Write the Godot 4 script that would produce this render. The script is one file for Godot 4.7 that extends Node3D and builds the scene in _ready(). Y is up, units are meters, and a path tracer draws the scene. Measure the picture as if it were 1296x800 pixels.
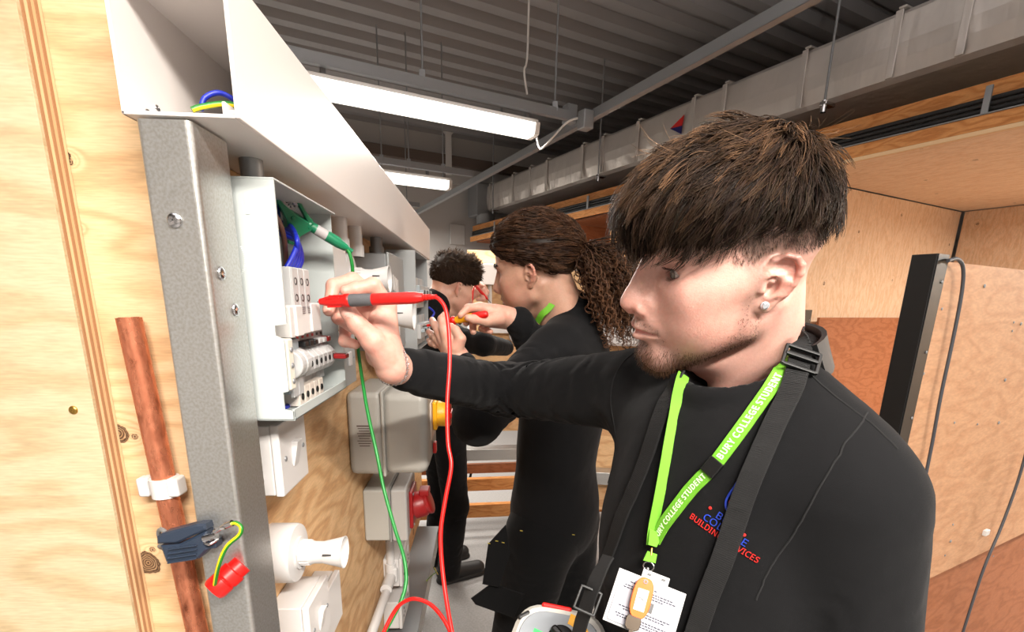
extends Node3D
func _ready():
	setup_view()
	bounce_up()
	setup_mats()
	setup_ear()
	build_shell()
	build_services()
	build_booths()
	build_mid()
	build_bench()
	consumer_unit()
	accessory_boxes()
	rng.seed = 7
	skin_noise.frequency = 1.0
	skin_noise.seed = 3
	fold_noise.frequency = 1.0
	fold_noise.seed = 5
	var man := thing("person", "young man in front with a textured dark fringe, testing the open consumer unit", "person")
	man_body(man)
	man_head(man)
	man_hair(man)
	var student := thing("person", "student with a long curly dark ponytail, working behind the near man", "person")
	build_student(student)
	var other := thing("person", "student at the back with short dark hair, facing away", "person")
	build_far_student(other)
	build_props()
# ---------- tools: pixels of the survey photograph to places, tagging, mesh building ----------
const FL := 640.0
const PX := 648.0
const PY := 545.0
const EYE := Vector3(0, 1.45, 0)
const AX := Vector3(0.904, 0, -0.428)     # the workshop's own two horizontal axes (the near panel stands askew to them)
const AZ := Vector3(-0.428, 0, -0.904)
var HQ := 0.0020
var cam_basis := Basis()
var used_names := {}
var rng := RandomNumberGenerator.new()

func setup_axes():
	var up := -Vector3((600.0 - PX) / FL, -(3027.0 - PY) / FL, -1).normalized()
	var fw := Vector3((612.0 - PX) / FL, -(379.0 - PY) / FL, -1)
	fw = (fw - up * fw.dot(up)).normalized()
	var rt := fw.cross(up)
	cam_basis = Basis(rt, up, -fw).transposed()   # world axes seen by the camera, turned round below
	cam_basis = Basis(Vector3(rt.x, up.x, -fw.x), Vector3(rt.y, up.y, -fw.y), Vector3(rt.z, up.z, -fw.z))

func ray(x: float, y: float) -> Vector3:
	return cam_basis * Vector3((x - PX) / FL, -(y - PY) / FL, -1)
func dep(x: float, y: float, d: float) -> Vector3:
	return EYE + ray(x, y) * d
func atz(x: float, y: float, z: float) -> Vector3:
	var d := ray(x, y)
	return EYE + d * (z / d.z)
func atx(x: float, y: float, v: float) -> Vector3:
	var d := ray(x, y)
	return EYE + d * (v / d.x)
func aty(x: float, y: float, v: float) -> Vector3:
	var d := ray(x, y)
	return EYE + d * ((v - EYE.y) / d.y)
func on_plane(x: float, y: float, n: Vector3, at: Vector3) -> Vector3:
	var d := ray(x, y)
	return EYE + d * ((at - EYE).dot(n) / d.dot(n))
func room(a: float, y: float, b: float) -> Vector3:
	return AX * a + AZ * b + Vector3(0, y, 0)

func numbered(n: String) -> String:
	if not used_names.has(n):
		used_names[n] = 0
		return n
	used_names[n] += 1
	return "%s_%03d" % [n, used_names[n]]
func tag(o, label := "", category := "", group := "", kind := ""):
	if label != "": o.set_meta("label", label)
	if category != "": o.set_meta("category", category)
	if group != "": o.set_meta("group", group)
	if kind != "": o.set_meta("kind", kind)
	return o
func thing(called: String, label: String, category: String, xf := Transform3D(), group := "") -> Node3D:
	var o := Node3D.new()
	o.name = numbered(called)
	add_child(o)
	o.transform = xf
	tag(o, label, category, group)
	return o
func put(parent: Node, called: String, b, m: Material, xf := Transform3D()) -> MeshInstance3D:
	var o := MeshInstance3D.new()
	o.mesh = b.mesh() if b is MB else b
	o.material_override = m
	o.name = numbered(called) if parent == self else called
	parent.add_child(o, true)
	o.transform = xf
	return o
func struct(called: String, b, m: Material, xf := Transform3D(), label := "", category := "") -> MeshInstance3D:
	var o := put(self, called, b, m, xf)
	tag(o, label, category, "", "structure")
	return o
func copy_of(o: Node, label := "", xf = null):
	var c = o.duplicate()
	c.name = numbered(str(o.name).rstrip("0123456789_"))
	add_child(c)
	if xf != null: c.transform = xf
	if label != "": c.set_meta("label", label)
	return c
func T(x := 0.0, y := 0.0, z := 0.0) -> Transform3D:
	return Transform3D(Basis(), Vector3(x, y, z))
func frame(z: Vector3, up := Vector3.UP, at := Vector3.ZERO) -> Transform3D:   # local z along z, local y near up
	z = z.normalized()
	var x := up.cross(z).normalized()
	return Transform3D(Basis(x, z.cross(x), z), at)
func along(a: Vector3, b: Vector3) -> Transform3D:   # local y from a to b
	var y := (b - a).normalized()
	var s := Vector3.RIGHT if absf(y.x) < 0.8 else Vector3.FORWARD
	var z := s.cross(y).normalized()
	return Transform3D(Basis(y.cross(z), y, z), a)

func mat(c: Color, rough := 0.6, metal := 0.0) -> StandardMaterial3D:
	var m := StandardMaterial3D.new()
	m.albedo_color = c
	m.roughness = rough
	m.metallic = metal
	return m
func noise_tex(freq: float, sz := 256, oct := 4, normal := 0.0, ramp = null, seed_ := 1, type := FastNoiseLite.TYPE_SIMPLEX_SMOOTH) -> NoiseTexture2D:
	var n := FastNoiseLite.new()
	n.noise_type = type
	n.frequency = freq
	n.seed = seed_
	n.fractal_octaves = oct
	var t := NoiseTexture2D.new()
	t.width = sz
	t.height = sz
	t.seamless = true
	t.noise = n
	if normal > 0.0:
		t.as_normal_map = true
		t.bump_strength = normal
	if ramp != null:
		var g := Gradient.new()
		var off := PackedFloat32Array()
		var cs := PackedColorArray()
		for i in ramp.size():
			off.append(float(i) / (ramp.size() - 1))
			cs.append(ramp[i])
		g.offsets = off
		g.colors = cs
		t.color_ramp = g
	return t
func bumpy(m: StandardMaterial3D, freq: float, strength: float, scale: Vector3, oct := 3) -> StandardMaterial3D:
	m.normal_enabled = true
	m.normal_texture = noise_tex(freq, 256, oct, strength)
	m.uv1_triplanar = true
	m.uv1_scale = scale
	return m

class MB:
	var v := PackedVector3Array()
	var n := PackedVector3Array()
	var uv := PackedVector2Array()
	var c := PackedColorArray()
	var ix := PackedInt32Array()
	var colored := false
	var tint := Color.WHITE
	var xf := Transform3D()
	func at(t: Transform3D) -> MB:
		xf = t
		return self
	func vert(p: Vector3, nn: Vector3, u := Vector2.ZERO) -> int:
		v.append(xf * p)
		n.append((xf.basis * nn).normalized())
		uv.append(u)
		c.append(tint)
		return v.size() - 1
	func tri(a: int, b: int, d: int):   # anticlockwise seen from outside
		ix.append(a); ix.append(d); ix.append(b)
	func flat(pts: Array, uvs := []):   # a flat polygon (convex), anticlockwise seen from outside
		var nn: Vector3 = (pts[1] - pts[0]).cross(pts[2] - pts[0]).normalized()
		var k := v.size()
		for i in pts.size():
			vert(pts[i], nn, uvs[i] if uvs.size() else Vector2.ZERO)
		for i in range(1, pts.size() - 1):
			tri(k, k + i, k + i + 1)
	func box(s: Vector3, r := 0.0, o := Vector3.ZERO) -> MB:   # size, edge radius, centre
		var h := s / 2.0
		r = minf(r, minf(h.x, minf(h.y, h.z)) * 0.98)
		var ax := [Vector3.RIGHT, Vector3.UP, Vector3.BACK]
		for d in 3:
			for sg in [-1.0, 1.0]:
				var nn: Vector3 = ax[d] * sg
				var ua: Vector3 = ax[(d + 1) % 3] * sg
				var va: Vector3 = ax[(d + 2) % 3]
				var hu: float = absf(ua.dot(h))
				var hv: float = absf(va.dot(h))
				var us := [-hu, hu] if r <= 0.0 else [-hu, -hu + r, hu - r, hu]
				var vs := [-hv, hv] if r <= 0.0 else [-hv, -hv + r, hv - r, hv]
				var k := v.size()
				for a in us:
					for b in vs:
						var p: Vector3 = nn * absf(nn.dot(h)) + ua * a + va * b
						var m := nn
						var t := Vector2(p.x, -p.y) if d == 2 else (Vector2(-p.z * sg, -p.y) if d == 0 else Vector2(p.x, p.z))
						if r > 0.0:
							var q := p.clamp(-h + Vector3(r, r, r), h - Vector3(r, r, r))
							m = (p - q).normalized()
							p = q + m * r
						vert(p + o, m, t)
				var w := vs.size()
				for i in us.size() - 1:
					for j in w - 1:
						var q0 := k + i * w + j
						tri(q0, q0 + w, q0 + w + 1)
						tri(q0, q0 + w + 1, q0 + 1)
		return self
	func tube(pts: PackedVector3Array, rad, sides := 8, caps := true) -> MB:   # rad: number or array
		var m := pts.size()
		var t0 := (pts[1] - pts[0]).normalized()
		var up := Vector3.UP if absf(t0.y) < 0.9 else Vector3.RIGHT
		var s := t0.cross(up).normalized()
		var k := v.size()
		var len := 0.0
		for i in m:
			var t := ((pts[mini(i + 1, m - 1)] - pts[maxi(i - 1, 0)])).normalized()
			s = (s - t * s.dot(t)).normalized()
			var b := t.cross(s)
			var r: float = rad if not (rad is Array) else rad[i]
			if i > 0: len += pts[i].distance_to(pts[i - 1])
			for j in sides + 1:
				var a := TAU * j / sides
				var d := s * cos(a) + b * sin(a)
				vert(pts[i] + d * r, d, Vector2(float(j) / sides, len))
		for i in m - 1:
			for j in sides:
				var q := k + i * (sides + 1) + j
				tri(q, q + 1, q + sides + 2)
				tri(q, q + sides + 2, q + sides + 1)
		if caps:
			for e in 2:
				var i := 0 if e == 0 else m - 1
				var nn := (pts[0] - pts[1]).normalized() if e == 0 else (pts[m - 1] - pts[m - 2]).normalized()
				var q := vert(pts[i], nn)
				for j in sides + 1:
					vert(xf.affine_inverse() * v[k + i * (sides + 1) + j], nn)
				for j in sides:
					if e == 0: tri(q, q + j + 2, q + j + 1)
					else: tri(q, q + j + 1, q + j + 2)
		return self
	func lathe(prof: Array, sides := 24, sharp := 0.7) -> MB:   # (radius, height) points from bottom to top round local y, corners stay sharp
		var m := prof.size()
		for i in m - 1:
			var a: Vector2 = prof[i]
			var b: Vector2 = prof[i + 1]
			var d := b - a
			if d.length() < 1e-7: continue
			var nf := Vector2(d.y, -d.x).normalized()
			var na := nf
			var nb := nf
			if i > 0:
				var e: Vector2 = a - prof[i - 1]
				var f := Vector2(e.y, -e.x).normalized()
				if f.dot(nf) > sharp: na = (f + nf).normalized()
			if i < m - 2:
				var e: Vector2 = prof[i + 2] - b
				var f := Vector2(e.y, -e.x).normalized()
				if f.dot(nf) > sharp: nb = (f + nf).normalized()
			var k := v.size()
			for j in sides + 1:
				var t := TAU * j / sides
				var cs := Vector3(sin(t), 0, cos(t))
				vert(cs * a.x + Vector3(0, a.y, 0), cs * na.x + Vector3(0, na.y, 0), Vector2(float(j) / sides, a.y))
				vert(cs * b.x + Vector3(0, b.y, 0), cs * nb.x + Vector3(0, nb.y, 0), Vector2(float(j) / sides, b.y))
			for j in sides:
				var q := k + j * 2
				tri(q, q + 2, q + 3)
				tri(q, q + 3, q + 1)
		return self
	func prism(poly: PackedVector2Array, z0: float, z1: float, bev := 0.0) -> MB:   # outline in local xy, between z0 and z1
		if Geometry2D.is_polygon_clockwise(poly): poly.reverse()
		var ids := Geometry2D.triangulate_polygon(poly)
		var inner := poly
		if bev > 0.0:
			inner = PackedVector2Array()
			var m := poly.size()
			for i in m:
				var e0 := (poly[i] - poly[(i + m - 1) % m]).normalized()
				var e1 := (poly[(i + 1) % m] - poly[i]).normalized()
				var n0 := Vector2(-e0.y, e0.x)
				var n1 := Vector2(-e1.y, e1.x)
				inner.append(poly[i] + (n0 + n1) * bev / maxf(0.4, 1.0 + n0.dot(n1)))
		for e in 2:
			var z := z1 if e else z0
			var k := v.size()
			for p in inner:
				vert(Vector3(p.x, p.y, z), Vector3(0, 0, 1 if e else -1), Vector2(p.x, -p.y))
			for i in range(0, ids.size(), 3):
				var a := ids[i]
				var b := ids[i + 1]
				var d := ids[i + 2]
				if (inner[b] - inner[a]).cross(inner[d] - inner[a]) < 0.0:
					var w := b
					b = d
					d = w
				if e: tri(k + a, k + b, k + d)
				else: tri(k + a, k + d, k + b)
		var m := poly.size()
		for i in m:
			var p := poly[i]
			var q := poly[(i + 1) % m]
			flat([Vector3(p.x, p.y, z0 + bev), Vector3(q.x, q.y, z0 + bev), Vector3(q.x, q.y, z1 - bev), Vector3(p.x, p.y, z1 - bev)])
			if bev > 0.0:
				var pi := inner[i]
				var qi := inner[(i + 1) % m]
				flat([Vector3(p.x, p.y, z1 - bev), Vector3(q.x, q.y, z1 - bev), Vector3(qi.x, qi.y, z1), Vector3(pi.x, pi.y, z1)])
				flat([Vector3(q.x, q.y, z0 + bev), Vector3(p.x, p.y, z0 + bev), Vector3(pi.x, pi.y, z0), Vector3(qi.x, qi.y, z0)])
		return self
	func ball(r: Vector3, o := Vector3.ZERO, seg := 16) -> MB:
		var k := v.size()
		for i in seg + 1:
			var a := PI * i / seg
			for j in seg * 2 + 1:
				var b := PI * j / seg
				var d := Vector3(sin(a) * cos(b), cos(a), -sin(a) * sin(b))
				vert(o + d * r, d / r, Vector2(float(j) / seg / 2, float(i) / seg))
		for i in seg:
			for j in seg * 2:
				var q := k + i * (seg * 2 + 1) + j
				var w := seg * 2 + 1
				tri(q, q + w, q + w + 1)
				tri(q, q + w + 1, q + 1)
		return self
	func strip(pts: PackedVector3Array, side: PackedVector3Array, width: float, thick: float) -> MB:   # a flat strap along pts; side: across it
		var m := pts.size()
		var len := 0.0
		var rows := []
		for i in m:
			if i > 0: len += pts[i].distance_to(pts[i - 1])
			var t := (pts[mini(i + 1, m - 1)] - pts[maxi(i - 1, 0)]).normalized()
			var s := (side[i] - t * side[i].dot(t)).normalized()
			var o := s.cross(t)
			rows.append([pts[i] - s * width / 2, pts[i] + s * width / 2, o * thick / 2, s, len, o])
		for f in 4:   # front, back, two edges
			var k := v.size()
			for r in rows:
				if f == 0: vert(r[0] + r[2], r[5], Vector2(0, r[4])); vert(r[1] + r[2], r[5], Vector2(width, r[4]))
				elif f == 1: vert(r[1] - r[2], -r[5], Vector2(width, r[4])); vert(r[0] - r[2], -r[5], Vector2(0, r[4]))
				elif f == 2: vert(r[1] + r[2], r[3], Vector2(0, r[4])); vert(r[1] - r[2], r[3], Vector2(thick, r[4]))
				else: vert(r[0] - r[2], -r[3], Vector2(0, r[4])); vert(r[0] + r[2], -r[3], Vector2(thick, r[4]))
			for i in m - 1:
				var q := k + i * 2
				tri(q, q + 1, q + 3)
				tri(q, q + 3, q + 2)
		for e in [0, m - 1]:
			var r = rows[e]
			flat([r[0] + r[2], r[1] + r[2], r[1] - r[2], r[0] - r[2]] if e else [r[1] + r[2], r[0] + r[2], r[0] - r[2], r[1] - r[2]])
		return self
	func add(o: MB) -> MB:
		var k := v.size()
		v.append_array(o.v)
		n.append_array(o.n)
		uv.append_array(o.uv)
		c.append_array(o.c)
		for i in o.ix: ix.append(i + k)
		colored = colored or o.colored
		return self
	func mesh() -> ArrayMesh:
		var a := []
		a.resize(Mesh.ARRAY_MAX)
		a[Mesh.ARRAY_VERTEX] = v
		a[Mesh.ARRAY_NORMAL] = n
		a[Mesh.ARRAY_TEX_UV] = uv
		if colored: a[Mesh.ARRAY_COLOR] = c
		a[Mesh.ARRAY_INDEX] = ix
		var m := ArrayMesh.new()
		m.add_surface_from_arrays(Mesh.PRIMITIVE_TRIANGLES, a)
		return m

func curve(pts: Array, per := 6) -> PackedVector3Array:   # a smooth line through the points
	var o := PackedVector3Array()
	var m := pts.size()
	for i in m - 1:
		var a: Vector3 = pts[maxi(i - 1, 0)]
		var b: Vector3 = pts[i]
		var c: Vector3 = pts[i + 1]
		var d: Vector3 = pts[mini(i + 2, m - 1)]
		for k in per:
			o.append(b.cubic_interpolate(c, a, d, float(k) / per))
	o.append(pts[m - 1])
	return o
func screw_head(b: MB, xf: Transform3D, r: float):   # domed cross-head screw facing local z
	b.at(xf * Transform3D(Basis(Vector3.RIGHT, PI / 2), Vector3.ZERO))
	b.lathe([Vector2(r * 1.0, 0), Vector2(r, r * 0.12), Vector2(r * 0.86, r * 0.34), Vector2(r * 0.5, r * 0.46), Vector2(0, r * 0.5)], 14)
	b.at(xf)
	b.box(Vector3(r * 0.95, r * 0.16, r * 0.08), 0, Vector3(0, 0, r * 0.48))
	b.box(Vector3(r * 0.16, r * 0.95, r * 0.08), 0, Vector3(0, 0, r * 0.48))
	b.at(Transform3D())

# lettering: a text as one solid mesh whose middle is at the origin, then bent by where(x, y, z) -> point
func text_mb(s: String, height: float, depth := 0.0006, bold := true, face := "Droid Sans") -> MB:
	var f := SystemFont.new()
	f.font_names = PackedStringArray([face])
	f.font_weight = 700 if bold else 400
	var t := TextMesh.new()
	t.font = f
	t.text = s
	t.font_size = 32
	t.pixel_size = height / 32.0 / 0.72
	t.depth = depth
	t.curve_step = 1.0
	var b := MB.new()
	for k in t.get_surface_count():
		var a := t.surface_get_arrays(k)
		var o := b.v.size()
		b.v.append_array(a[Mesh.ARRAY_VERTEX])
		b.n.append_array(a[Mesh.ARRAY_NORMAL])
		for i in a[Mesh.ARRAY_VERTEX].size():
			b.uv.append(Vector2.ZERO)
			b.c.append(Color.WHITE)
		for i in a[Mesh.ARRAY_INDEX]: b.ix.append(i + o)
	return b
func bend(b: MB, where: Callable) -> MB:
	for i in b.v.size():
		var p := b.v[i]
		var q: Vector3 = where.call(p)
		var u: Vector3 = where.call(p + b.n[i] * 0.0005)
		b.n[i] = (u - q).normalized()
		b.v[i] = q
	return b
func moved(b: MB, xf: Transform3D) -> MB:
	for i in b.v.size():
		b.v[i] = xf * b.v[i]
		b.n[i] = (xf.basis * b.n[i]).normalized()
	return b

# ---------- surfaces from distance fields (surface nets) ----------
func smin(a: float, b: float, k: float) -> float:
	var h := maxf(k - absf(a - b), 0.0) / k
	return minf(a, b) - h * h * k * 0.25
func smax(a: float, b: float, k: float) -> float:
	var h := maxf(k - absf(a - b), 0.0) / k
	return maxf(a, b) + h * h * k * 0.25
func cone_d(p: Vector3, a: Vector3, b: Vector3, ra: float, rb: float) -> float:
	var ab := b - a
	var t := clampf((p - a).dot(ab) / ab.length_squared(), 0.0, 1.0)
	return p.distance_to(a + ab * t) - lerpf(ra, rb, t)
func ell(p: Vector3, c: Vector3, r: Vector3) -> float:
	var q := (p - c) / r
	var k0 := q.length()
	if k0 < 0.001: return -minf(r.x, minf(r.y, r.z))
	return k0 * (k0 - 1.0) / (q / r).length()

func field_slab(f: Callable, lo: Vector3, h: float, n: Vector3i, z0: int, z1: int, slack: float) -> Array:   # samples near the surface, planes z0 to z1
	var sx := n.x
	var sxy := n.x * n.y
	var g := PackedFloat32Array()
	g.resize(sxy * (z1 - z0 + 1))
	g.fill(9e9)
	var live := PackedInt32Array()
	var r8 := 8 * h * 0.87 * slack
	var r2 := 2 * h * 0.87 * slack
	for by in range(0, n.y - 1, 8):
		for bx in range(0, n.x - 1, 8):
			var dc: float = f.call(lo + Vector3(bx + 4, by + 4, z0 + 4) * h)
			if absf(dc) > r8: continue
			for cz in range(z0, z1, 2):
				for cy in range(by, by + 8, 2):
					for cx in range(bx, bx + 8, 2):
						dc = f.call(lo + Vector3(cx + 1, cy + 1, cz + 1) * h)
						if absf(dc) > r2: continue
						live.append(cx); live.append(cy); live.append(cz)
						for z in range(cz, cz + 3):
							for y in range(cy, cy + 3):
								var i := cx + y * sx + (z - z0) * sxy
								for x in range(cx, cx + 3):
									if g[i] > 8e9: g[i] = f.call(lo + Vector3(x, y, z) * h)
									i += 1
	return [g, live]

func mesh_field(f: Callable, lo: Vector3, hi: Vector3, h: float, out: MB, xf := Transform3D(), paint = null, slack := 1.15):
	var nb := 2
	var n := Vector3i(((hi - lo) / (h * 8)).ceil()) * 8 + Vector3i.ONE
	var sx := n.x
	var sxy := n.x * n.y
	var slabs := (n.z - 1) / 8
	var found := []
	found.resize(slabs)
	var job := WorkerThreadPool.add_group_task(func(s: int): found[s] = field_slab(f, lo, h, n, s * 8, s * 8 + 8, slack), slabs, -1, true)
	WorkerThreadPool.wait_for_group_task_completion(job)
	var g := PackedFloat32Array()
	var live := PackedInt32Array()
	for s in slabs:
		var part: PackedFloat32Array = found[s][0]
		live.append_array(found[s][1])
		var k := g.size() - sxy
		if s > 0:
			for i in sxy:
				if g[k + i] < 8e9: part[i] = g[k + i]
			g.resize(k)
		g.append_array(part)
		found[s] = null
	var id := PackedInt32Array()
	id.resize(g.size())
	id.fill(-1)
	var offs := [0, 1, sx, sx + 1, sxy, sxy + 1, sxy + sx, sxy + sx + 1]
	var nm := out.v.size()
	var cells := PackedInt32Array()
	for l in range(0, live.size(), 3):
		for z in range(live[l + 2], live[l + 2] + nb):
			for y in range(live[l + 1], live[l + 1] + nb):
				for x in range(live[l], live[l] + nb):
					var i := x + y * sx + z * sxy
					var d0 := g[i]
					var d1 := g[i + 1]
					var d2 := g[i + sx]
					var d3 := g[i + sx + 1]
					var d4 := g[i + sxy]
					var d5 := g[i + sxy + 1]
					var d6 := g[i + sxy + sx]
					var d7 := g[i + sxy + sx + 1]
					var neg := int(d0 < 0) + int(d1 < 0) + int(d2 < 0) + int(d3 < 0) + int(d4 < 0) + int(d5 < 0) + int(d6 < 0) + int(d7 < 0)
					if neg == 0 or neg == 8: continue
					var s := Vector3.ZERO
					var c := 0
					if (d0 < 0) != (d1 < 0): s += Vector3(d0 / (d0 - d1), 0, 0); c += 1
					if (d2 < 0) != (d3 < 0): s += Vector3(d2 / (d2 - d3), 1, 0); c += 1
					if (d4 < 0) != (d5 < 0): s += Vector3(d4 / (d4 - d5), 0, 1); c += 1
					if (d6 < 0) != (d7 < 0): s += Vector3(d6 / (d6 - d7), 1, 1); c += 1
					if (d0 < 0) != (d2 < 0): s += Vector3(0, d0 / (d0 - d2), 0); c += 1
					if (d1 < 0) != (d3 < 0): s += Vector3(1, d1 / (d1 - d3), 0); c += 1
					if (d4 < 0) != (d6 < 0): s += Vector3(0, d4 / (d4 - d6), 1); c += 1
					if (d5 < 0) != (d7 < 0): s += Vector3(1, d5 / (d5 - d7), 1); c += 1
					if (d0 < 0) != (d4 < 0): s += Vector3(0, 0, d0 / (d0 - d4)); c += 1
					if (d1 < 0) != (d5 < 0): s += Vector3(1, 0, d1 / (d1 - d5)); c += 1
					if (d2 < 0) != (d6 < 0): s += Vector3(0, 1, d2 / (d2 - d6)); c += 1
					if (d3 < 0) != (d7 < 0): s += Vector3(1, 1, d3 / (d3 - d7)); c += 1
					s /= c
					var gx := lerpf(lerpf(d1 - d0, d3 - d2, s.y), lerpf(d5 - d4, d7 - d6, s.y), s.z)
					var gy := lerpf(lerpf(d2 - d0, d3 - d1, s.x), lerpf(d6 - d4, d7 - d5, s.x), s.z)
					var gz := lerpf(lerpf(d4 - d0, d5 - d1, s.x), lerpf(d6 - d2, d7 - d3, s.x), s.y)
					var p := lo + (Vector3(x, y, z) + s) * h
					id[i] = out.v.size()
					cells.append(i)
					out.v.append(xf * p)
					out.n.append((xf.basis * Vector3(gx, gy, gz)).normalized())
					out.uv.append(Vector2.ZERO)
					out.c.append(paint.call(p) if paint != null else out.tint)
	for i in cells:
		var d := g[i]
		for e in 3:
			var st: int = [1, sx, sxy][e]
			var u: int = [sx, sxy, 1][e]
			var w: int = [sxy, 1, sx][e]
			if i + st >= g.size() or g[i + st] > 8e9: continue
			if (d < 0) == (g[i + st] < 0): continue
			if i - u - w < 0: continue
			var a := id[i]
			var b := id[i - u]
			var c := id[i - u - w]
			var k := id[i - w]
			if a < 0 or b < 0 or c < 0 or k < 0: continue
			if d < 0:
				out.tri(a, b, c); out.tri(a, c, k)
			else:
				out.tri(a, c, b); out.tri(a, k, c)
	if paint != null: out.colored = true
# ---------- materials ----------
var M := {}
var woods := []
func wood_mat(seed_: int, c0: Color, c1: Color, size: float, upright: bool, rings: float, knots := [], px := 512) -> StandardMaterial3D:
	var m := mat(Color.WHITE, 0.62)
	m.uv1_triplanar = true
	m.uv1_triplanar_sharpness = 8.0
	m.uv1_scale = Vector3.ONE / size
	m.metallic_specular = 0.35
	woods.append([m, [seed_, c0, c1, size, upright, rings, knots, px], null])
	return m
func cut_woods():
	var job := WorkerThreadPool.add_group_task(func(i: int): woods[i][2] = wood_picture(woods[i][1]), woods.size(), -1, true)
	WorkerThreadPool.wait_for_group_task_completion(job)
	for w in woods: w[0].albedo_texture = ImageTexture.create_from_image(w[2])
func wood_picture(q: Array) -> Image:
	var seed_: int = q[0]
	var c0: Color = q[1]
	var c1: Color = q[2]
	var size: float = q[3]
	var upright: bool = q[4]
	var rings: float = q[5]
	var knots: Array = q[6]
	var px: int = q[7]
	var n := FastNoiseLite.new()
	n.seed = seed_
	n.frequency = 1.0
	n.fractal_octaves = 3
	var dark := Color(0.16, 0.085, 0.045)
	var data := PackedByteArray()
	data.resize(px * px * 3)
	var k := 0
	for y in px:
		for x in px:
			var u := float(x) / px * size
			var v := float(y) / px * size
			var a := v if upright else u
			var b := u if upright else v
			var r := b * rings + 1.9 * n.get_noise_2d(a * 2.2, b * 7.0)
			var dk := 0.0
			for kn in knots:
				var du: float = u - kn[0]
				var dv: float = v - kn[1]
				var d := sqrt(du * du * (0.5 if not upright else 1.0) + dv * dv * (0.5 if upright else 1.0))
				if d < kn[2] * 5.0:
					r += exp(-d * d / (kn[2] * kn[2] * 4.0)) * 2.2
					var e := sqrt(du * du + dv * dv) * (1.0 + 0.25 * n.get_noise_2d(u * 60.0, v * 60.0))
					dk = maxf(dk, smoothstep(kn[2] * 1.05, kn[2] * 0.9, e) * (0.55 + 0.45 * sin(e * 2600.0) + 0.5 * smoothstep(kn[2] * 0.7, kn[2], e)) * kn[3])
			var g := 0.5 + 0.5 * sin(r * TAU)
			g = g * g * 0.75 + 0.25 * (0.5 + 0.5 * n.get_noise_2d(a * 5.0 + 9.0, b * 30.0))
			var fib := n.get_noise_2d(a * 30.0, b * 700.0)
			var c := c0.lerp(c1, clampf(g, 0.0, 1.0)) * (1.0 + 0.09 * fib)
			c = c.lerp(dark, clampf(dk, 0.0, 0.92))
			data[k] = clampi(int(c.r * 255), 0, 255)
			data[k + 1] = clampi(int(c.g * 255), 0, 255)
			data[k + 2] = clampi(int(c.b * 255), 0, 255)
			k += 3
	return Image.create_from_data(px, px, false, Image.FORMAT_RGB8, data)
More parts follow.
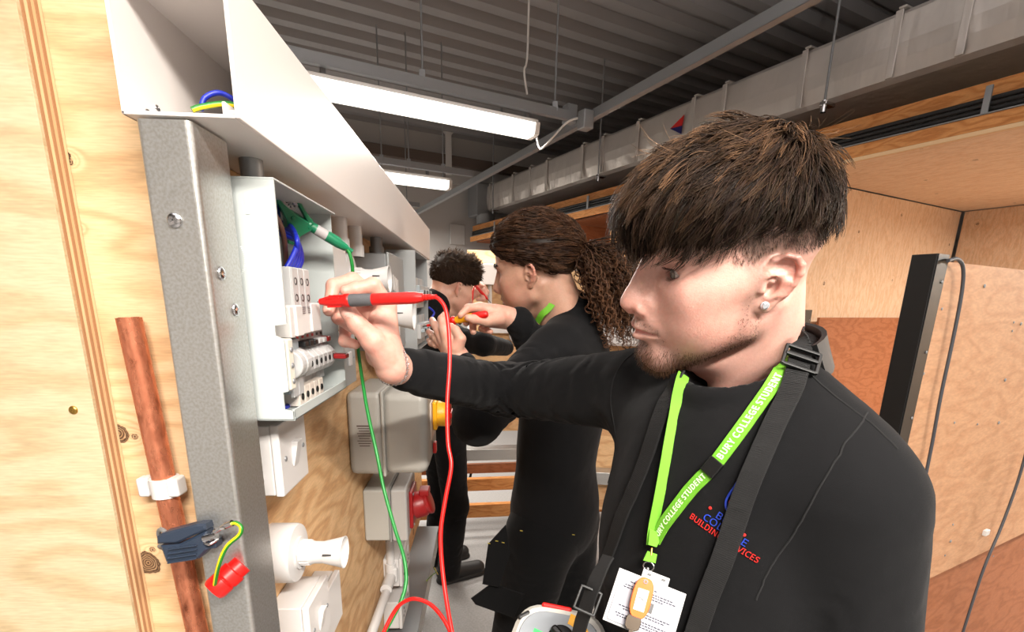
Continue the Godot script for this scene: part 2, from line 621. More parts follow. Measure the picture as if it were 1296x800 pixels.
func setup_mats():
	M.white = mat(Color(0.80, 0.79, 0.785), 0.38)
	M.white_dull = mat(Color(0.80, 0.79, 0.78), 0.6)
	M.trunk = mat(Color(0.89, 0.865, 0.85), 0.34)
	M.cu = bumpy(mat(Color(0.69, 0.715, 0.71), 0.42), 0.2, 0.4, Vector3(30, 30, 30))
	M.enclosure = mat(Color(0.60, 0.61, 0.61), 0.45)
	M.moulded = bumpy(mat(Color(0.63, 0.62, 0.595), 0.5), 0.3, 0.3, Vector3(40, 40, 40))
	M.device = mat(Color(0.68, 0.68, 0.68), 0.45)
	M.device_grey = mat(Color(0.60, 0.64, 0.66), 0.45)
	M.black = mat(Color(0.03, 0.03, 0.032), 0.45)
	M.rubber = mat(Color(0.045, 0.045, 0.05), 0.6)
	M.dark = mat(Color(0.02, 0.02, 0.02), 0.8)
	M.steel = bumpy(mat(Color(0.78, 0.785, 0.79), 0.38, 0.85), 0.09, 0.12, Vector3(9, 9, 9))
	M.steel.roughness_texture = noise_tex(0.05, 256, 4, 0.0, [Color(0.8, 0.8, 0.8), Color(1, 1, 1)], 5)
	M.steel.albedo_texture = noise_tex(0.12, 256, 3, 0.0, [Color(0.88, 0.86, 0.82), Color(0.95, 0.94, 0.92), Color(1, 1, 1)], 6)
	M.steel_dull = mat(Color(0.56, 0.57, 0.58), 0.5, 0.6)
	M.chrome = mat(Color(0.82, 0.82, 0.83), 0.16, 1.0)
	M.brass = mat(Color(0.72, 0.58, 0.30), 0.35, 1.0)
	M.red = mat(Color(0.80, 0.07, 0.05), 0.36)
	M.red_dark = mat(Color(0.55, 0.05, 0.06), 0.4)
	M.green = mat(Color(0.02, 0.42, 0.28), 0.38)
	M.green_cable = mat(Color(0.04, 0.45, 0.16), 0.42)
	M.blue_cable = mat(Color(0.07, 0.14, 0.62), 0.42)
	M.brown_cable = mat(Color(0.24, 0.13, 0.09), 0.45)
	M.white_cable = mat(Color(0.82, 0.81, 0.80), 0.45)
	M.yellow = mat(Color(0.92, 0.66, 0.03), 0.4)
	M.orange = mat(Color(0.95, 0.38, 0.03), 0.4)
	M.lime = mat(Color(0.38, 0.64, 0.12), 0.75)
	M.grip = bumpy(mat(Color(0.34, 0.34, 0.35), 0.7), 0.3, 3.0, Vector3(120, 120, 120))
	M.webbing = bumpy(mat(Color(0.05, 0.05, 0.053), 0.85), 0.25, 3.0, Vector3(40, 300, 40))
	# earth wire: green with a yellow stripe along it
	var im := Image.create(16, 4, false, Image.FORMAT_RGB8)
	im.fill(Color(0.08, 0.42, 0.10))
	im.fill_rect(Rect2i(0, 0, 6, 4), Color(0.90, 0.76, 0.06))
	M.earth = mat(Color.WHITE, 0.42)
	M.earth.albedo_texture = ImageTexture.create_from_image(im)
	M.earth.uv1_scale = Vector3(2, 1, 1)
	M.copper = mat(Color(0.86, 0.55, 0.42), 0.36, 0.75)
	M.copper.albedo_texture = noise_tex(0.02, 256, 5, 0.0, [Color(0.55, 0.47, 0.43), Color(0.9, 0.86, 0.84), Color(1, 1, 1), Color(0.78, 0.70, 0.67)], 8)
	M.copper.roughness_texture = noise_tex(0.03, 256, 4, 0.0, [Color(0.6, 0.6, 0.6), Color(1, 1, 1)], 9)
	M.copper.uv1_triplanar = true
	M.copper.uv1_scale = Vector3(14, 5, 14)
	M.foil = bumpy(mat(Color(0.82, 0.80, 0.78), 0.40, 0.6), 0.015, 2.2, Vector3(1.3, 0.5, 1.3), 4)
	M.paint = bumpy(mat(Color(0.72, 0.71, 0.70), 0.85), 0.1, 0.5, Vector3(3, 3, 3))
	M.floor = mat(Color(0.55, 0.545, 0.54), 0.5)
	M.floor.albedo_texture = noise_tex(0.2, 256, 5, 0.0, [Color(0.84, 0.84, 0.84), Color(1, 1, 1)], 4)
	M.floor.uv1_triplanar = true
	M.floor.uv1_scale = Vector3(1.5, 1.5, 1.5)
	M.deck = mat(Color(0.55, 0.54, 0.54), 0.6, 0.1)
	M.lamp = mat(Color(0.95, 0.95, 0.95), 0.4)
	M.lamp.emission_enabled = true
	M.lamp.emission = Color(1.0, 0.97, 0.93)
	M.lamp.emission_energy_multiplier = 1.6
	# plywood and timber
	M.ply_near = wood_mat(11, Color(0.755, 0.685, 0.565), Color(0.69, 0.605, 0.47), 0.6, false, 5.0, [], 512)
	M.ply_back = wood_mat(23, Color(0.82, 0.705, 0.555), Color(0.745, 0.60, 0.44), 0.6, false, 16.0, [[0.1605, 0.280, 0.0035, 1.2], [0.1622, 0.2845, 0.0028, 1.2], [0.1612, 0.5415, 0.0105, 1.0], [0.1689, 0.0909, 0.0135, 1.0], [0.1586, 0.3414, 0.0022, 0.7], [0.178, 0.545, 0.0030, 0.8], [0.176, 0.075, 0.003, 0.8]], 640)
	M.ply_wall = wood_mat(37, Color(0.84, 0.70, 0.53), Color(0.74, 0.57, 0.40), 0.9, false, 9.0, [[0.55, 0.60, 0.014, 1.0], [0.30, 0.30, 0.010, 0.8], [0.08, 0.44, 0.012, 0.9]], 512)
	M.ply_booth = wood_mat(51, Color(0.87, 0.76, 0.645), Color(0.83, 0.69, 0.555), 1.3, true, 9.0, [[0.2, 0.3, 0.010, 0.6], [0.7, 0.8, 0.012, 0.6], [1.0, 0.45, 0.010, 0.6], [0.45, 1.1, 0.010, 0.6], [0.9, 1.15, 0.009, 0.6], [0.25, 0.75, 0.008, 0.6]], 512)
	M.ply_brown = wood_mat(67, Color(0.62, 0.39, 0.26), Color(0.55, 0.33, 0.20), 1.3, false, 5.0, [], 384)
	M.ply_tan = wood_mat(71, Color(0.74, 0.57, 0.435), Color(0.69, 0.51, 0.375), 1.3, false, 6.0, [], 384)
	M.timber = wood_mat(83, Color(0.78, 0.55, 0.33), Color(0.66, 0.42, 0.22), 0.8, false, 22.0, [], 384)
	M.timber_up = wood_mat(89, Color(0.78, 0.57, 0.36), Color(0.66, 0.43, 0.24), 0.8, true, 22.0, [], 384)
	cut_woods()
	M.ply_edge = [mat(Color(0.78, 0.63, 0.47), 0.8), mat(Color(0.62, 0.45, 0.31), 0.8), mat(Color(0.84, 0.71, 0.55), 0.8)]
# ---------- camera, light ----------
func setup_view():
	setup_axes()
	var cam := Camera3D.new()
	cam.name = "camera"
	add_child(cam)
	cam.transform = Transform3D(cam_basis, EYE)
	cam.projection = Camera3D.PROJECTION_FRUSTUM
	cam.near = 0.05
	cam.far = 60.0
	cam.size = 800.0 / FL * 0.05
	cam.frustum_offset = Vector2(0, (PY - 400.0) / FL) * 0.05
	var e := Environment.new()
	e.tonemap_mode = Environment.TONE_MAPPER_LINEAR
	e.tonemap_exposure = 1.14
	e.background_mode = Environment.BG_COLOR
	e.background_color = Color(0.5, 0.5, 0.5)
	e.sdfgi_enabled = true
	e.ssao_enabled = true
	e.ssil_enabled = true
	var we := WorldEnvironment.new()
	we.name = "surroundings"
	we.environment = e
	add_child(we)

func bounce_up():
	# unseen flash head by the camera, tilted up at the roof so that the deck throws the light back down
	var f := SpotLight3D.new()
	f.name = "unseen_flash_head"
	f.spot_angle = 60.0
	f.spot_angle_attenuation = 0.6
	f.spot_range = 14.0
	f.spot_attenuation = 2.0
	f.light_size = 0.05
	f.light_color = Color(1.0, 0.98, 0.96)
	f.light_energy = 36.0
	f.shadow_enabled = true
	add_child(f)
	f.look_at_from_position(Vector3(0.12, 1.74, 0.30), Vector3(0.45, 3.4, 0.0))
func panel_light(at: Transform3D, size: Vector2, energy: float, parent: Node):   # shines along local -z
	var l := AreaLight3D.new()
	l.name = "lamp_light"
	l.area_size = size
	l.light_energy = energy
	l.light_color = Color(1.0, 0.97, 0.93)
	l.area_range = 12.0
	l.shadow_enabled = true
	parent.add_child(l, true)
	l.transform = at

# ---------- the workshop shell ----------
func room_xf(a: float, y: float, b: float) -> Transform3D:   # local x along AX, local z back along -AZ
	return Transform3D(Basis(AX, Vector3.UP, -AZ), room(a, y, b))
func build_shell():
	var b := MB.new()
	b.box(Vector3(9.4, 0.1, 10.4))
	struct("floor", b, M.floor, room_xf(1.6, -0.05, 2.0), "grey speckled vinyl workshop floor", "floor")
	b = MB.new()
	b.box(Vector3(9.4, 3.6, 0.15))
	struct("wall_back", b, M.paint, room_xf(1.6, 1.8, 7.02), "pale grey painted wall behind the benches", "wall")
	struct("wall_front", b, M.paint, room_xf(1.6, 1.8, -3.0))
	b = MB.new()
	b.box(Vector3(0.15, 3.6, 10.4))
	struct("wall_left", b, M.paint, room_xf(-2.9, 1.8, 2.0))
	struct("wall_right", b, M.paint, room_xf(6.1, 1.8, 2.0))
	# profiled steel deck
	b = MB.new()
	var pts := PackedVector2Array()
	var z := -5.2
	while z < 5.1:
		pts.append_array([Vector2(z, 0), Vector2(z + 0.10, 0), Vector2(z + 0.13, 0.06), Vector2(z + 0.22, 0.06), Vector2(z + 0.25, 0)])
		z += 0.25
	pts.append_array([Vector2(z, 0), Vector2(z, 0.2), Vector2(-5.2, 0.2)])
	b.prism(pts, -4.7, 4.7)
	struct("ceiling", b, M.deck, room_xf(1.6, 3.50, 2.0) * Transform3D(Basis(Vector3.UP, -PI / 2), Vector3.ZERO), "ribbed grey steel roof deck", "ceiling")

func fixture(called_end: Vector3, dir: Vector3, length: float, label: String, lit := 9.0) -> Node3D:
	# twin batten: diffuser with end caps and a spine; origin at its middle, local x along the batten
	var mid := called_end - dir * length / 2
	var o := thing("ceiling_light", label, "light", Transform3D(Basis(dir, Vector3.UP, dir.cross(Vector3.UP)), mid), "batten lights under the roof deck")
	var prof := PackedVector2Array([Vector2(-0.065, 0.027), Vector2(-0.054, -0.027), Vector2(-0.035, -0.037), Vector2(0.035, -0.037), Vector2(0.054, -0.027), Vector2(0.065, 0.027)])
	var turn := Transform3D(Basis(Vector3.UP, PI / 2), Vector3.ZERO)
	var b := MB.new()
	b.prism(prof, -length / 2 + 0.03, length / 2 - 0.03)
	put(o, "diffuser", b, M.lamp, turn)
	b = MB.new()
	b.prism(PackedVector2Array([Vector2(-0.067, 0.030), Vector2(-0.056, -0.028), Vector2(-0.036, -0.039), Vector2(0.036, -0.039), Vector2(0.056, -0.028), Vector2(0.067, 0.030)]), 0.0, 0.03, 0.003)
	put(o, "end_cap", b, M.white_dull, turn * T(0, 0, length / 2 - 0.03))
	put(o, "end_cap", b, M.white_dull, turn * T(0, 0, -length / 2))
	b = MB.new()
	b.box(Vector3(length, 0.024, 0.085), 0.004, Vector3(0, 0.041, 0))
	put(o, "spine", b, M.white_dull)
	for s in [-0.35, 0.35, 0.46]:
		b = MB.new()
		b.box(Vector3(0.024, 0.06, 0.03), 0.003, Vector3(length * s, 0.08, 0))
		put(o, "bracket", b, M.steel_dull)
	panel_light(Transform3D(Basis(Vector3.RIGHT, -PI / 2), Vector3(0, -0.045, 0)), Vector2(length - 0.1, 0.075), lit, o)
	return o
func strut_between(called: String, a: Vector3, c: Vector3, w: float, h: float, m: Material, label: String, cat: String, group := "") -> Node3D:
	# slotted steel channel from a to c
	var d := c - a
	var o := thing(called, label, cat, Transform3D(Basis(d.normalized(), Vector3.UP, d.normalized().cross(Vector3.UP)), a), group)
	var L := d.length()
	var b := MB.new()
	b.box(Vector3(L, h, 0.004), 0.0, Vector3(L / 2, 0, w / 2))
	b.box(Vector3(L, h, 0.004), 0.0, Vector3(L / 2, 0, -w / 2))
	b.box(Vector3(L, 0.004, w), 0.0, Vector3(L / 2, -h / 2, 0))
	put(o, "channel", b, m)
	return o
func rod(parent: Node, called: String, a: Vector3, c: Vector3, r: float, m: Material):
	var b := MB.new()
	b.tube(PackedVector3Array([a, c]), r, 8)
	return put(parent, called, b, m)

func rk(a: float, y: float, b: float) -> Vector3:
	return room(a * 0.755, 1.45 + (y - 1.45) * 0.755, b * 0.755)
func build_services():
	var up := Vector3.UP
	# lights: two that show, one mostly hidden, one unseen behind the camera, one added
	fixture(rk(2.22, 2.72, 3.78), AX, 1.38, "long lit batten light nearest under the roof, over the white trunking")
	fixture(rk(2.42, 2.74, 6.05), AX, 1.38, "shorter looking lit batten light further back beyond the first")
	fixture(rk(2.42, 2.74, 8.6), AX, 1.38, "furthest lit batten light, mostly hidden behind the white trunking", 8.0)
	fixture(rk(1.0, 2.72, -1.2), AX, 1.38, "unseen batten light behind the photographer, lighting the near bench", 15.0)  # out of view, placed to light the near bench from behind
	fixture(room(5.0, 2.12, -0.15), AX, 1.2, "added batten light out of view, brightening the near right bay", 16.0)  # added fill lamp, out of view, to brighten the right booth
	# galvanised channels carrying them
	strut_between("steel_channel", rk(0.2, 2.86, 3.72), rk(2.48, 2.86, 3.72), 0.031, 0.047, M.steel_dull, "galvanised channel just above the nearest batten light", "channel", "channels above the lights")
	strut_between("steel_channel", rk(0.2, 2.88, 5.95), rk(2.66, 2.88, 5.95), 0.031, 0.047, M.steel_dull, "galvanised channel above the second batten light", "channel", "channels above the lights")
	strut_between("steel_channel", rk(0.6, 2.88, 8.3), rk(2.8, 2.88, 8.3), 0.031, 0.047, M.steel_dull, "galvanised channel above the furthest batten light", "channel", "channels above the lights")
	strut_between("cable_conduit", rk(2.50, 2.84, 1.6), rk(2.92, 2.84, 8.9), 0.038, 0.046, M.steel_dull, "long grey conduit run crossing over from the right to the back wall", "conduit")
	# drop rods and flexes
	for q in [[2.36, 3.72, "first drop rod by the end of the nearest light"], [1.3, 3.72, "drop rod over the middle of the nearest light"], [2.3, 5.95, "drop rod by the end of the second light"], [1.9, 5.95, "drop rod over the second light, second from its end"], [1.6, 5.95, "drop rod over the second light, third from its end"], [2.6, 8.3, "drop rod by the furthest light"]]:
		var b := MB.new()
		b.tube(PackedVector3Array([rk(q[0], 2.83, q[1]), rk(q[0], 4.13, q[1])]), 0.006, 6)
		b.box(Vector3(0.03, 0.05, 0.03), 0.0, rk(q[0], 2.90, q[1]))
		tag(put(self, "drop_rod", b, M.steel_dull), q[2], "rod", "drop rods of the lights")
	var b := MB.new()
	b.tube(curve([rk(2.13, 2.95, 3.75), rk(2.10, 3.1, 3.75), rk(2.13, 3.25, 3.76), rk(2.14, 4.13, 3.78)], 5), 0.006, 6)
	tag(put(self, "light_flex", b, M.white_cable), "white flex rising from the nearest batten light", "cable")
	b = MB.new()
	b.tube(curve([rk(2.20, 2.75, 3.74), rk(2.23, 2.60, 3.72), rk(2.28, 2.62, 3.70), rk(2.46, 2.80, 3.70), rk(2.52, 2.82, 3.60)], 5), 0.006, 6)
	tag(put(self, "light_flex", b, M.white_cable), "white flex looping from the nearest light's end to the conduit", "cable")
	for k in 2:
		b = MB.new()
		b.box(Vector3(0.07, 0.10, 0.07), 0.008)
		tag(put(self, "junction_box", b, M.steel_dull, room_xf(0.755 * (2.535 + 0.02 * k), 1.45 + 0.755 * (1.34 + 0.11 * k), 0.755 * (3.55 + 0.25 * k))), ["small steel box under the conduit beside the nearest light", "small steel box on top of the conduit beside the nearest light"][k], "box", "boxes on the conduit")
	# insulated duct along the front of the booths: foil, tape bands, hangers
	var du := thing("air_duct", "foil wrapped air duct running above the plywood booths", "duct", room_xf(3.10, 2.735, 4.0))
	b = MB.new()
	var L := 9.1
	var nseg := 88
	var rows := []
	for i in nseg + 1:
		var z := 6.3 - L * i / nseg
		var w := 0.006 * sin(i * 1.7) + 0.006 * sin(i * 0.9 + 1.0)
		var ring := []
		for q in [[0.0, 0.13], [-0.006, 0.07], [-0.012, 0.0], [-0.006, -0.07], [0.01, -0.145], [0.04, -0.165], [0.4, -0.172], [0.8, -0.165], [0.8, 0.16], [0.4, 0.165], [0.03, 0.158]]:
			var s := 1.0 if absf(q[1]) < 0.15 else 0.6
			ring.append(Vector3(q[0] + w * s, q[1] + 0.3 * w * s, z))
		rows.append(ring)
	for i in nseg:
		for j in 11:
			var a: Vector3 = rows[i][j]
			var c: Vector3 = rows[i][(j + 1) % 11]
			var d: Vector3 = rows[i + 1][(j + 1) % 11]
			var e: Vector3 = rows[i + 1][j]
			b.flat([a, c, d, e])
	put(du, "jacket", b, M.foil)
	for i in 14:
		var z := 3.6 - i * 0.45 + 0.1 * sin(i * 2.3)
		b = MB.new()
		b.box(Vector3(0.010, 0.30, 0.035), 0.003, Vector3(-0.014, 0.0, z))
		b.box(Vector3(0.16, 0.010, 0.035), 0.003, Vector3(0.08, 0.168, z))
		put(du, "tape_band", b, M.foil)
	b = MB.new()
	b.box(Vector3(0.5, 0.40, 0.30), 0.02, Vector3(0.1, -0.02, -2.60))
	b.tube(PackedVector3Array([Vector3(0.0, -0.2, -2.5), Vector3(0.0, -0.32, -2.5)]), 0.12, 16)
	put(du, "grille_spigot", b, M.steel_dull)
	for i in 3:
		var q: float = [2.0, 4.05, 6.2][i]
		var h := thing("duct_hanger", ["threaded hanger rod at the near end of the foil duct", "threaded hanger rod dropping in front of the foil duct's middle", "threaded hanger rod at the far end of the foil duct"][i], "rod", room_xf(3.06, 2.56, q), "hangers of the foil duct")
		rod(h, "rod", Vector3.ZERO, Vector3(0, 0.92, 0), 0.007, M.steel_dull)
		b = MB.new()
		b.box(Vector3(0.09, 0.02, 0.04), 0.004, Vector3(0.03, -0.005, 0))
		b.lathe([Vector2(0.016, -0.05), Vector2(0.016, 0.01), Vector2(0, 0.01)], 8)
		put(h, "foot", b, M.chrome)
	# arrow label on the foil
	var ar := thing("duct_sticker", "red and blue triangular sticker on the foil duct", "sticker", T())
	var p0 := on_plane(866, 145, AX, room(3.075, 0, 0))
	var p1 := on_plane(848, 163, AX, room(3.075, 0, 0))
	var p2 := on_plane(863, 159, AX, room(3.075, 0, 0))
	var p3 := on_plane(862, 169.5, AX, room(3.075, 0, 0))
	for q in [[[p0, p1, p2], mat(Color(0.75, 0.10, 0.07), 0.5), "red_half"], [[p2, p1, p3], mat(Color(0.07, 0.08, 0.36), 0.5), "blue_half"]]:
		b = MB.new()
		b.flat(q[0])
		b.flat([q[0][0] + AX * 0.004, q[0][2] + AX * 0.004, q[0][1] + AX * 0.004])
		put(ar, q[2], b, q[1])
	# steel frame of the far gable: beam, post, braces, white boxing above
	var n := AZ
	var far := AZ * 6.75
	for q in [["steel_beam", [[300, 146, 700, 236]], 0.12, 0.10, "brown steel beam crossing the far wall", M.ply_brown], ["steel_beam", [[300, 78, 720, 170]], 0.10, 0.10, "upper brown steel beam near the far wall under the deck", M.ply_brown]]:
		var a := on_plane(q[1][0][0], q[1][0][1], n, far)
		var c := on_plane(q[1][0][2], q[1][0][3], n, far)
		b = MB.new()
		b.box(Vector3(7.0, q[2], q[3]), 0.004)
		tag(put(self, q[0], b, mat(Color(0.36, 0.31, 0.28), 0.7), room_xf(1.5, (a.y + c.y) / 2, 6.75)), q[4], "beam", "beams at the far wall")
	var pc := on_plane(567, 150, n, AZ * 6.7)
	var post := thing("steel_post", "pale steel post with spreading gusset plates between the far beams", "post", Transform3D(Basis(AX, up, -AZ), pc))
	b = MB.new()
	b.box(Vector3(0.08, 1.0, 0.03), 0.003, Vector3(0, -0.15, 0))
	put(post, "web", b, M.white_dull)
	for sg in [-1, 1]:
		b = MB.new()
		b.prism(PackedVector2Array([Vector2(0, -0.22), Vector2(0, 0.15), Vector2(sg * 0.32, 0.15), Vector2(sg * 0.32, 0.09)]), -0.02, 0.02)
		put(post, "gusset", b, M.white_dull)
	b = MB.new()
	b.box(Vector3(7.2, 0.6, 0.06))
	struct("trim_boxing", b, M.paint, room_xf(1.5, 3.25, 6.9))
	# a switch plate and its drop on the grey wall
	var sp := on_plane(579, 297, n, AZ * 6.90)
	b = MB.new()
	b.box(Vector3(0.22, 0.26, 0.02), 0.006)
	tag(put(self, "wall_plate", b, M.paint, Transform3D(Basis(AX, up, -AZ), sp)), "small square access plate on the grey back wall", "plate")

# ---------- the plywood booths on the right ----------
func slab(called: String, size: Vector3, m: Material, xf: Transform3D, label: String, cat: String, group := "", r := 0.002) -> MeshInstance3D:
	var b := MB.new()
	b.box(size, r)
	return tag(put(self, called, b, m, xf), label, cat, group)
func build_booths():
	var up := Vector3.UP
	# header boards below the duct and the black cables between them
	slab("header_board", Vector3(0.02, 0.06, 6.8), M.timber, room_xf(2.968, 2.236, 3.28), "long timber header board along the front of the booths, below the black cables", "board", "header boards of the booths")
	slab("header_board", Vector3(0.03, 0.07, 6.8), M.timber, room_xf(3.01, 2.372, 3.28), "long timber header board along the booths, above the black cables", "board", "header boards of the booths")
	slab("cable_tray", Vector3(0.06, 0.006, 6.8), M.steel_dull, room_xf(2.985, 2.270, 3.28), "thin steel tray under the run of black cables", "tray")
	for k in 3:
		var b := MB.new()
		var pts := []
		for i in 10:
			pts.append(room(2.978 + 0.003 * sin(i * 2.0 + k), 2.2865 + 0.0215 * k + 0.0015 * sin(i * 1.3), -0.1 + i * 0.75))
		b.tube(curve(pts, 4), 0.0102, 8)
		tag(put(self, "black_cable", b, M.rubber), ["black cable lowest in the run along the header", "black cable in the middle of the run along the header", "black cable topmost in the run along the header"][k], "cable", "black cables on the header")
	for k in 7:
		var b := MB.new()
		b.box(Vector3(0.012, 0.11, 0.025), 0.002)
		tag(put(self, "cable_cleat", b, M.steel_dull, room_xf(2.960, 2.325, 0.25 + k * 0.95)), "small steel cleat holding the black cables to the header", "cleat", "cleats along the header")
	# near bay: ceiling, back, side
	slab("ceiling_panel", Vector3(2.25, 0.018, 2.4), M.ply_booth, room_xf(4.105, 2.214, 0.915), "spotted plywood panel roofing the near right booth", "panel")
	slab("booth_lip", Vector3(0.030, 0.018, 2.4), M.ply_edge[2], room_xf(2.968, 2.196, 0.915), "pale raw front edge strip of the booth roof", "strip")
	slab("booth_wall", Vector3(0.02, 2.2, 3.2), M.ply_booth, room_xf(5.24, 1.1, 0.5), "pale plywood wall at the back of the near right booth", "wall panel")
	slab("booth_wall", Vector3(2.16, 2.2, 0.02), M.ply_booth, room_xf(4.14, 1.1, 2.13), "pale knotty plywood side wall of the right booth, behind the man's head", "wall panel")
	# brown lining board low on the side wall, with its black angle post
	var n := AZ
	var pl := AZ * 2.02
	var a := on_plane(1036, 402, n, pl)
	var c := on_plane(1146, 415, n, pl)
	var w := 1.75
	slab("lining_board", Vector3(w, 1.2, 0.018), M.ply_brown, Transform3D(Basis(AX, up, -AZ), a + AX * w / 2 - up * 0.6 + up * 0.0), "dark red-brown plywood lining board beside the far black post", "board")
	# near divider: tan board, pale edge strip, black angle post
	pl = AZ * 0.62
	a = on_plane(1190, 331, n, pl)
	c = on_plane(1170, 732, n, pl)
	var bt := thing("divider_board", "tan plywood divider board screwed behind the near black post", "board", Transform3D(Basis(AX, up, -AZ), a))
	var h := a.y - c.y
	var b := MB.new()
	b.box(Vector3(2.2, h, 0.018), 0.001, Vector3(1.1, -h / 2, 0))
	put(bt, "board", b, M.ply_tan)
	b = MB.new()
	b.box(Vector3(0.014, h, 0.02), 0.001, Vector3(-0.006, -h / 2, 0.0))
	put(bt, "raw_edge", b, mat(Color(0.70, 0.62, 0.42), 0.8))
	slab("lower_board", Vector3(2.3, 0.6, 0.02), M.ply_brown, Transform3D(Basis(AX, up, -AZ), a + AX * 1.15 - up * (h + 0.31) + AZ * 0.03), "darker brown board below the tan divider board", "board")
	black_post(a - AX * 0.052 + up * 0.012, h + 0.5, 0.05, "tall black steel angle post at the edge of the tan divider board")
	a = on_plane(1014, 392, n, AZ * 1.98)
	black_post(a + AX * 0.02, a.y - 0.002, 0.07, "short looking black steel angle post behind the man's shoulder")
	# screws and fixing holes in the tan board
	var k := 0
	for q in [[1246, 362], [1192, 391], [1283, 408], [1292, 410], [1281, 419], [1169, 473], [1272, 481], [1208, 535], [1237, 537], [1264, 535], [1206, 664], [1196, 703], [1203, 685], [1257, 704], [1296, 695]]:
		b = MB.new()
		screw_head(b, Transform3D(Basis(AX, up, -AZ), on_plane(q[0], q[1], n, AZ * 0.61) + Vector3.ZERO), 0.0035 if k % 3 else 0.005)
		put(bt, "screw", b, M.steel_dull, bt.transform.affine_inverse())
		k += 1
	b = MB.new()
	b.box(Vector3(0.030, 0.020, 0.012), 0.003)
	tag(put(self, "sticker_label", b, M.white_dull, Transform3D(Basis(AX, up, -AZ), on_plane(1248, 674, n, AZ * 0.606))), "small pale clip stuck low on the tan divider board", "clip")
	# grey flexes hanging down the board
	var f := []
	for q in [[1200, 330], [1212, 328], [1219, 340], [1217, 372], [1206, 430], [1191, 500], [1180, 560], [1165, 640], [1150, 760]]: f.append(on_plane(q[0], q[1], n, AZ * 0.585))
	b = MB.new()
	b.tube(curve(f, 6), 0.0042, 8)
	tag(put(self, "grey_flex", b, mat(Color(0.24, 0.25, 0.27), 0.5)), "dark grey flex looping over the tan board's top edge", "cable")
	f = []
	for q in [[1302, 560], [1288, 610], [1268, 665], [1245, 720], [1222, 790], [1210, 830]]: f.append(on_plane(q[0], q[1], n, AZ * 0.57))
	b = MB.new()
	b.tube(curve(f, 6), 0.0040, 8)
	tag(put(self, "grey_flex", b, mat(Color(0.26, 0.27, 0.29), 0.5)), "grey flex slanting across the lower corner of the tan board", "cable")
	# studs and panels of the bays further back
	slab("timber_stud", Vector3(0.10, 2.2, 0.06), M.timber_up, room_xf(3.05, 1.1, 2.2), "upright timber stud at the booth corner behind the man's ear", "stud", "timber studs of the booths")
	var st := on_plane(783, 330, AX, AX * 3.05)
	slab("timber_stud", Vector3(0.05, 2.18, 0.22), M.timber_up, Transform3D(Basis(AX, up, -AZ), Vector3(st.x, 1.09, st.z)), "broad pale timber stud just left of the man's fringe", "stud", "timber studs of the booths")
	slab("booth_wall", Vector3(0.02, 2.1, 4.5), M.ply_brown, room_xf(4.6, 1.05, 4.42), "brown plywood at the back of the far booths, behind the long-haired student", "wall panel")
	slab("booth_wall", Vector3(1.5, 2.18, 0.02), M.ply_brown, room_xf(3.84, 1.09, 4.4), "brown plywood partition between the far booths", "wall panel")
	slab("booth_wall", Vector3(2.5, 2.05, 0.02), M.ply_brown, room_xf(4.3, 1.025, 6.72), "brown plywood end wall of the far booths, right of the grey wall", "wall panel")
	slab("ceiling_panel", Vector3(2.3, 0.018, 4.5), M.ply_brown, room_xf(4.2, 2.21, 4.42), "brown plywood panel roofing the far booths", "panel")
func black_post(top: Vector3, h: float, w: float, label: String):
	var o := thing("angle_post", label, "post", Transform3D(Basis(AX, Vector3.UP, -AZ), top - Vector3.UP * h), "black steel angle posts")
	var b := MB.new()
	b.box(Vector3(w, h, 0.005), 0.001, Vector3(0, h / 2, w * 0.5))
	put(o, "front_flange", b, M.black)
	b = MB.new()
	b.box(Vector3(0.005, h, w), 0.001, Vector3(-w / 2, h / 2, 0))
	put(o, "side_flange", b, M.black)
	for k in 4:
		b = MB.new()
		screw_head(b, T(w * 0.28, h - 0.06 - 0.16 * k, w * 0.5 + 0.003), 0.0035)
		put(o, "screw", b, M.steel_dull)
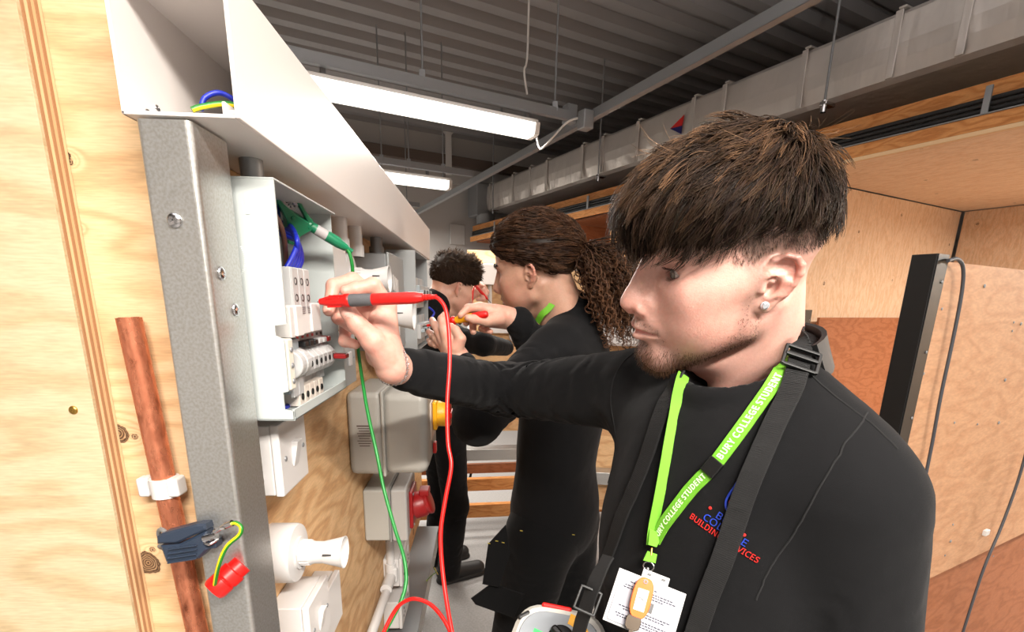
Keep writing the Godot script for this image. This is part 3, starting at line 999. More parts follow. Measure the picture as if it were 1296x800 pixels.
# ---------- the wiring bench at the left ----------
const WALL := -0.29
func cable(called: String, pts: Array, r: float, m: Material, label: String, group := "", cat := "cable") -> MeshInstance3D:
	var b := MB.new()
	b.tube(curve(pts, 8), r, 10)
	return tag(put(self, called, b, m), label, cat, group)
func wires(parent: Node, called: String, pts: Array, r: float, m: Material):
	var b := MB.new()
	b.tube(curve(pts, 6), r, 8)
	put(parent, called, b, m, parent.transform.affine_inverse())
func build_bench():
	var up := Vector3.UP
	# layered near sheet
	var e := atz(39, 100, -0.503)
	var sh := thing("plywood_sheet", "thick pale plywood sheet at the left edge, its layered edge showing", "plywood", T(e.x - 0.45, 1.25, -0.503))
	var tones := [0, 1, 2, 1, 0, 1, 2]
	for k in 7:
		var b := MB.new()
		b.box(Vector3(0.90 + (0.0006 if k % 2 else 0.0), 1.3, 0.0037), 0.0002, Vector3(0, 0, -0.0019 - 0.0038 * k))
		put(sh, "veneer", b, M.ply_near if k == 0 else M.ply_edge[tones[k]])
	var b := MB.new()
	screw_head(b, Transform3D(), 0.0042)
	put(sh, "screw", b, M.brass, T(atz(93, 519, -0.503).x - e.x + 0.45, atz(93, 519, -0.503).y - 1.25, 0.0))
	# end sheet behind the column
	b = MB.new()
	b.box(Vector3(0.50, 1.3, 0.018), 0.0005, Vector3(0, 0, -0.009))
	var es := put(self, "plywood_sheet", b, M.ply_back, T(-0.5415, 1.25, -0.5305))
	tag(es, "orange tinted plywood sheet with dark knots behind the copper pipe", "plywood")
	# long board carrying the accessories
	b = MB.new()
	b.box(Vector3(0.018, 1.30, 1.74), 0.001)
	tag(put(self, "plywood_board", b, M.ply_wall, T(WALL - 0.009, 1.10, -1.42)), "long warm plywood board that the electrical boxes are screwed to", "plywood")
	b = MB.new()
	b.box(Vector3(0.05, 1.7, 0.07), 0.003)
	tag(put(self, "timber_post", b, M.timber_up, T(WALL - 0.045, 0.85, -2.20)), "timber post at the far end of the wiring board", "post")
	# steel column
	var co := thing("steel_column", "galvanised steel channel column at the near end of the bench", "column", T(-0.258, 0, -0.50))
	var pr := PackedVector2Array()
	var hx := 0.0215
	var hz := 0.030
	for c in [[hx, -hz, 0.0], [hx, hz, 0.5], [-hx, hz, 1.0], [-hx, -hz, 1.5]]:
		if c[1] < 0:
			pr.append(Vector2(c[0], c[1]))
			continue
		for k in 6:
			var a: float = (c[2] - 0.5 + k / 10.0) * PI
			var r := 0.0045
			pr.append(Vector2(c[0] - signf(c[0]) * r, c[1] - r) + Vector2(cos(a), sin(a)) * r)
	var inner := [Vector2(-hx + 0.003, -hz), Vector2(-hx + 0.003, hz - 0.003), Vector2(hx - 0.003, hz - 0.003), Vector2(hx - 0.003, -hz)]
	for q in inner: pr.append(q)
	b = MB.new()
	b.prism(pr, 0.0, 1.5855)
	# profile xy -> world x, z
	put(co, "channel", moved(b, Transform3D(Basis(Vector3.RIGHT, Vector3.BACK, Vector3.UP), Vector3.ZERO)), M.steel)
	for i in b.ix.size() / 3:
		var t := b.ix[i * 3]
		b.ix[i * 3] = b.ix[i * 3 + 1]
		b.ix[i * 3 + 1] = t
	(co.get_child(0) as MeshInstance3D).mesh = b.mesh()
	for q in [[atz(221, 279, -0.4695), 0], [atx(280, 346, -0.2362), 1], [atx(298, 392, -0.2362), 1]]:
		b = MB.new()
		screw_head(b, Transform3D(Basis(up, (PI / 2) * q[1]), Vector3.ZERO) * Transform3D(Basis(Vector3.BACK, 0.5), Vector3.ZERO), 0.0062)
		put(co, "screw", b, M.chrome, T(q[0].x + 0.258, q[0].y, q[0].z + 0.50))
	# dado trunking with lid, open at the near end
	var tr := thing("cable_trunking", "long white plastic cable trunking along the top of the bench", "trunking", T(-0.245, 1.588, -0.47))
	var L := 1.50
	b = MB.new()
	b.box(Vector3(0.088, 0.003, L), 0.0008, Vector3(0, 0.0015, -L / 2))
	b.box(Vector3(0.003, 0.105, L), 0.0008, Vector3(-0.0425, 0.0525, -L / 2))
	b.box(Vector3(0.088, 0.003, L), 0.0008, Vector3(0, 0.1035, -L / 2))
	b.box(Vector3(0.003, 0.010, L), 0.0008, Vector3(0.036, 0.007, -L / 2))
	put(tr, "base_channel", b, M.trunk)
	b = MB.new()
	b.box(Vector3(0.0035, 0.106, L), 0.0012, Vector3(0.0455, 0.053, -L / 2))
	b.box(Vector3(0.007, 0.003, L), 0.0008, Vector3(0.041, 0.0045, -L / 2))
	b.box(Vector3(0.007, 0.003, L), 0.0008, Vector3(0.041, 0.0995, -L / 2))
	put(tr, "lid", b, M.trunk)
	b = MB.new()
	b.box(Vector3(0.094, 0.108, 0.004), 0.001, Vector3(0.001, 0.053, -L - 0.002))
	put(tr, "end_cap", b, M.white)
	for q in [[238, 125], [256, 133]]:
		b = MB.new()
		screw_head(b, Transform3D(Basis(up, PI / 2), Vector3.ZERO), 0.0035)
		put(tr, "screw", b, M.chrome, T(-0.041, 0.018 if q[0] == 238 else 0.010, -0.045 if q[0] == 238 else -0.03))
	cable("core_cable", [Vector3(-0.231, 1.5955, -0.478), Vector3(-0.228, 1.606, -0.482), Vector3(-0.218, 1.612, -0.490), Vector3(-0.206, 1.606, -0.505), Vector3(-0.203, 1.603, -0.56), Vector3(-0.21, 1.600, -0.8), Vector3(-0.215, 1.60, -1.4)], 0.0021, M.blue_cable, "blue core looping in the open end of the white trunking")
	cable("core_cable", [Vector3(-0.236, 1.594, -0.474), Vector3(-0.229, 1.598, -0.478), Vector3(-0.214, 1.603, -0.486), Vector3(-0.206, 1.603, -0.50), Vector3(-0.207, 1.599, -0.56), Vector3(-0.214, 1.597, -0.8), Vector3(-0.22, 1.597, -1.4)], 0.0023, M.earth, "green and yellow core in the open end of the white trunking")
	cable("core_cable", [Vector3(-0.262, 1.593, -0.56), Vector3(-0.255, 1.604, -0.54), Vector3(-0.245, 1.606, -0.56), Vector3(-0.24, 1.60, -0.7), Vector3(-0.24, 1.60, -1.4)], 0.0030, mat(Color(0.45, 0.45, 0.46), 0.5), "grey core further inside the white trunking")
	# copper pipe, its clip and the earth lead clipped to it
	var pa := atz(163, 402, -0.514)
	var pb := atz(250, 800, -0.514)
	var dir := (pb - pa).normalized()
	b = MB.new()
	b.tube(PackedVector3Array([pa, pb + dir * 0.25]), 0.0108, 24)
	b.tube(PackedVector3Array([pa + dir * 0.001, pa - dir * 0.0005]), 0.0085, 20)
	tag(put(self, "copper_pipe", b, M.copper), "copper pipe clipped upright to the knotty plywood sheet", "pipe")
	var pc := pa + dir * (pb - pa).length() * 0.495
	var cl := thing("pipe_clip", "white plastic clip round the copper pipe", "clip", along(pc - dir * 0.011, pc))
	cl.transform = Transform3D(frame(Vector3(0, 0, 1), -dir).basis, pc)
	b = MB.new()
	var ring := PackedVector2Array()
	for k in 25: ring.append(Vector2(cos(TAU * k / 28.0 + 0.4), sin(TAU * k / 28.0 + 0.4)) * 0.0136)
	for k in 25: ring.append(Vector2(cos(TAU * (24 - k) / 28.0 + 0.4), sin(TAU * (24 - k) / 28.0 + 0.4)) * 0.0109)
	b.prism(ring, -0.010, 0.010)
	var tw := Transform3D(Basis(Vector3.RIGHT, -PI / 2), Vector3.ZERO)
	put(cl, "ring", b, M.white, tw)
	b = MB.new()
	b.box(Vector3(0.030, 0.019, 0.010), 0.002, Vector3(-0.012, 0, -0.010))
	b.box(Vector3(0.012, 0.021, 0.014), 0.003, Vector3(-0.022, 0, -0.004))
	b.box(Vector3(0.012, 0.020, 0.018), 0.003, Vector3(0.013, 0.001, 0.003))
	put(cl, "foot", b, M.white)
	earth_clamp()
	# red gland with its earth tail
	var gl := atz(307, 714, -0.4665)
	var g0 := atz(273, 745, -0.450)
	var g := thing("red_gland", "red plastic cable gland fixed to the foot of the steel column", "gland", along(gl, g0))
	b = MB.new()
	b.lathe([Vector2(0.0, 0), Vector2(0.0105, 0), Vector2(0.0105, 0.008), Vector2(0.0125, 0.009), Vector2(0.0125, 0.018), Vector2(0.0112, 0.020), Vector2(0.0112, 0.030), Vector2(0.0100, 0.033), Vector2(0.0070, 0.033), Vector2(0.0055, 0.026), Vector2(0.0, 0.026)], 8, 0.95)
	put(g, "nut", b, M.red)
	b = MB.new()
	b.lathe([Vector2(0.0100, 0.020), Vector2(0.0118, 0.021), Vector2(0.0118, 0.031), Vector2(0.0102, 0.034), Vector2(0.0068, 0.034), Vector2(0.0058, 0.027), Vector2(0, 0.027)], 24)
	put(g, "cap", b, M.red)
	cable("earth_wire", [atz(276, 743, -0.456), atz(272, 741, -0.444), atz(277, 715, -0.436), atz(287, 692, -0.436), atz(303, 677, -0.438), atz(305, 667, -0.440), atz(298, 662, -0.442), atz(291, 664, -0.443)], 0.0020, M.earth, "green and yellow earth wire from the red gland to the clamp")
	var cw := thing("cable_lug", "bright ring terminal joining the earth wire to the dark clamp", "lug", T())
	b = MB.new()
	b.tube(PackedVector3Array([atz(294, 662, -0.442), atz(286, 665, -0.443)]), 0.0030, 10)
	put(cw, "barrel", b, M.chrome)
	b = MB.new()
	b.tube(PackedVector3Array([atz(287, 664, -0.443), atz(272, 673, -0.447)]), 0.0022, 8)
	b.at(frame(Vector3(0.3, 0.2, 1), up, atz(280, 668, -0.444)))
	b.lathe([Vector2(0.0, -0.001), Vector2(0.0055, -0.001), Vector2(0.0055, 0.001), Vector2(0, 0.001)], 14)
	put(cw, "tongue", b, M.chrome)

func earth_clamp():
	# dark plastic spring clamp gripping the pipe
	var c := atz(243, 687, -0.462)
	var f := frame(Vector3(0.05, 0.15, 1), (atz(212, 668, -0.482) - atz(220, 714, -0.482)), c)
	f = Transform3D(Basis((atz(275, 668, -0.482) - atz(212, 684, -0.482)).normalized(), 0).orthonormalized() if false else f.basis, c)
	var o := thing("earth_clamp", "dark blue-grey plastic spring clamp gripping the copper pipe", "clamp", f)
	var m := mat(Color(0.13, 0.17, 0.23), 0.42)
	var b := MB.new()
	b.prism(PackedVector2Array([Vector2(-0.026, 0.010), Vector2(-0.022, 0.013), Vector2(0.010, 0.021), Vector2(0.018, 0.021), Vector2(0.019, 0.015), Vector2(-0.008, 0.003), Vector2(-0.026, 0.003)]), -0.009, 0.011, 0.002)
	put(o, "upper_jaw", b, m)
	b = MB.new()
	b.prism(PackedVector2Array([Vector2(-0.024, 0.001), Vector2(-0.007, 0.002), Vector2(0.018, 0.014), Vector2(0.019, -0.004), Vector2(0.010, -0.013), Vector2(-0.016, -0.017), Vector2(-0.020, -0.015)]), -0.008, 0.010, 0.002)
	put(o, "lower_jaw", b, m)
	for k in 4:
		b = MB.new()
		b.box(Vector3(0.026, 0.0016, 0.004), 0.0006, Vector3(-0.006 + 0.001 * k, -0.013 + 0.0042 * k, 0.0105))
		put(o, "grip_rib", b, m, Transform3D(Basis(Vector3.BACK, 0.12), Vector3.ZERO))
	b = MB.new()
	b.box(Vector3(0.016, 0.009, 0.014), 0.002, Vector3(0.018, 0.000, 0.001))
	put(o, "spring_housing", b, m)
	b = MB.new()
	b.tube(PackedVector3Array([Vector3(0.015, 0.006, 0.008), Vector3(0.027, 0.009, 0.008)]), 0.004, 12)
	b.tube(curve([Vector3(0.014, 0.002, 0.008), Vector3(0.022, 0.002, 0.013), Vector3(0.028, 0.005, 0.008)], 4), 0.0015, 6)
	put(o, "spring", b, M.chrome)
	b = MB.new()
	for s in [0.004, -0.004]:
		b.tube(curve([Vector3(-0.022, s + 0.003, -0.004), Vector3(-0.034, s * 2.0 + 0.003, -0.012), Vector3(-0.040, s * 1.4 - 0.004, -0.020), Vector3(-0.030, s - 0.014, -0.026)], 4), 0.0022, 8)
	put(o, "wire_jaw", b, M.steel_dull)

# a board-mounted thing: local x out from the wall, y up, z towards the near end
func on_wall(called: String, label: String, cat: String, y: float, z: float, group := "") -> Node3D:
	return thing(called, label, cat, T(WALL, y, z), group)

func consumer_unit():
	var o := on_wall("consumer_unit", "open pale consumer unit with its cover off, being tested by the near man", "fuse box", 1.32, -0.647)
	var D := 0.088
	var b := MB.new()
	# near and far cheeks with cut-outs on their front edges
	var cheek := PackedVector2Array([Vector2(0, 0), Vector2(D, 0), Vector2(D, 0.010), Vector2(D - 0.010, 0.012), Vector2(D - 0.010, 0.030), Vector2(D - 0.004, 0.032), Vector2(D - 0.004, 0.086), Vector2(D - 0.012, 0.090), Vector2(D - 0.012, 0.100), Vector2(D, 0.102), Vector2(D, 0.238), Vector2(0, 0.238)])
	b.prism(cheek, 0.103, 0.105)
	put(o, "near_cheek", b, M.cu)
	b = MB.new()
	b.prism(PackedVector2Array([Vector2(0, 0), Vector2(D, 0), Vector2(D, 0.060), Vector2(D - 0.006, 0.066), Vector2(D - 0.006, 0.238), Vector2(0, 0.238)]), -0.105, -0.103)
	put(o, "far_cheek", b, M.cu)
	b = MB.new()
	b.box(Vector3(D, 0.002, 0.21), 0.0006, Vector3(D / 2, 0.239, 0))
	b.box(Vector3(0.002, 0.240, 0.21), 0.0, Vector3(0.001, 0.12, 0))
	put(o, "back_and_top", b, M.cu)
	b = MB.new()
	b.box(Vector3(D, 0.002, 0.21), 0.0006, Vector3(D / 2, 0.001, 0))
	b.box(Vector3(0.002, 0.012, 0.21), 0.0006, Vector3(D - 0.001, 0.006, 0))
	put(o, "bottom_tray", b, M.cu)
	# embossed knock-outs on the near cheek
	b = MB.new()
	b.box(Vector3(0.004, 0.018, 0.0006), 0.0, Vector3(0.061, 0.215, 0.1052))
	put(o, "embossed_slot", b, M.cu)
	b = MB.new()
	for k in 24:
		var a := -0.2 + 2.0 * k / 23.0 - PI / 2 + 0.3
		b.box(Vector3(0.0018, 0.0010, 0.0005), 0.0, Vector3(0.032 + 0.022 * cos(a), 0.165 + 0.022 * sin(a), 0.1052))
	put(o, "knock_out", b, mat(Color(0.82, 0.84, 0.83), 0.4))
	# rail and devices; z runs from near (+) to far (-)
	b = MB.new()
	b.box(Vector3(0.004, 0.035, 0.19), 0.001, Vector3(0.022, 0.085, 0))
	put(o, "rail", b, M.steel_dull)
	# incoming terminal block in two rows of holes
	var t := part(o, "terminal_block")
	b = MB.new()
	b.box(Vector3(0.040, 0.046, 0.058), 0.0015, Vector3(0.060, 0.138, 0.030))
	for k in 3: b.box(Vector3(0.0015, 0.044, 0.0170), 0.0005, Vector3(0.0805, 0.138, 0.0495 - 0.0193 * k))
	put(t, "body", b, M.device)
	for k in 3:
		for r in 2:
			b = MB.new()
			b.at(T(0.0812, 0.128 + 0.018 * r, 0.0495 - 0.0193 * k) * Transform3D(Basis(Vector3.BACK, -PI / 2), Vector3.ZERO))
			b.lathe([Vector2(0, 0.0), Vector2(0.0026, 0.0), Vector2(0.0042, 0.0006), Vector2(0.0042, 0.0), Vector2(0, -0.002)], 14)
			put(t, "terminal", b, M.black)
	b = MB.new()
	for k in 3:
		for r in 4: b.box(Vector3(0.0004, 0.0008, 0.011), 0.0, Vector3(0.0815, 0.111 + 0.0022 * r, 0.0495 - 0.0193 * k))
	put(t, "print_lines", b, mat(Color(0.45, 0.42, 0.44), 0.7))
	screw_at(t, Vector3(0.066, 0.142, 0.0595), Vector3.BACK, 0.0045)
	# white shields under it
	for k in 4:
		b = MB.new()
		b.box(Vector3(0.030, 0.034, [0.012, 0.022, 0.026, 0.034][k]), 0.0015, Vector3(0.066 + 0.002 * (k % 2), 0.102 + 0.001 * k, [0.068, 0.049, 0.023, -0.009][k]))
		put(o, "shield", b, M.white_dull)
	# main switch with two broad toggles
	var sw := part(o, "main_switch")
	b = MB.new()
	b.box(Vector3(0.046, 0.060, 0.040), 0.0015, Vector3(0.050, 0.052, 0.052))
	put(sw, "body", b, M.device_grey)
	for k in 2:
		b = MB.new()
		var pr := PackedVector2Array()
		for i in 11: pr.append(Vector2(0.072, 0.055) + Vector2(cos(-1.35 + 2.7 * i / 10.0), sin(-1.35 + 2.7 * i / 10.0)) * 0.0165)
		b.prism(pr, 0.036 + 0.018 * k, 0.051 + 0.018 * k, 0.0012)
		put(sw, "toggle", b, M.device)
		b = MB.new()
		b.box(Vector3(0.004, 0.024, 0.016), 0.0008, Vector3(0.0745, 0.030, 0.0435 + 0.018 * k))
		put(sw, "label_plate", b, M.device)
	# small breakers
	for k in 6:
		var z := 0.022 - 0.0182 * k
		var mb := part(o, "breaker")
		b = MB.new()
		b.prism(PackedVector2Array([Vector2(0.024, 0.022), Vector2(0.066, 0.022), Vector2(0.066, 0.034), Vector2(0.078, 0.037), Vector2(0.083, 0.044), Vector2(0.083, 0.058), Vector2(0.076, 0.066), Vector2(0.068, 0.070), Vector2(0.068, 0.086), Vector2(0.024, 0.086)]), z - 0.0086, z + 0.0086, 0.0007)
		put(mb, "body", b, M.device)
		b = MB.new()
		b.box(Vector3(0.012, 0.007, 0.0125), 0.0015, Vector3(0.0735, 0.0745, z))
		put(mb, "lever", b, M.red_dark if k == 5 else (M.black if k < 3 else M.device))
		b = MB.new()
		b.at(T(0.0832, 0.051, z) * Transform3D(Basis(Vector3.BACK, -PI / 2), Vector3.ZERO))
		b.lathe([Vector2(0, 0), Vector2(0.0025, 0), Vector2(0.0036, 0.0005), Vector2(0.0036, -0.001)], 12)
		put(mb, "screw_hole", b, M.dark)
		b = MB.new()
		b.box(Vector3(0.0004, 0.0035, 0.007), 0.0, Vector3(0.0683, 0.082, z))
		put(mb, "mark", b, mat(Color(0.75, 0.25, 0.25), 0.6) if k < 4 else M.black)
	# maroon lever sticking out at the far end
	b = MB.new()
	b.box(Vector3(0.024, 0.007, 0.018), 0.002, Vector3(0.088, 0.050, -0.078))
	put(o, "red_lever", b, M.red_dark)
	# outgoing terminals
	for k in 5:
		var tb := part(o, "terminal_block")
		b = MB.new()
		b.box(Vector3(0.034, 0.022, 0.0172), 0.001, Vector3(0.058, 0.0105 + 0.004, 0.040 - 0.0182 * k))
		put(tb, "body", b, mat(Color(0.84, 0.80, 0.76), 0.45))
		b = MB.new()
		b.at(T(0.0756, 0.014, 0.040 - 0.0182 * k) * Transform3D(Basis(Vector3.BACK, -PI / 2), Vector3.ZERO))
		b.lathe([Vector2(0, 0), Vector2(0.0028, 0), Vector2(0.0040, 0.0004), Vector2(0.0040, -0.001)], 12)
		put(tb, "terminal", b, M.black)
	b = MB.new()
	b.box(Vector3(0.030, 0.055, 0.016), 0.002, Vector3(0.068, 0.058, 0.086))
	put(o, "near_terminal_bar", b, mat(Color(0.85, 0.83, 0.78), 0.45))
	for k in 3: screw_at(o, Vector3(0.0835, 0.040 + 0.017 * k, 0.086), Vector3.RIGHT, 0.003)
	# cores
	var w := Vector3(WALL, 1.32, -0.647)
	for k in 5:
		wires(o, "blue_core", [w + Vector3(0.020, 0.222 - 0.003 * k, -0.075 + 0.006 * k), w + Vector3(0.052 + 0.004 * k, 0.214 - 0.005 * k, -0.030 + 0.008 * k), w + Vector3(0.074 + 0.002 * (k % 3), 0.192, 0.012 + 0.006 * (k % 3)), w + Vector3(0.072, 0.172, 0.028 - 0.008 * k), w + Vector3(0.062, 0.150, 0.040 - 0.009 * k)], 0.0030, M.blue_cable)
	wires(o, "white_core", [w + Vector3(0.03, 0.225, 0.06), w + Vector3(0.062, 0.215, 0.084), w + Vector3(0.072, 0.195, 0.082), w + Vector3(0.060, 0.178, 0.070), w + Vector3(0.050, 0.15, 0.05)], 0.0026, M.white_cable)
	wires(o, "earth_core", [w + Vector3(0.02, 0.225, 0.07), w + Vector3(0.055, 0.21, 0.090), w + Vector3(0.062, 0.190, 0.090), w + Vector3(0.050, 0.17, 0.085), w + Vector3(0.030, 0.14, 0.08)], 0.0026, M.earth)
	wires(o, "brown_core", [w + Vector3(0.02, 0.225, 0.03), w + Vector3(0.058, 0.222, 0.05), w + Vector3(0.070, 0.20, 0.045), w + Vector3(0.062, 0.17, 0.02), w + Vector3(0.05, 0.14, 0.0)], 0.0030, M.brown_cable)
	wires(o, "blue_core", [w + Vector3(0.05, 0.012, 0.03), w + Vector3(0.060, 0.004, 0.05), w + Vector3(0.05, 0.006, 0.08)], 0.0030, M.blue_cable)
	b = MB.new()
	b.box(Vector3(0.02, 0.014, 0.05), 0.002, Vector3(0.035, 0.228, 0.0))
	put(o, "blue_terminal_bar", b, mat(Color(0.08, 0.20, 0.45), 0.45))
	b = MB.new()
	b.box(Vector3(0.012, 0.010, 0.06), 0.001, Vector3(0.040, 0.214, 0.05))
	put(o, "brass_bar", b, M.brass)
	# galvanised nipple between the unit and the trunking
	var n := on_wall("conduit_nipple", "short galvanised conduit nipple between the near consumer unit and trunking", "conduit", 1.56, -0.600)
	b = MB.new()
	b.at(T(0.045, 0, 0))
	b.lathe([Vector2(0.0, 0), Vector2(0.0115, 0), Vector2(0.0115, 0.028), Vector2(0, 0.028)], 20)
	put(n, "nipple", b, M.steel_dull)
	crocodile()
func part(o: Node, called: String) -> Node3D:
	var p := Node3D.new()
	p.name = called
	o.add_child(p, true)
	return p
func screw_at(o: Node, at: Vector3, out: Vector3, r: float):
	var b := MB.new()
	screw_head(b, frame(out, Vector3.UP if absf(out.y) < 0.9 else Vector3.RIGHT, at), r)
	put(o, "screw", b, M.steel_dull)
func crocodile():
	# green clip biting the unit's top rail, with its lead plug
	var a := dep(352, 243, 0.590)
	var c := dep(393, 288, 0.640)
	var d := (c - a).normalized()
	var f := Transform3D(frame(dep(372, 262, 0.4) - dep(372, 262, 0.6), Vector3.UP).basis, a)
	var x := d
	var z := (EYE - a).normalized()
	z = (z - x * z.dot(x)).normalized()
	f = Transform3D(Basis(x, z.cross(x), z), a)
	var o := thing("crocodile_clip", "green plastic crocodile clip biting the top of the open consumer unit", "clip", f)
	var b := MB.new()
	b.prism(PackedVector2Array([Vector2(-0.004, 0.010), Vector2(0.006, 0.0125), Vector2(0.024, 0.0115), Vector2(0.040, 0.0085), Vector2(0.052, 0.0075), Vector2(0.058, 0.003), Vector2(0.050, 0.001), Vector2(0.036, 0.0045), Vector2(0.018, 0.0085), Vector2(-0.004, 0.0075)]), -0.006, 0.006, 0.001)
	put(o, "upper_jaw", b, M.green)
	b = MB.new()
	b.prism(PackedVector2Array([Vector2(-0.004, -0.004), Vector2(-0.003, -0.008), Vector2(0.016, -0.012), Vector2(0.028, -0.016), Vector2(0.037, -0.024), Vector2(0.050, -0.034), Vector2(0.056, -0.031), Vector2(0.054, -0.016), Vector2(0.058, 0.001), Vector2(0.048, 0.003), Vector2(0.030, -0.002), Vector2(0.012, -0.0045)]), -0.007, 0.007, 0.0012)
	put(o, "lower_jaw", b, M.green)
	for k in 4:
		b = MB.new()
		b.tube(PackedVector3Array([Vector3(0.040 + 0.004 * k, -0.0255 - 0.0025 * k + 0.004, 0.0072), Vector3(0.052 + 0.001 * k, -0.022 - 0.003 * k + 0.004, 0.0072)]), 0.0009, 5)
		put(o, "grip_rib", b, M.green)
	b = MB.new()
	b.ball(Vector3(0.0028, 0.0028, 0.0015), Vector3(0.030, -0.008, 0.0072), 8)
	put(o, "pivot", b, M.green)
	b = MB.new()
	b.box(Vector3(0.030, 0.004, 0.008), 0.0005, Vector3(0.010, 0.006, 0))
	for k in 9: b.box(Vector3(0.0018, 0.003, 0.007), 0.0, Vector3(-0.003 + 0.0034 * k, 0.0035, 0))
	b.box(Vector3(0.026, 0.004, 0.008), 0.0005, Vector3(0.010, -0.004, 0))
	for k in 8: b.box(Vector3(0.0018, 0.003, 0.007), 0.0, Vector3(-0.002 + 0.0034 * k, -0.0015, 0))
	put(o, "steel_teeth", b, M.steel_dull)
	# plug: collar, grey grip, tapered boot
	var p := thing("lead_plug", "green test lead plug with a grey grip pushed into the crocodile clip", "plug", along(dep(396, 288, 0.640), dep(437, 313, 0.665)))
	b = MB.new()
	b.lathe([Vector2(0, -0.010), Vector2(0.0068, -0.010), Vector2(0.0085, -0.007), Vector2(0.0085, -0.004), Vector2(0.0062, -0.003), Vector2(0.0066, 0.006), Vector2(0, 0.006)], 18)
	put(p, "collar", b, M.green)
	b = MB.new()
	b.lathe([Vector2(0.0066, 0.004), Vector2(0.0068, 0.018), Vector2(0.0, 0.018)], 18)
	put(p, "grip", b, mat(Color(0.62, 0.60, 0.60), 0.7))
	b = MB.new()
	b.lathe([Vector2(0.0068, 0.018), Vector2(0.0066, 0.034), Vector2(0.0050, 0.044), Vector2(0.0030, 0.048), Vector2(0.0030, 0.054), Vector2(0.0, 0.055)], 18)
	b.box(Vector3(0.0075, 0.016, 0.0022), 0.001, Vector3(0, 0.028, 0.0068))
	put(p, "boot", b, M.green)
	cable("test_lead", [dep(435, 312, 0.664), dep(442, 320, 0.668), dep(446, 338, 0.675), dep(446, 360, 0.69), dep(448, 400, 0.725), dep(453, 440, 0.73), dep(457, 470, 0.72), dep(465, 520, 0.70), dep(477, 575, 0.685), dep(486, 620, 0.68), dep(500, 670, 0.665), dep(511, 705, 0.65), dep(514, 735, 0.64), dep(508, 760, 0.63), dep(497, 782, 0.62), dep(485, 805, 0.61), dep(470, 840, 0.60)], 0.0024, M.green_cable, "green test lead hanging from the crocodile clip past the boxes")

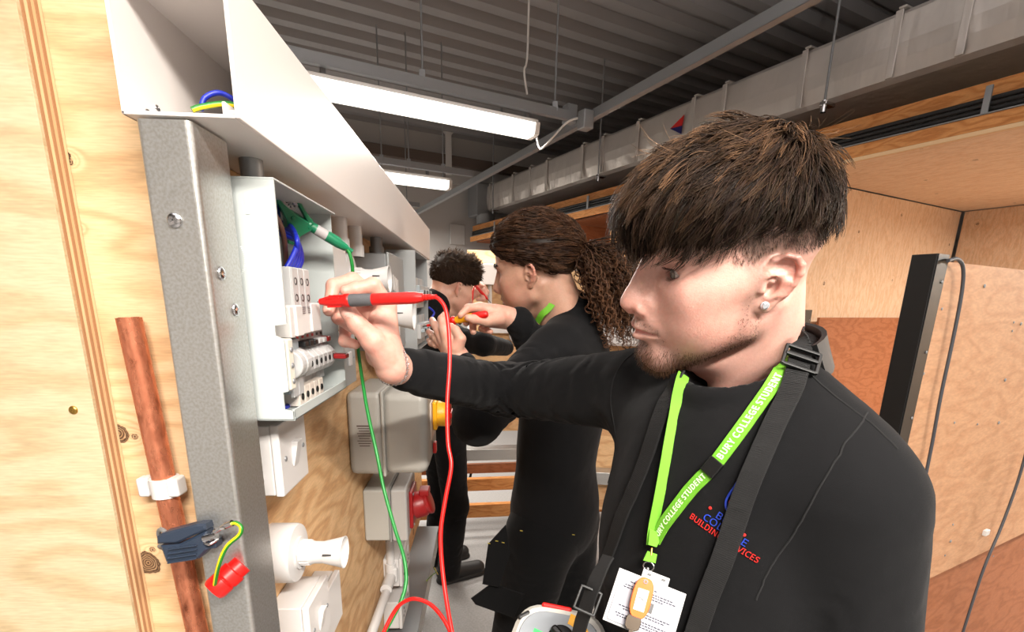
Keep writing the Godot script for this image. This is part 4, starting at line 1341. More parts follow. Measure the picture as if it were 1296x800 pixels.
func accessory_boxes():
	# surface boxes with switches: square back box, plate, screws, rocker
	var sws := [["white one-way switch box just under the near consumer unit", 1.218, -0.622, 0.086], ["white switch box below the lampholder at the bottom edge", 0.952, -0.663, 0.086]]
	for q in sws:
		var o := on_wall("switch_box", q[0], "switch", q[1], q[2], "switch boxes on the wiring board")
		var b := MB.new()
		b.box(Vector3(0.044, 0.086, 0.086), 0.002, Vector3(0.022, 0.043, 0))
		put(o, "back_box", b, M.white)
		b = MB.new()
		b.box(Vector3(0.010, 0.088, 0.088), 0.002, Vector3(0.049, 0.043, 0))
		put(o, "plate", b, M.white)
		b = MB.new()
		b.prism(PackedVector2Array([Vector2(0.053, 0.027), Vector2(0.055, 0.026), Vector2(0.062, 0.058), Vector2(0.053, 0.058)]), -0.008, 0.008, 0.0006)
		put(o, "rocker", b, M.white)
		for s in [-1, 1]: screw_at(o, Vector3(0.0542, 0.043, 0.030 * s), Vector3.RIGHT, 0.0032)
		b = MB.new()
		b.tube(PackedVector3Array([Vector3(0.022, 0.020, 0.043), Vector3(0.022, 0.020, 0.056)]), 0.0105, 14)
		put(o, "conduit_entry", b, M.white)
	var o := on_wall("socket_box", "white surface box peeping up at the bottom edge beside the switch", "box", 0.905, -0.760)
	var b := MB.new()
	b.box(Vector3(0.032, 0.086, 0.086), 0.002, Vector3(0.016, 0.043, 0))
	put(o, "back_box", b, M.white)
	b = MB.new()
	b.box(Vector3(0.010, 0.088, 0.088), 0.002, Vector3(0.038, 0.043, 0))
	put(o, "plate", b, M.white)
	# batten lampholders: rose, skirt, bayonet slot
	for q in [["white batten lampholder pointing out below the switch box", 1.112, -0.640, 1.0, 0.0], ["white lampholder with a broad skirt behind the man's knuckles", 1.484, -1.00, 1.12, 0.0], ["white lampholder with a broad skirt above the red probe's handle", 1.416, -1.095, 1.42, 0.0]]:
		var l := on_wall("lampholder", q[0], "lampholder", q[1], q[2], "batten lampholders")
		var s: float = q[3]
		var ax := Transform3D(Basis(Vector3.BACK, -PI / 2), Vector3.ZERO)
		b = MB.new()
		b.at(ax)
		b.lathe([Vector2(0, 0), Vector2(0.038 * s, 0), Vector2(0.040 * s, 0.002), Vector2(0.040 * s, 0.036 * s), Vector2(0.0385 * s, 0.040 * s), Vector2(0.022 * s, 0.0415 * s), Vector2(0.022 * s, 0.044 * s), Vector2(0, 0.044 * s)], 36)
		put(l, "rose", b, M.white)
		b = MB.new()
		b.at(ax)
		b.lathe([Vector2(0.0165 * s, 0.043 * s), Vector2(0.0165 * s, 0.058 * s), Vector2(0.0150 * s, 0.062 * s), Vector2(0.0150 * s, 0.074 * s), Vector2(0.0205 * s, 0.098 * s), Vector2(0.0220 * s, 0.102 * s), Vector2(0.0205 * s, 0.102 * s), Vector2(0.0190 * s, 0.097 * s), Vector2(0.0135 * s, 0.074 * s), Vector2(0.0135 * s, 0.060 * s), Vector2(0.0, 0.060 * s)], 30)
		for k in 18:
			var a := TAU * k / 18.0
			b.at(ax * Transform3D(Basis(Vector3.UP, a), Vector3.ZERO))
			b.box(Vector3(0.0018, 0.012 * s, 0.0016), 0.0, Vector3(0.0166 * s, 0.051 * s, 0))
		put(l, "skirt", b, M.white)
		b = MB.new()
		b.box(Vector3(0.012 * s, 0.0022, 0.003), 0.0008, Vector3(0.083 * s, 0.0045, 0.0172 * s))
		put(l, "bayonet_slot", b, mat(Color(0.25, 0.24, 0.24), 0.7))
	# starter enclosure with rotary isolator
	o = on_wall("starter_box", "grey moulded starter box with a yellow and red rotary switch", "isolator", 1.072, -1.165)
	b = MB.new()
	b.box(Vector3(0.075, 0.185, 0.205), 0.014, Vector3(0.0375, 0.0925, 0))
	put(o, "base", b, M.moulded)
	b = MB.new()
	b.box(Vector3(0.098, 0.185, 0.205), 0.020, Vector3(0.122, 0.0925, 0))
	put(o, "cover", b, M.moulded)
	b = MB.new()
	b.box(Vector3(0.007, 0.190, 0.210), 0.003, Vector3(0.076, 0.0925, 0))
	put(o, "flange", b, M.moulded)
	b = MB.new()
	for k in 9: b.box(Vector3(0.030 - 0.004 * (k % 3), 0.0016 if k != 0 else 0.003, 0.0005), 0.0, Vector3(0.036, 0.112 - 0.0055 * k, 0.1029))
	put(o, "rating_print", b, mat(Color(0.33, 0.27, 0.25), 0.8))
	b = MB.new()
	b.box(Vector3(0.004, 0.085, 0.11), 0.001, Vector3(0.173, 0.11, 0.0))
	put(o, "front_label", b, mat(Color(0.80, 0.72, 0.65), 0.6))
	b = MB.new()
	b.box(Vector3(0.010, 0.066, 0.066), 0.003, Vector3(0.180, 0.118, 0.0))
	var ax := Transform3D(Basis(Vector3.BACK, -PI / 2), Vector3(0.185, 0.118, 0))
	b.at(ax)
	b.lathe([Vector2(0.030, 0), Vector2(0.030, 0.016), Vector2(0.028, 0.020), Vector2(0, 0.020)], 28)
	put(o, "yellow_plate", b, M.yellow)
	b = MB.new()
	b.at(ax)
	b.lathe([Vector2(0.028, 0.019), Vector2(0.030, 0.021), Vector2(0.030, 0.027), Vector2(0.027, 0.030), Vector2(0, 0.030)], 28)
	b.at(ax * T(0, 0.036, 0))
	b.box(Vector3(0.014, 0.016, 0.052), 0.003)
	put(o, "red_handle", b, M.red)
	b = MB.new()
	b.box(Vector3(0.008, 0.026, 0.022), 0.002, Vector3(0.176, 0.036, 0.0))
	put(o, "red_button", b, M.red)
	wires(o, "earth_core", [Vector3(WALL + 0.10, 1.255, -1.15), Vector3(WALL + 0.13, 1.285, -1.16), Vector3(WALL + 0.17, 1.275, -1.19), Vector3(WALL + 0.175, 1.245, -1.20)], 0.0022, M.green_cable)
	# red industrial socket
	o = on_wall("industrial_socket", "grey box with a red hooded industrial socket below the starter box", "socket", 0.865, -1.235)
	b = MB.new()
	b.box(Vector3(0.062, 0.135, 0.150), 0.006, Vector3(0.031, 0.0675, 0))
	put(o, "box", b, M.moulded)
	b = MB.new()
	b.box(Vector3(0.040, 0.137, 0.152), 0.006, Vector3(0.086, 0.0675, 0))
	put(o, "lid", b, mat(Color(0.64, 0.63, 0.62), 0.45))
	b = MB.new()
	b.box(Vector3(0.005, 0.140, 0.155), 0.002, Vector3(0.064, 0.0675, 0))
	put(o, "seal", b, mat(Color(0.50, 0.50, 0.49), 0.6))
	b = MB.new()
	b.box(Vector3(0.010, 0.100, 0.084), 0.004, Vector3(0.110, 0.067, 0))
	put(o, "red_flange", b, M.red_dark)
	b = MB.new()
	b.at(Transform3D(Basis(Vector3.BACK, -PI / 2 + 0.35), Vector3(0.112, 0.062, 0)))
	b.lathe([Vector2(0.034, 0), Vector2(0.034, 0.028), Vector2(0.031, 0.031), Vector2(0.031, 0.036), Vector2(0.033, 0.037), Vector2(0.033, 0.044), Vector2(0.029, 0.047), Vector2(0, 0.047)], 26)
	b.at(Transform3D())
	b.box(Vector3(0.026, 0.018, 0.040), 0.004, Vector3(0.140, 0.104, 0))
	put(o, "red_hood", b, M.red_dark)
	screw_at(o, Vector3(0.1155, 0.108, 0.032), Vector3.RIGHT, 0.004)
	screw_at(o, Vector3(0.1155, 0.026, 0.032), Vector3.RIGHT, 0.004)
	# white socket boxes low down, stepping away
	for k in 3:
		o = on_wall("socket_box", ["white twin socket box lowest on the board, just above the steel trunking", "white twin socket box beside the conduit tee, second lowest on the board", "white twin socket box beyond the red industrial socket, highest of the low three"][k], "box", [0.500, 0.622, 0.715][k], [-1.395, -1.425, -1.62][k], "low white socket boxes")
		b = MB.new()
		b.box(Vector3(0.045, 0.088, 0.148), 0.003, Vector3(0.0225, 0.044, 0))
		put(o, "back_box", b, M.white)
		b = MB.new()
		b.box(Vector3(0.010, 0.090, 0.150), 0.003, Vector3(0.050, 0.044, 0))
		put(o, "plate", b, M.white)
		for s in [-0.036, 0.036]:
			b = MB.new()
			b.box(Vector3(0.004, 0.020, 0.010), 0.001, Vector3(0.056, 0.068, s))
			put(o, "rocker", b, M.white)
			b = MB.new()
			for h in [[0.045, 0.0], [0.026, -0.011], [0.026, 0.011]]: b.box(Vector3(0.001, 0.006, 0.006), 0, Vector3(0.0552, h[0], s + h[1]))
			put(o, "pin_holes", b, M.dark)
	# white conduit with its tee
	var c0 := atx(493, 680, -0.268)
	var c1 := atx(495, 728, -0.268)
	var c2 := atx(468, 806, -0.268)
	var t := thing("white_conduit", "white plastic conduit with an inspection tee low on the board", "conduit", T())
	rod(t, "pipe", c0 + Vector3(0, 0.10, 0), c1, 0.0125, M.white)
	rod(t, "pipe", c1 - Vector3(0, 0.01, 0), c2 + (c2 - c1) * 0.5, 0.0125, M.white)
	b = MB.new()
	b.tube(PackedVector3Array([c1 + Vector3(0, 0.040, 0), c1 + Vector3(0, -0.020, 0)]), 0.0165, 16)
	b.tube(PackedVector3Array([c1 + (c2 - c1) * 0.05, c1 + (c2 - c1) * 0.28]), 0.0160, 16)
	b.box(Vector3(0.034, 0.05, 0.05), 0.008, c1 + Vector3(0.004, 0.005, -0.01))
	put(t, "tee_box", b, M.white)
	for s in [0.02, -0.012]: screw_at(t, c1 + Vector3(0.021, s, -0.01), Vector3.RIGHT, 0.003)
	# galvanised trunking along the bottom
	o = thing("steel_trunking", "galvanised trunking along the foot of the wiring board", "trunking", T(WALL, 0.36, -0.60))
	b = MB.new()
	b.box(Vector3(0.088, 0.10, 1.50), 0.002, Vector3(0.044, 0.05, -0.75))
	put(o, "body", b, M.steel)
	b = MB.new()
	b.box(Vector3(0.094, 0.004, 1.50), 0.001, Vector3(0.047, 0.102, -0.75))
	put(o, "lid", b, M.steel_dull)
	cable("earth_tail", [atx(540, 735, -0.185), atx(547, 728, -0.178), atx(552, 724, -0.172), atx(549, 718, -0.175), atx(554, 727, -0.170)], 0.0022, M.earth, "short green and yellow tail curling off the steel trunking")
	# conduits down from the trunking and the box they reach
	for q in [[-0.99, "white conduit drop from the trunking, nearer of the two"], [-1.105, "white conduit drop from the trunking, further of the two"]]:
		var cd := on_wall("conduit_drop", q[1], "conduit", 1.53, q[0], "white conduit drops")
		rod(cd, "pipe", Vector3(0.03, 0, 0), Vector3(0.03, 0.06, 0), 0.014, M.white)
		rod(cd, "collar", Vector3(0.03, 0.0, 0), Vector3(0.03, 0.022, 0), 0.0165, M.white)
	o = on_wall("switch_box", "white switch box behind the consumer unit, under the nearer conduit drop", "switch", 1.44, -0.86)
	b = MB.new()
	b.box(Vector3(0.045, 0.088, 0.13), 0.004, Vector3(0.0225, 0.044, 0))
	put(o, "back_box", b, M.white)
	b = MB.new()
	b.box(Vector3(0.010, 0.090, 0.132), 0.003, Vector3(0.050, 0.044, 0))
	put(o, "plate", b, M.white)
	# metal-clad switch low beyond the unit
	o = on_wall("metal_switch", "grey metal-clad switch beyond the lower corner of the consumer unit", "switch", 1.302, -0.90)
	b = MB.new()
	b.box(Vector3(0.050, 0.088, 0.088), 0.004, Vector3(0.025, 0.044, 0))
	put(o, "back_box", b, M.steel_dull)
	b = MB.new()
	b.box(Vector3(0.006, 0.092, 0.092), 0.002, Vector3(0.053, 0.044, 0))
	put(o, "plate", b, M.enclosure)
	b = MB.new()
	b.box(Vector3(0.004, 0.024, 0.016), 0.001, Vector3(0.058, 0.044, 0))
	put(o, "rocker", b, M.white)
	for s in [-1, 1]: screw_at(o, Vector3(0.056, 0.044, 0.032 * s), Vector3.RIGHT, 0.003)
	# metal enclosure with a printed lid, beyond the conduit drops
	o = on_wall("metal_enclosure", "grey metal enclosure with white label strips behind the lampholders", "enclosure", 1.33, -1.29)
	b = MB.new()
	b.box(Vector3(0.075, 0.215, 0.20), 0.003, Vector3(0.0375, 0.1075, 0))
	put(o, "box", b, M.steel_dull)
	b = MB.new()
	b.box(Vector3(0.006, 0.220, 0.205), 0.002, Vector3(0.078, 0.1075, 0))
	put(o, "lid", b, M.enclosure)
	for k in 4:
		b = MB.new()
		b.box(Vector3(0.001, 0.034, 0.014), 0.0, Vector3(0.0815, 0.155 - 0.003 * k, 0.055 - 0.020 * k))
		put(o, "label_strip", b, M.white)
	for k in 2:
		b = MB.new()
		b.box(Vector3(0.001, 0.034, 0.014), 0.0, Vector3(0.0815, 0.05 - 0.003 * k, 0.010 - 0.020 * k))
		put(o, "label_strip", b, M.white)
	b = MB.new()
	b.at(T(0.035, 0.215, 0.0))
	b.lathe([Vector2(0, 0), Vector2(0.017, 0), Vector2(0.017, 0.022), Vector2(0.014, 0.022), Vector2(0.014, 0.045), Vector2(0, 0.045)], 18)
	put(o, "coupler", b, M.steel_dull)
	# second consumer unit, worked on by the long-haired student
	o = on_wall("consumer_unit", "open grey consumer unit further along, probed by the long-haired student", "fuse box", 1.31, -1.56)
	b = MB.new()
	b.box(Vector3(0.110, 0.262, 0.003), 0.001, Vector3(0.055, 0.131, 0.145))
	put(o, "near_cheek", b, M.enclosure)
	b = MB.new()
	b.box(Vector3(0.110, 0.262, 0.003), 0.001, Vector3(0.055, 0.131, -0.145))
	put(o, "far_cheek", b, M.enclosure)
	b = MB.new()
	b.box(Vector3(0.003, 0.262, 0.29), 0.0, Vector3(0.0015, 0.131, 0))
	b.box(Vector3(0.110, 0.003, 0.29), 0.0, Vector3(0.055, 0.261, 0))
	b.box(Vector3(0.110, 0.003, 0.29), 0.0, Vector3(0.055, 0.0015, 0))
	put(o, "back_and_top", b, M.enclosure)
	for r in 2:
		for k in 7:
			var mb := part(o, "breaker")
			var z := 0.105 - 0.035 * k
			b = MB.new()
			b.box(Vector3(0.070, 0.085, 0.033), 0.002, Vector3(0.065, 0.155 - 0.105 * r, z))
			b.box(Vector3(0.018, 0.040, 0.033), 0.002, Vector3(0.108, 0.155 - 0.105 * r, z))
			put(mb, "body", b, M.device if (k + r) % 3 else M.device_grey)
			b = MB.new()
			b.box(Vector3(0.012, 0.010, 0.018), 0.002, Vector3(0.120, 0.158 - 0.105 * r, z))
			put(mb, "lever", b, M.black if k % 2 else M.device_grey)
	b = MB.new()
	b.box(Vector3(0.02, 0.018, 0.03), 0.003, Vector3(0.09, 0.215, 0.10))
	put(o, "red_cap", b, M.red)
	var w := Vector3(WALL, 1.31, -1.56)
	wires(o, "earth_core", [w + Vector3(0.08, 0.225, 0.10), w + Vector3(0.10, 0.250, 0.10), w + Vector3(0.08, 0.255, 0.07)], 0.0028, M.earth)
	wires(o, "blue_core", [w + Vector3(0.125, 0.115, -0.02), w + Vector3(0.140, 0.098, -0.03), w + Vector3(0.125, 0.075, -0.02)], 0.0032, M.blue_cable)
	b = MB.new()
	b.box(Vector3(0.006, 0.20, 0.012), 0.0, Vector3(0.100, 0.110, 0.130))
	put(o, "terminal_bar", b, M.brass)
# ---------- the benches in the middle distance ----------
func build_mid():
	var up := Vector3.UP
	# facing panel that the furthest student works at
	var zf := -3.15
	var xf := Transform3D(Basis(up, 0.10), Vector3.ZERO)
	var n := xf.basis.z
	var at := Vector3(0, 0, zf)
	var face := func(x: float, y: float, o: float) -> Transform3D: return Transform3D(xf.basis, on_plane(x, y, n, at + n * o))
	var c: Transform3D = face.call(592.0, 460.0, 0.0)
	c.origin += xf.basis.x * 0.85
	var b := MB.new()
	b.box(Vector3(1.7, 1.10, 0.018), 0.002)
	tag(put(self, "plywood_board", b, M.ply_wall, Transform3D(xf.basis, Vector3(c.origin.x, 1.18, c.origin.z) - n * 0.01)), "plywood board facing the camera behind the two far students", "plywood")
	c = face.call(594.0, 347.0, 0.05)
	var L := 1.5
	b = MB.new()
	b.box(Vector3(L, 0.115, 0.09), 0.004, Vector3(0.75, 0, 0))
	tag(put(self, "cable_trunking", b, M.trunk, c), "white trunking along the top of the far plywood board", "trunking")
	for q in [[594, 400, "white conduit drop on the far board by the student's raised hand"], [620, 385, "white conduit drop on the far board, behind the raised hand"], [641, 372, "white conduit drop on the far board, beside the student's nose"]]:
		var p: Transform3D = face.call(q[0], q[1], 0.02)
		b = MB.new()
		b.tube(PackedVector3Array([Vector3(0, -0.22, 0), Vector3(0, 0.12, 0)]), 0.0125, 10)
		tag(put(self, "conduit_drop", b, M.white, p), q[2], "conduit", "white conduit drops of the far board")
	for q in [[634, 412, 0.15, 0.09, "white twin switch plate on the far board"], [603, 432, 0.15, 0.12, "grey-white box on the far board left of the raised hand"], [630, 468, 0.10, 0.09, "white socket on a grey box under the student's hand"], [627, 520, 0.16, 0.12, "white appliance box low on the far board"]]:
		var o := thing("socket_box", q[4], "box", face.call(q[0], q[1], 0.0), "boxes on the far board")
		b = MB.new()
		b.box(Vector3(q[2], q[3], 0.05), 0.004, Vector3(0, 0, 0.025))
		put(o, "back_box", b, M.white if q[1] != 468 else M.device_grey)
		b = MB.new()
		b.box(Vector3(q[2] * 0.96, q[3] * 0.96, 0.012), 0.003, Vector3(0, 0, 0.056))
		put(o, "plate", b, M.white)
		b = MB.new()
		b.box(Vector3(0.016, 0.024, 0.004), 0.001, Vector3(0.01, 0.01, 0.064))
		put(o, "rocker", b, M.white)
	var lh := thing("lampholder", "small white lampholder on the far board", "lampholder", face.call(652.0, 425.0, 0.0))
	b = MB.new()
	b.at(Transform3D(Basis(Vector3.RIGHT, PI / 2), Vector3.ZERO))
	b.lathe([Vector2(0, 0), Vector2(0.04, 0), Vector2(0.04, 0.03), Vector2(0.016, 0.035), Vector2(0.016, 0.06), Vector2(0.022, 0.09), Vector2(0.018, 0.09), Vector2(0, 0.06)], 20)
	put(lh, "body", b, M.white)
	var em := thing("stop_switch", "round red stop button low on the far board", "switch", face.call(640.0, 525.0, 0.05))
	b = MB.new()
	b.at(Transform3D(Basis(Vector3.RIGHT, PI / 2), Vector3.ZERO))
	b.lathe([Vector2(0, 0), Vector2(0.022, 0), Vector2(0.026, 0.02), Vector2(0.024, 0.03), Vector2(0, 0.034)], 20)
	put(em, "button", b, M.red)
	# steel trunking and timber stand below it
	c = face.call(622.0, 573.0, 0.05)
	b = MB.new()
	b.box(Vector3(1.7, 0.075, 0.09), 0.003)
	tag(put(self, "steel_trunking", b, M.steel, c), "galvanised trunking along the foot of the far board", "trunking")
	for q in [[620, 592, 0.06, "brown timber rail just under the far steel trunking", M.ply_brown, 0.03], [612, 612, 0.08, "upper pale timber rail of the far stand", M.timber, 0.12], [606, 645, 0.085, "lower pale timber rail of the far stand, nearest the floor", M.timber, 0.22]]:
		c = face.call(q[0], q[1], q[5])
		c.origin.x = 0.05
		b = MB.new()
		b.box(Vector3(1.6, q[2], 0.04), 0.003)
		tag(put(self, "timber_rail", b, q[4], c), q[3], "rail", "rails of the far stand")
	for q in [[-0.55, "timber leg at the left end of the far stand"], [0.75, "timber leg at the right end of the far stand"]]:
		b = MB.new()
		b.box(Vector3(0.045, 0.70, 0.30), 0.003, Vector3(0, 0, 0.10))
		tag(put(self, "stand_post", b, M.timber_up, Transform3D(xf.basis, Vector3(0.05 + signf(q[0]) * 0.83, 0.35, zf + 0.02))), q[1], "post", "legs of the far stand")
	b = MB.new()
	b.tube(PackedVector3Array([on_plane(598, 592, n, at), on_plane(588, 632, n, at)]), 0.008, 8)
	tag(put(self, "brace_rod", b, M.dark), "thin dark brace rod between the far stand's rails", "rod")
	# the next bench along: white fuse board seen between the two faces
	var p := dep(800, 392, 2.55)
	var o := thing("fuse_board", "white fuse board between the curly ponytail and the near man's nose", "fuse box", frame(Vector3(-0.15, 0, 1), up, p))
	b = MB.new()
	b.box(Vector3(0.42, 0.36, 0.10), 0.008, Vector3(0.02, 0, 0))
	put(o, "case", b, M.white)
	b = MB.new()
	b.box(Vector3(0.40, 0.13, 0.012), 0.006, Vector3(0.02, 0.10, 0.054))
	put(o, "flap", b, M.white)
	b = MB.new()
	b.box(Vector3(0.40, 0.20, 0.010), 0.006, Vector3(0.02, -0.07, 0.053))
	put(o, "front_cover", b, M.white)
	b = MB.new()
	b.at(Transform3D(Basis(Vector3.RIGHT, PI / 2), Vector3(-0.045, -0.015, 0.058)))
	b.lathe([Vector2(0, 0), Vector2(0.011, 0), Vector2(0.011, 0.003), Vector2(0, 0.003)], 16)
	put(o, "red_badge", b, mat(Color(0.40, 0.08, 0.10), 0.5))
	b = MB.new()
	b.box(Vector3(0.05, 0.034, 0.002), 0.0, Vector3(-0.045, -0.015, 0.0585))
	put(o, "label", b, M.white_dull)
	b = MB.new()
	b.lathe([Vector2(0, 0.18), Vector2(0.016, 0.18), Vector2(0.016, 0.20), Vector2(0.008, 0.215), Vector2(0, 0.215)], 12)
	put(o, "gland", b, M.black)
	b = MB.new()
	b.box(Vector3(0.9, 1.30, 0.018), 0.002)
	tag(put(self, "plywood_board", b, M.ply_wall, frame(Vector3(-0.15, 0, 1), up, Vector3(p.x + 0.05, 0.95, p.z - 0.06))), "plywood board behind the white fuse board", "plywood")
	b = MB.new()
	b.box(Vector3(0.9, 0.07, 0.09), 0.003)
	tag(put(self, "steel_trunking", b, M.steel, frame(Vector3(-0.15, 0, 1), up, Vector3(p.x + 0.05, 0.52, p.z))), "galvanised trunking under the white fuse board", "trunking")
	for q in [[-0.36, "timber leg left under the white fuse board's bench"], [0.44, "timber leg right under the white fuse board's bench"]]:
		b = MB.new()
		b.box(Vector3(0.045, 0.6, 0.07), 0.003)
		tag(put(self, "stand_post", b, M.timber_up, frame(Vector3(-0.15, 0, 1), up, Vector3(p.x + q[0], 0.30, p.z - 0.125))), q[1], "post", "legs of the fuse board bench")
# ---------- heads ----------
# a face's own measures: x to the person's left, y up, z forward, the origin between the ear canals
const EAR_AT := Vector3(0.0705, -0.001, 0.002)
var ear_u := Vector3(0.50, 0, -0.866)
var ear_v := Vector3(0.0, 1, 0)
var ear_w := Vector3(0.866, 0, 0.50)
var ear_line := []
var face_kind := 0      # 0: the near man, 1: the long-haired student, 2: the student at the back

func f_skull(p: Vector3) -> float:
	var q := Vector3(absf(p.x), p.y, p.z)
	var d := ell(q, Vector3(0, 0.047, -0.008), Vector3(0.0745, 0.084, 0.097))
	d = smin(d, ell(q, Vector3(0, 0.0, 0.034), Vector3(0.064, 0.070, 0.055)), 0.02)
	d = smin(d, cone_d(p, Vector3(0, -0.02, -0.034), Vector3(0, -0.15, -0.052), 0.057, 0.060), 0.03)
	return d

func f_head(p: Vector3) -> float:
	var q := Vector3(absf(p.x), p.y, p.z)
	var d := ell(q, Vector3(0, 0.047, -0.008), Vector3(0.0745, 0.084, 0.097))
	if q.z > -0.03 and q.y < 0.10:
		var fc := ell(q, Vector3(0, 0.005, 0.034), Vector3(0.0635, 0.068, 0.055))
		if q.y < 0.045:
			fc = smin(fc, ell(q, Vector3(0, -0.045, 0.052), Vector3(0.043, 0.040, 0.045)), 0.022)
			fc = smin(fc, cone_d(q, Vector3(0.0505, -0.052, 0.004), Vector3(0.014, -0.090, 0.074), 0.0135, 0.0165), 0.022)
			fc = smin(fc, cone_d(q, Vector3(0.0505, -0.050, 0.004), Vector3(0.062, 0.002, 0.002), 0.0135, 0.010), 0.02)
			fc = smin(fc, ell(q, Vector3(0.0335, -0.030, 0.040), Vector3(0.034, 0.050, 0.042)), 0.02)
			fc = smin(fc, ell(q, Vector3(0, -0.088, 0.079), Vector3(0.021, 0.0175, 0.0185)), 0.016)
			fc = smin(fc, cone_d(q, Vector3(0.060, 0.002, 0.022), Vector3(0.043, -0.008, 0.064), 0.0115, 0.0135), 0.022)
		d = smin(d, fc, 0.016)
	# neck with its slanting muscle
	if q.y < 0.03:
		var nk := cone_d(p, Vector3(0, -0.02, -0.034), Vector3(0, -0.16, -0.054), 0.053, 0.056)
		nk = smin(nk, cone_d(q, Vector3(0.052, -0.03, -0.022), Vector3(0.018, -0.150, 0.004), 0.014, 0.012), 0.02)
		nk = smin(nk, ell(q, Vector3(0, -0.094, 0.018), Vector3(0.034, 0.026, 0.050)), 0.03)
		nk = smin(nk, ell(q, Vector3(0, -0.116, 0.016), Vector3(0.009, 0.012, 0.010)), 0.018)
		d = smin(d, nk, 0.014)
	if d > 0.045: return d
	if q.z > 0.03 and q.y < 0.06 and q.x < 0.06:
		# brow, sockets, lids
		d = smin(d, cone_d(q, Vector3(0.012, 0.033, 0.0855), Vector3(0.043, 0.036, 0.069), 0.0070, 0.0060), 0.016)
		d = smax(d, -ell(q, Vector3(0.0315, 0.0135, 0.0925), Vector3(0.0175, 0.0125, 0.0155)), 0.012)
		d = smin(d, cone_d(q, Vector3(0.022, 0.001, 0.079), Vector3(0.046, -0.002, 0.066), 0.005, 0.005), 0.014)
		var e := q.distance_to(Vector3(0.0315, 0.0125, 0.0672)) - 0.0140
		var t := clampf((q.x - 0.0205) / 0.0235, 0.0, 1.0)
		var wide := sin(PI * t) * 0.0052
		d = smin(d, e, 0.0045)
		d = smax(d, -maxf(maxf(absf(q.y - 0.0122 + 0.001 * (t - 0.5)) - wide, 0.0640 - q.z), absf(q.x - 0.03225) - 0.0112), 0.0014)
		# nose
		var ns := cone_d(q, Vector3(0, 0.026, 0.0885), Vector3(0, -0.010, 0.1085), 0.0065, 0.0072)
		ns = smin(ns, cone_d(q, Vector3(0.006, 0.012, 0.086), Vector3(0.008, -0.018, 0.096), 0.004, 0.008), 0.012)
		ns = smin(ns, ell(q, Vector3(0, -0.0215, 0.1115), Vector3(0.0105, 0.0098, 0.0108)), 0.010)
		ns = smin(ns, ell(q, Vector3(0.0130, -0.0268, 0.0985), Vector3(0.0070, 0.0086, 0.0120)), 0.007)
		ns = smin(ns, cone_d(q, Vector3(0, -0.031, 0.110), Vector3(0, -0.036, 0.099), 0.0045, 0.006), 0.006)
		ns = smax(ns, -cone_d(q, Vector3(0.0068, -0.0365, 0.1065), Vector3(0.0062, -0.025, 0.104), 0.0040, 0.002), 0.003)
		d = smin(d, ns, 0.009)
		d = smax(d, -cone_d(q, Vector3(0.0200, -0.0205, 0.1040), Vector3(0.0222, -0.033, 0.098), 0.0022, 0.0022), 0.007)
		# mouth
		d = smin(d, ell(q, Vector3(0, -0.050, 0.083), Vector3(0.026, 0.020, 0.0185)), 0.012)
		var up := cone_d(q, Vector3(0.0035, -0.0494, 0.1018), Vector3(0.0225, -0.0548, 0.0885), 0.0062, 0.0030)
		var lw := cone_d(q, Vector3(0.0, -0.0624, 0.1003), Vector3(0.0205, -0.0577, 0.0880), 0.0072, 0.0032)
		d = smin(d, up, 0.0045)
		d = smin(d, lw, 0.0045)
		d = smax(d, -cone_d(q, Vector3(0, -0.0560, 0.1085), Vector3(0.0262, -0.0566, 0.0900), 0.0017, 0.0013), 0.0042)
		d = smax(d, -ell(q, Vector3(0, -0.0745, 0.1045), Vector3(0.016, 0.0050, 0.0080)), 0.008)
		d = smax(d, -cone_d(q, Vector3(0, -0.0385, 0.1085), Vector3(0, -0.0455, 0.1085), 0.0022, 0.0022), 0.004)
	return d

func f_ear(p: Vector3) -> float:
	var q := p - EAR_AT
	var u := q.dot(ear_u)
	var v := q.dot(ear_v) * 1.26
	u -= v * 0.10
	var w := q.dot(ear_w)
	var e := Vector3(u, v, w)
	var far := e.distance_to(Vector3(0.013, 0.002, 0)) - 0.042
	if far > 0.012: return far
	# bowl plate
	var pl := ell(e, Vector3(0.013, 0.004, -0.0012), Vector3(0.0190, 0.0315, 0.0044))
	pl = smin(pl, ell(e, Vector3(0.0075, -0.0285, 0.0), Vector3(0.0100, 0.0105, 0.0042)), 0.005)
	pl = smin(pl, cone_d(e, Vector3(0.004, 0.010, -0.004), Vector3(0.012, -0.012, -0.008), 0.012, 0.010), 0.008)
	pl = smax(pl, -ell(e, Vector3(0.0090, -0.0020, 0.0050), Vector3(0.0082, 0.0125, 0.0080)), 0.003)
	pl = smax(pl, -ell(e, Vector3(0.0150, 0.0215, 0.0062), Vector3(0.0075, 0.0080, 0.0055)), 0.004)
	for i in ear_line.size() - 1:
		var a: Vector3 = ear_line[i]
		var b: Vector3 = ear_line[i + 1]
		pl = smin(pl, cone_d(e, a, b, 0.0036 - 0.00004 * i, 0.0036), 0.0022)
	pl = smin(pl, cone_d(e, Vector3(0.0135, 0.0125, 0.0010), Vector3(0.0215, 0.0035, 0.0022), 0.0028, 0.0034), 0.004)
	pl = smin(pl, cone_d(e, Vector3(0.0215, 0.0035, 0.0022), Vector3(0.0165, -0.0130, 0.0020), 0.0034, 0.0030), 0.004)
	pl = smin(pl, cone_d(e, Vector3(0.0165, -0.0130, 0.0020), Vector3(0.0105, -0.0175, 0.0020), 0.0030, 0.0032), 0.004)
	pl = smin(pl, cone_d(e, Vector3(-0.0005, 0.0035, 0.0010), Vector3(0.0015, -0.0075, 0.0035), 0.0040, 0.0038), 0.004)
	return pl

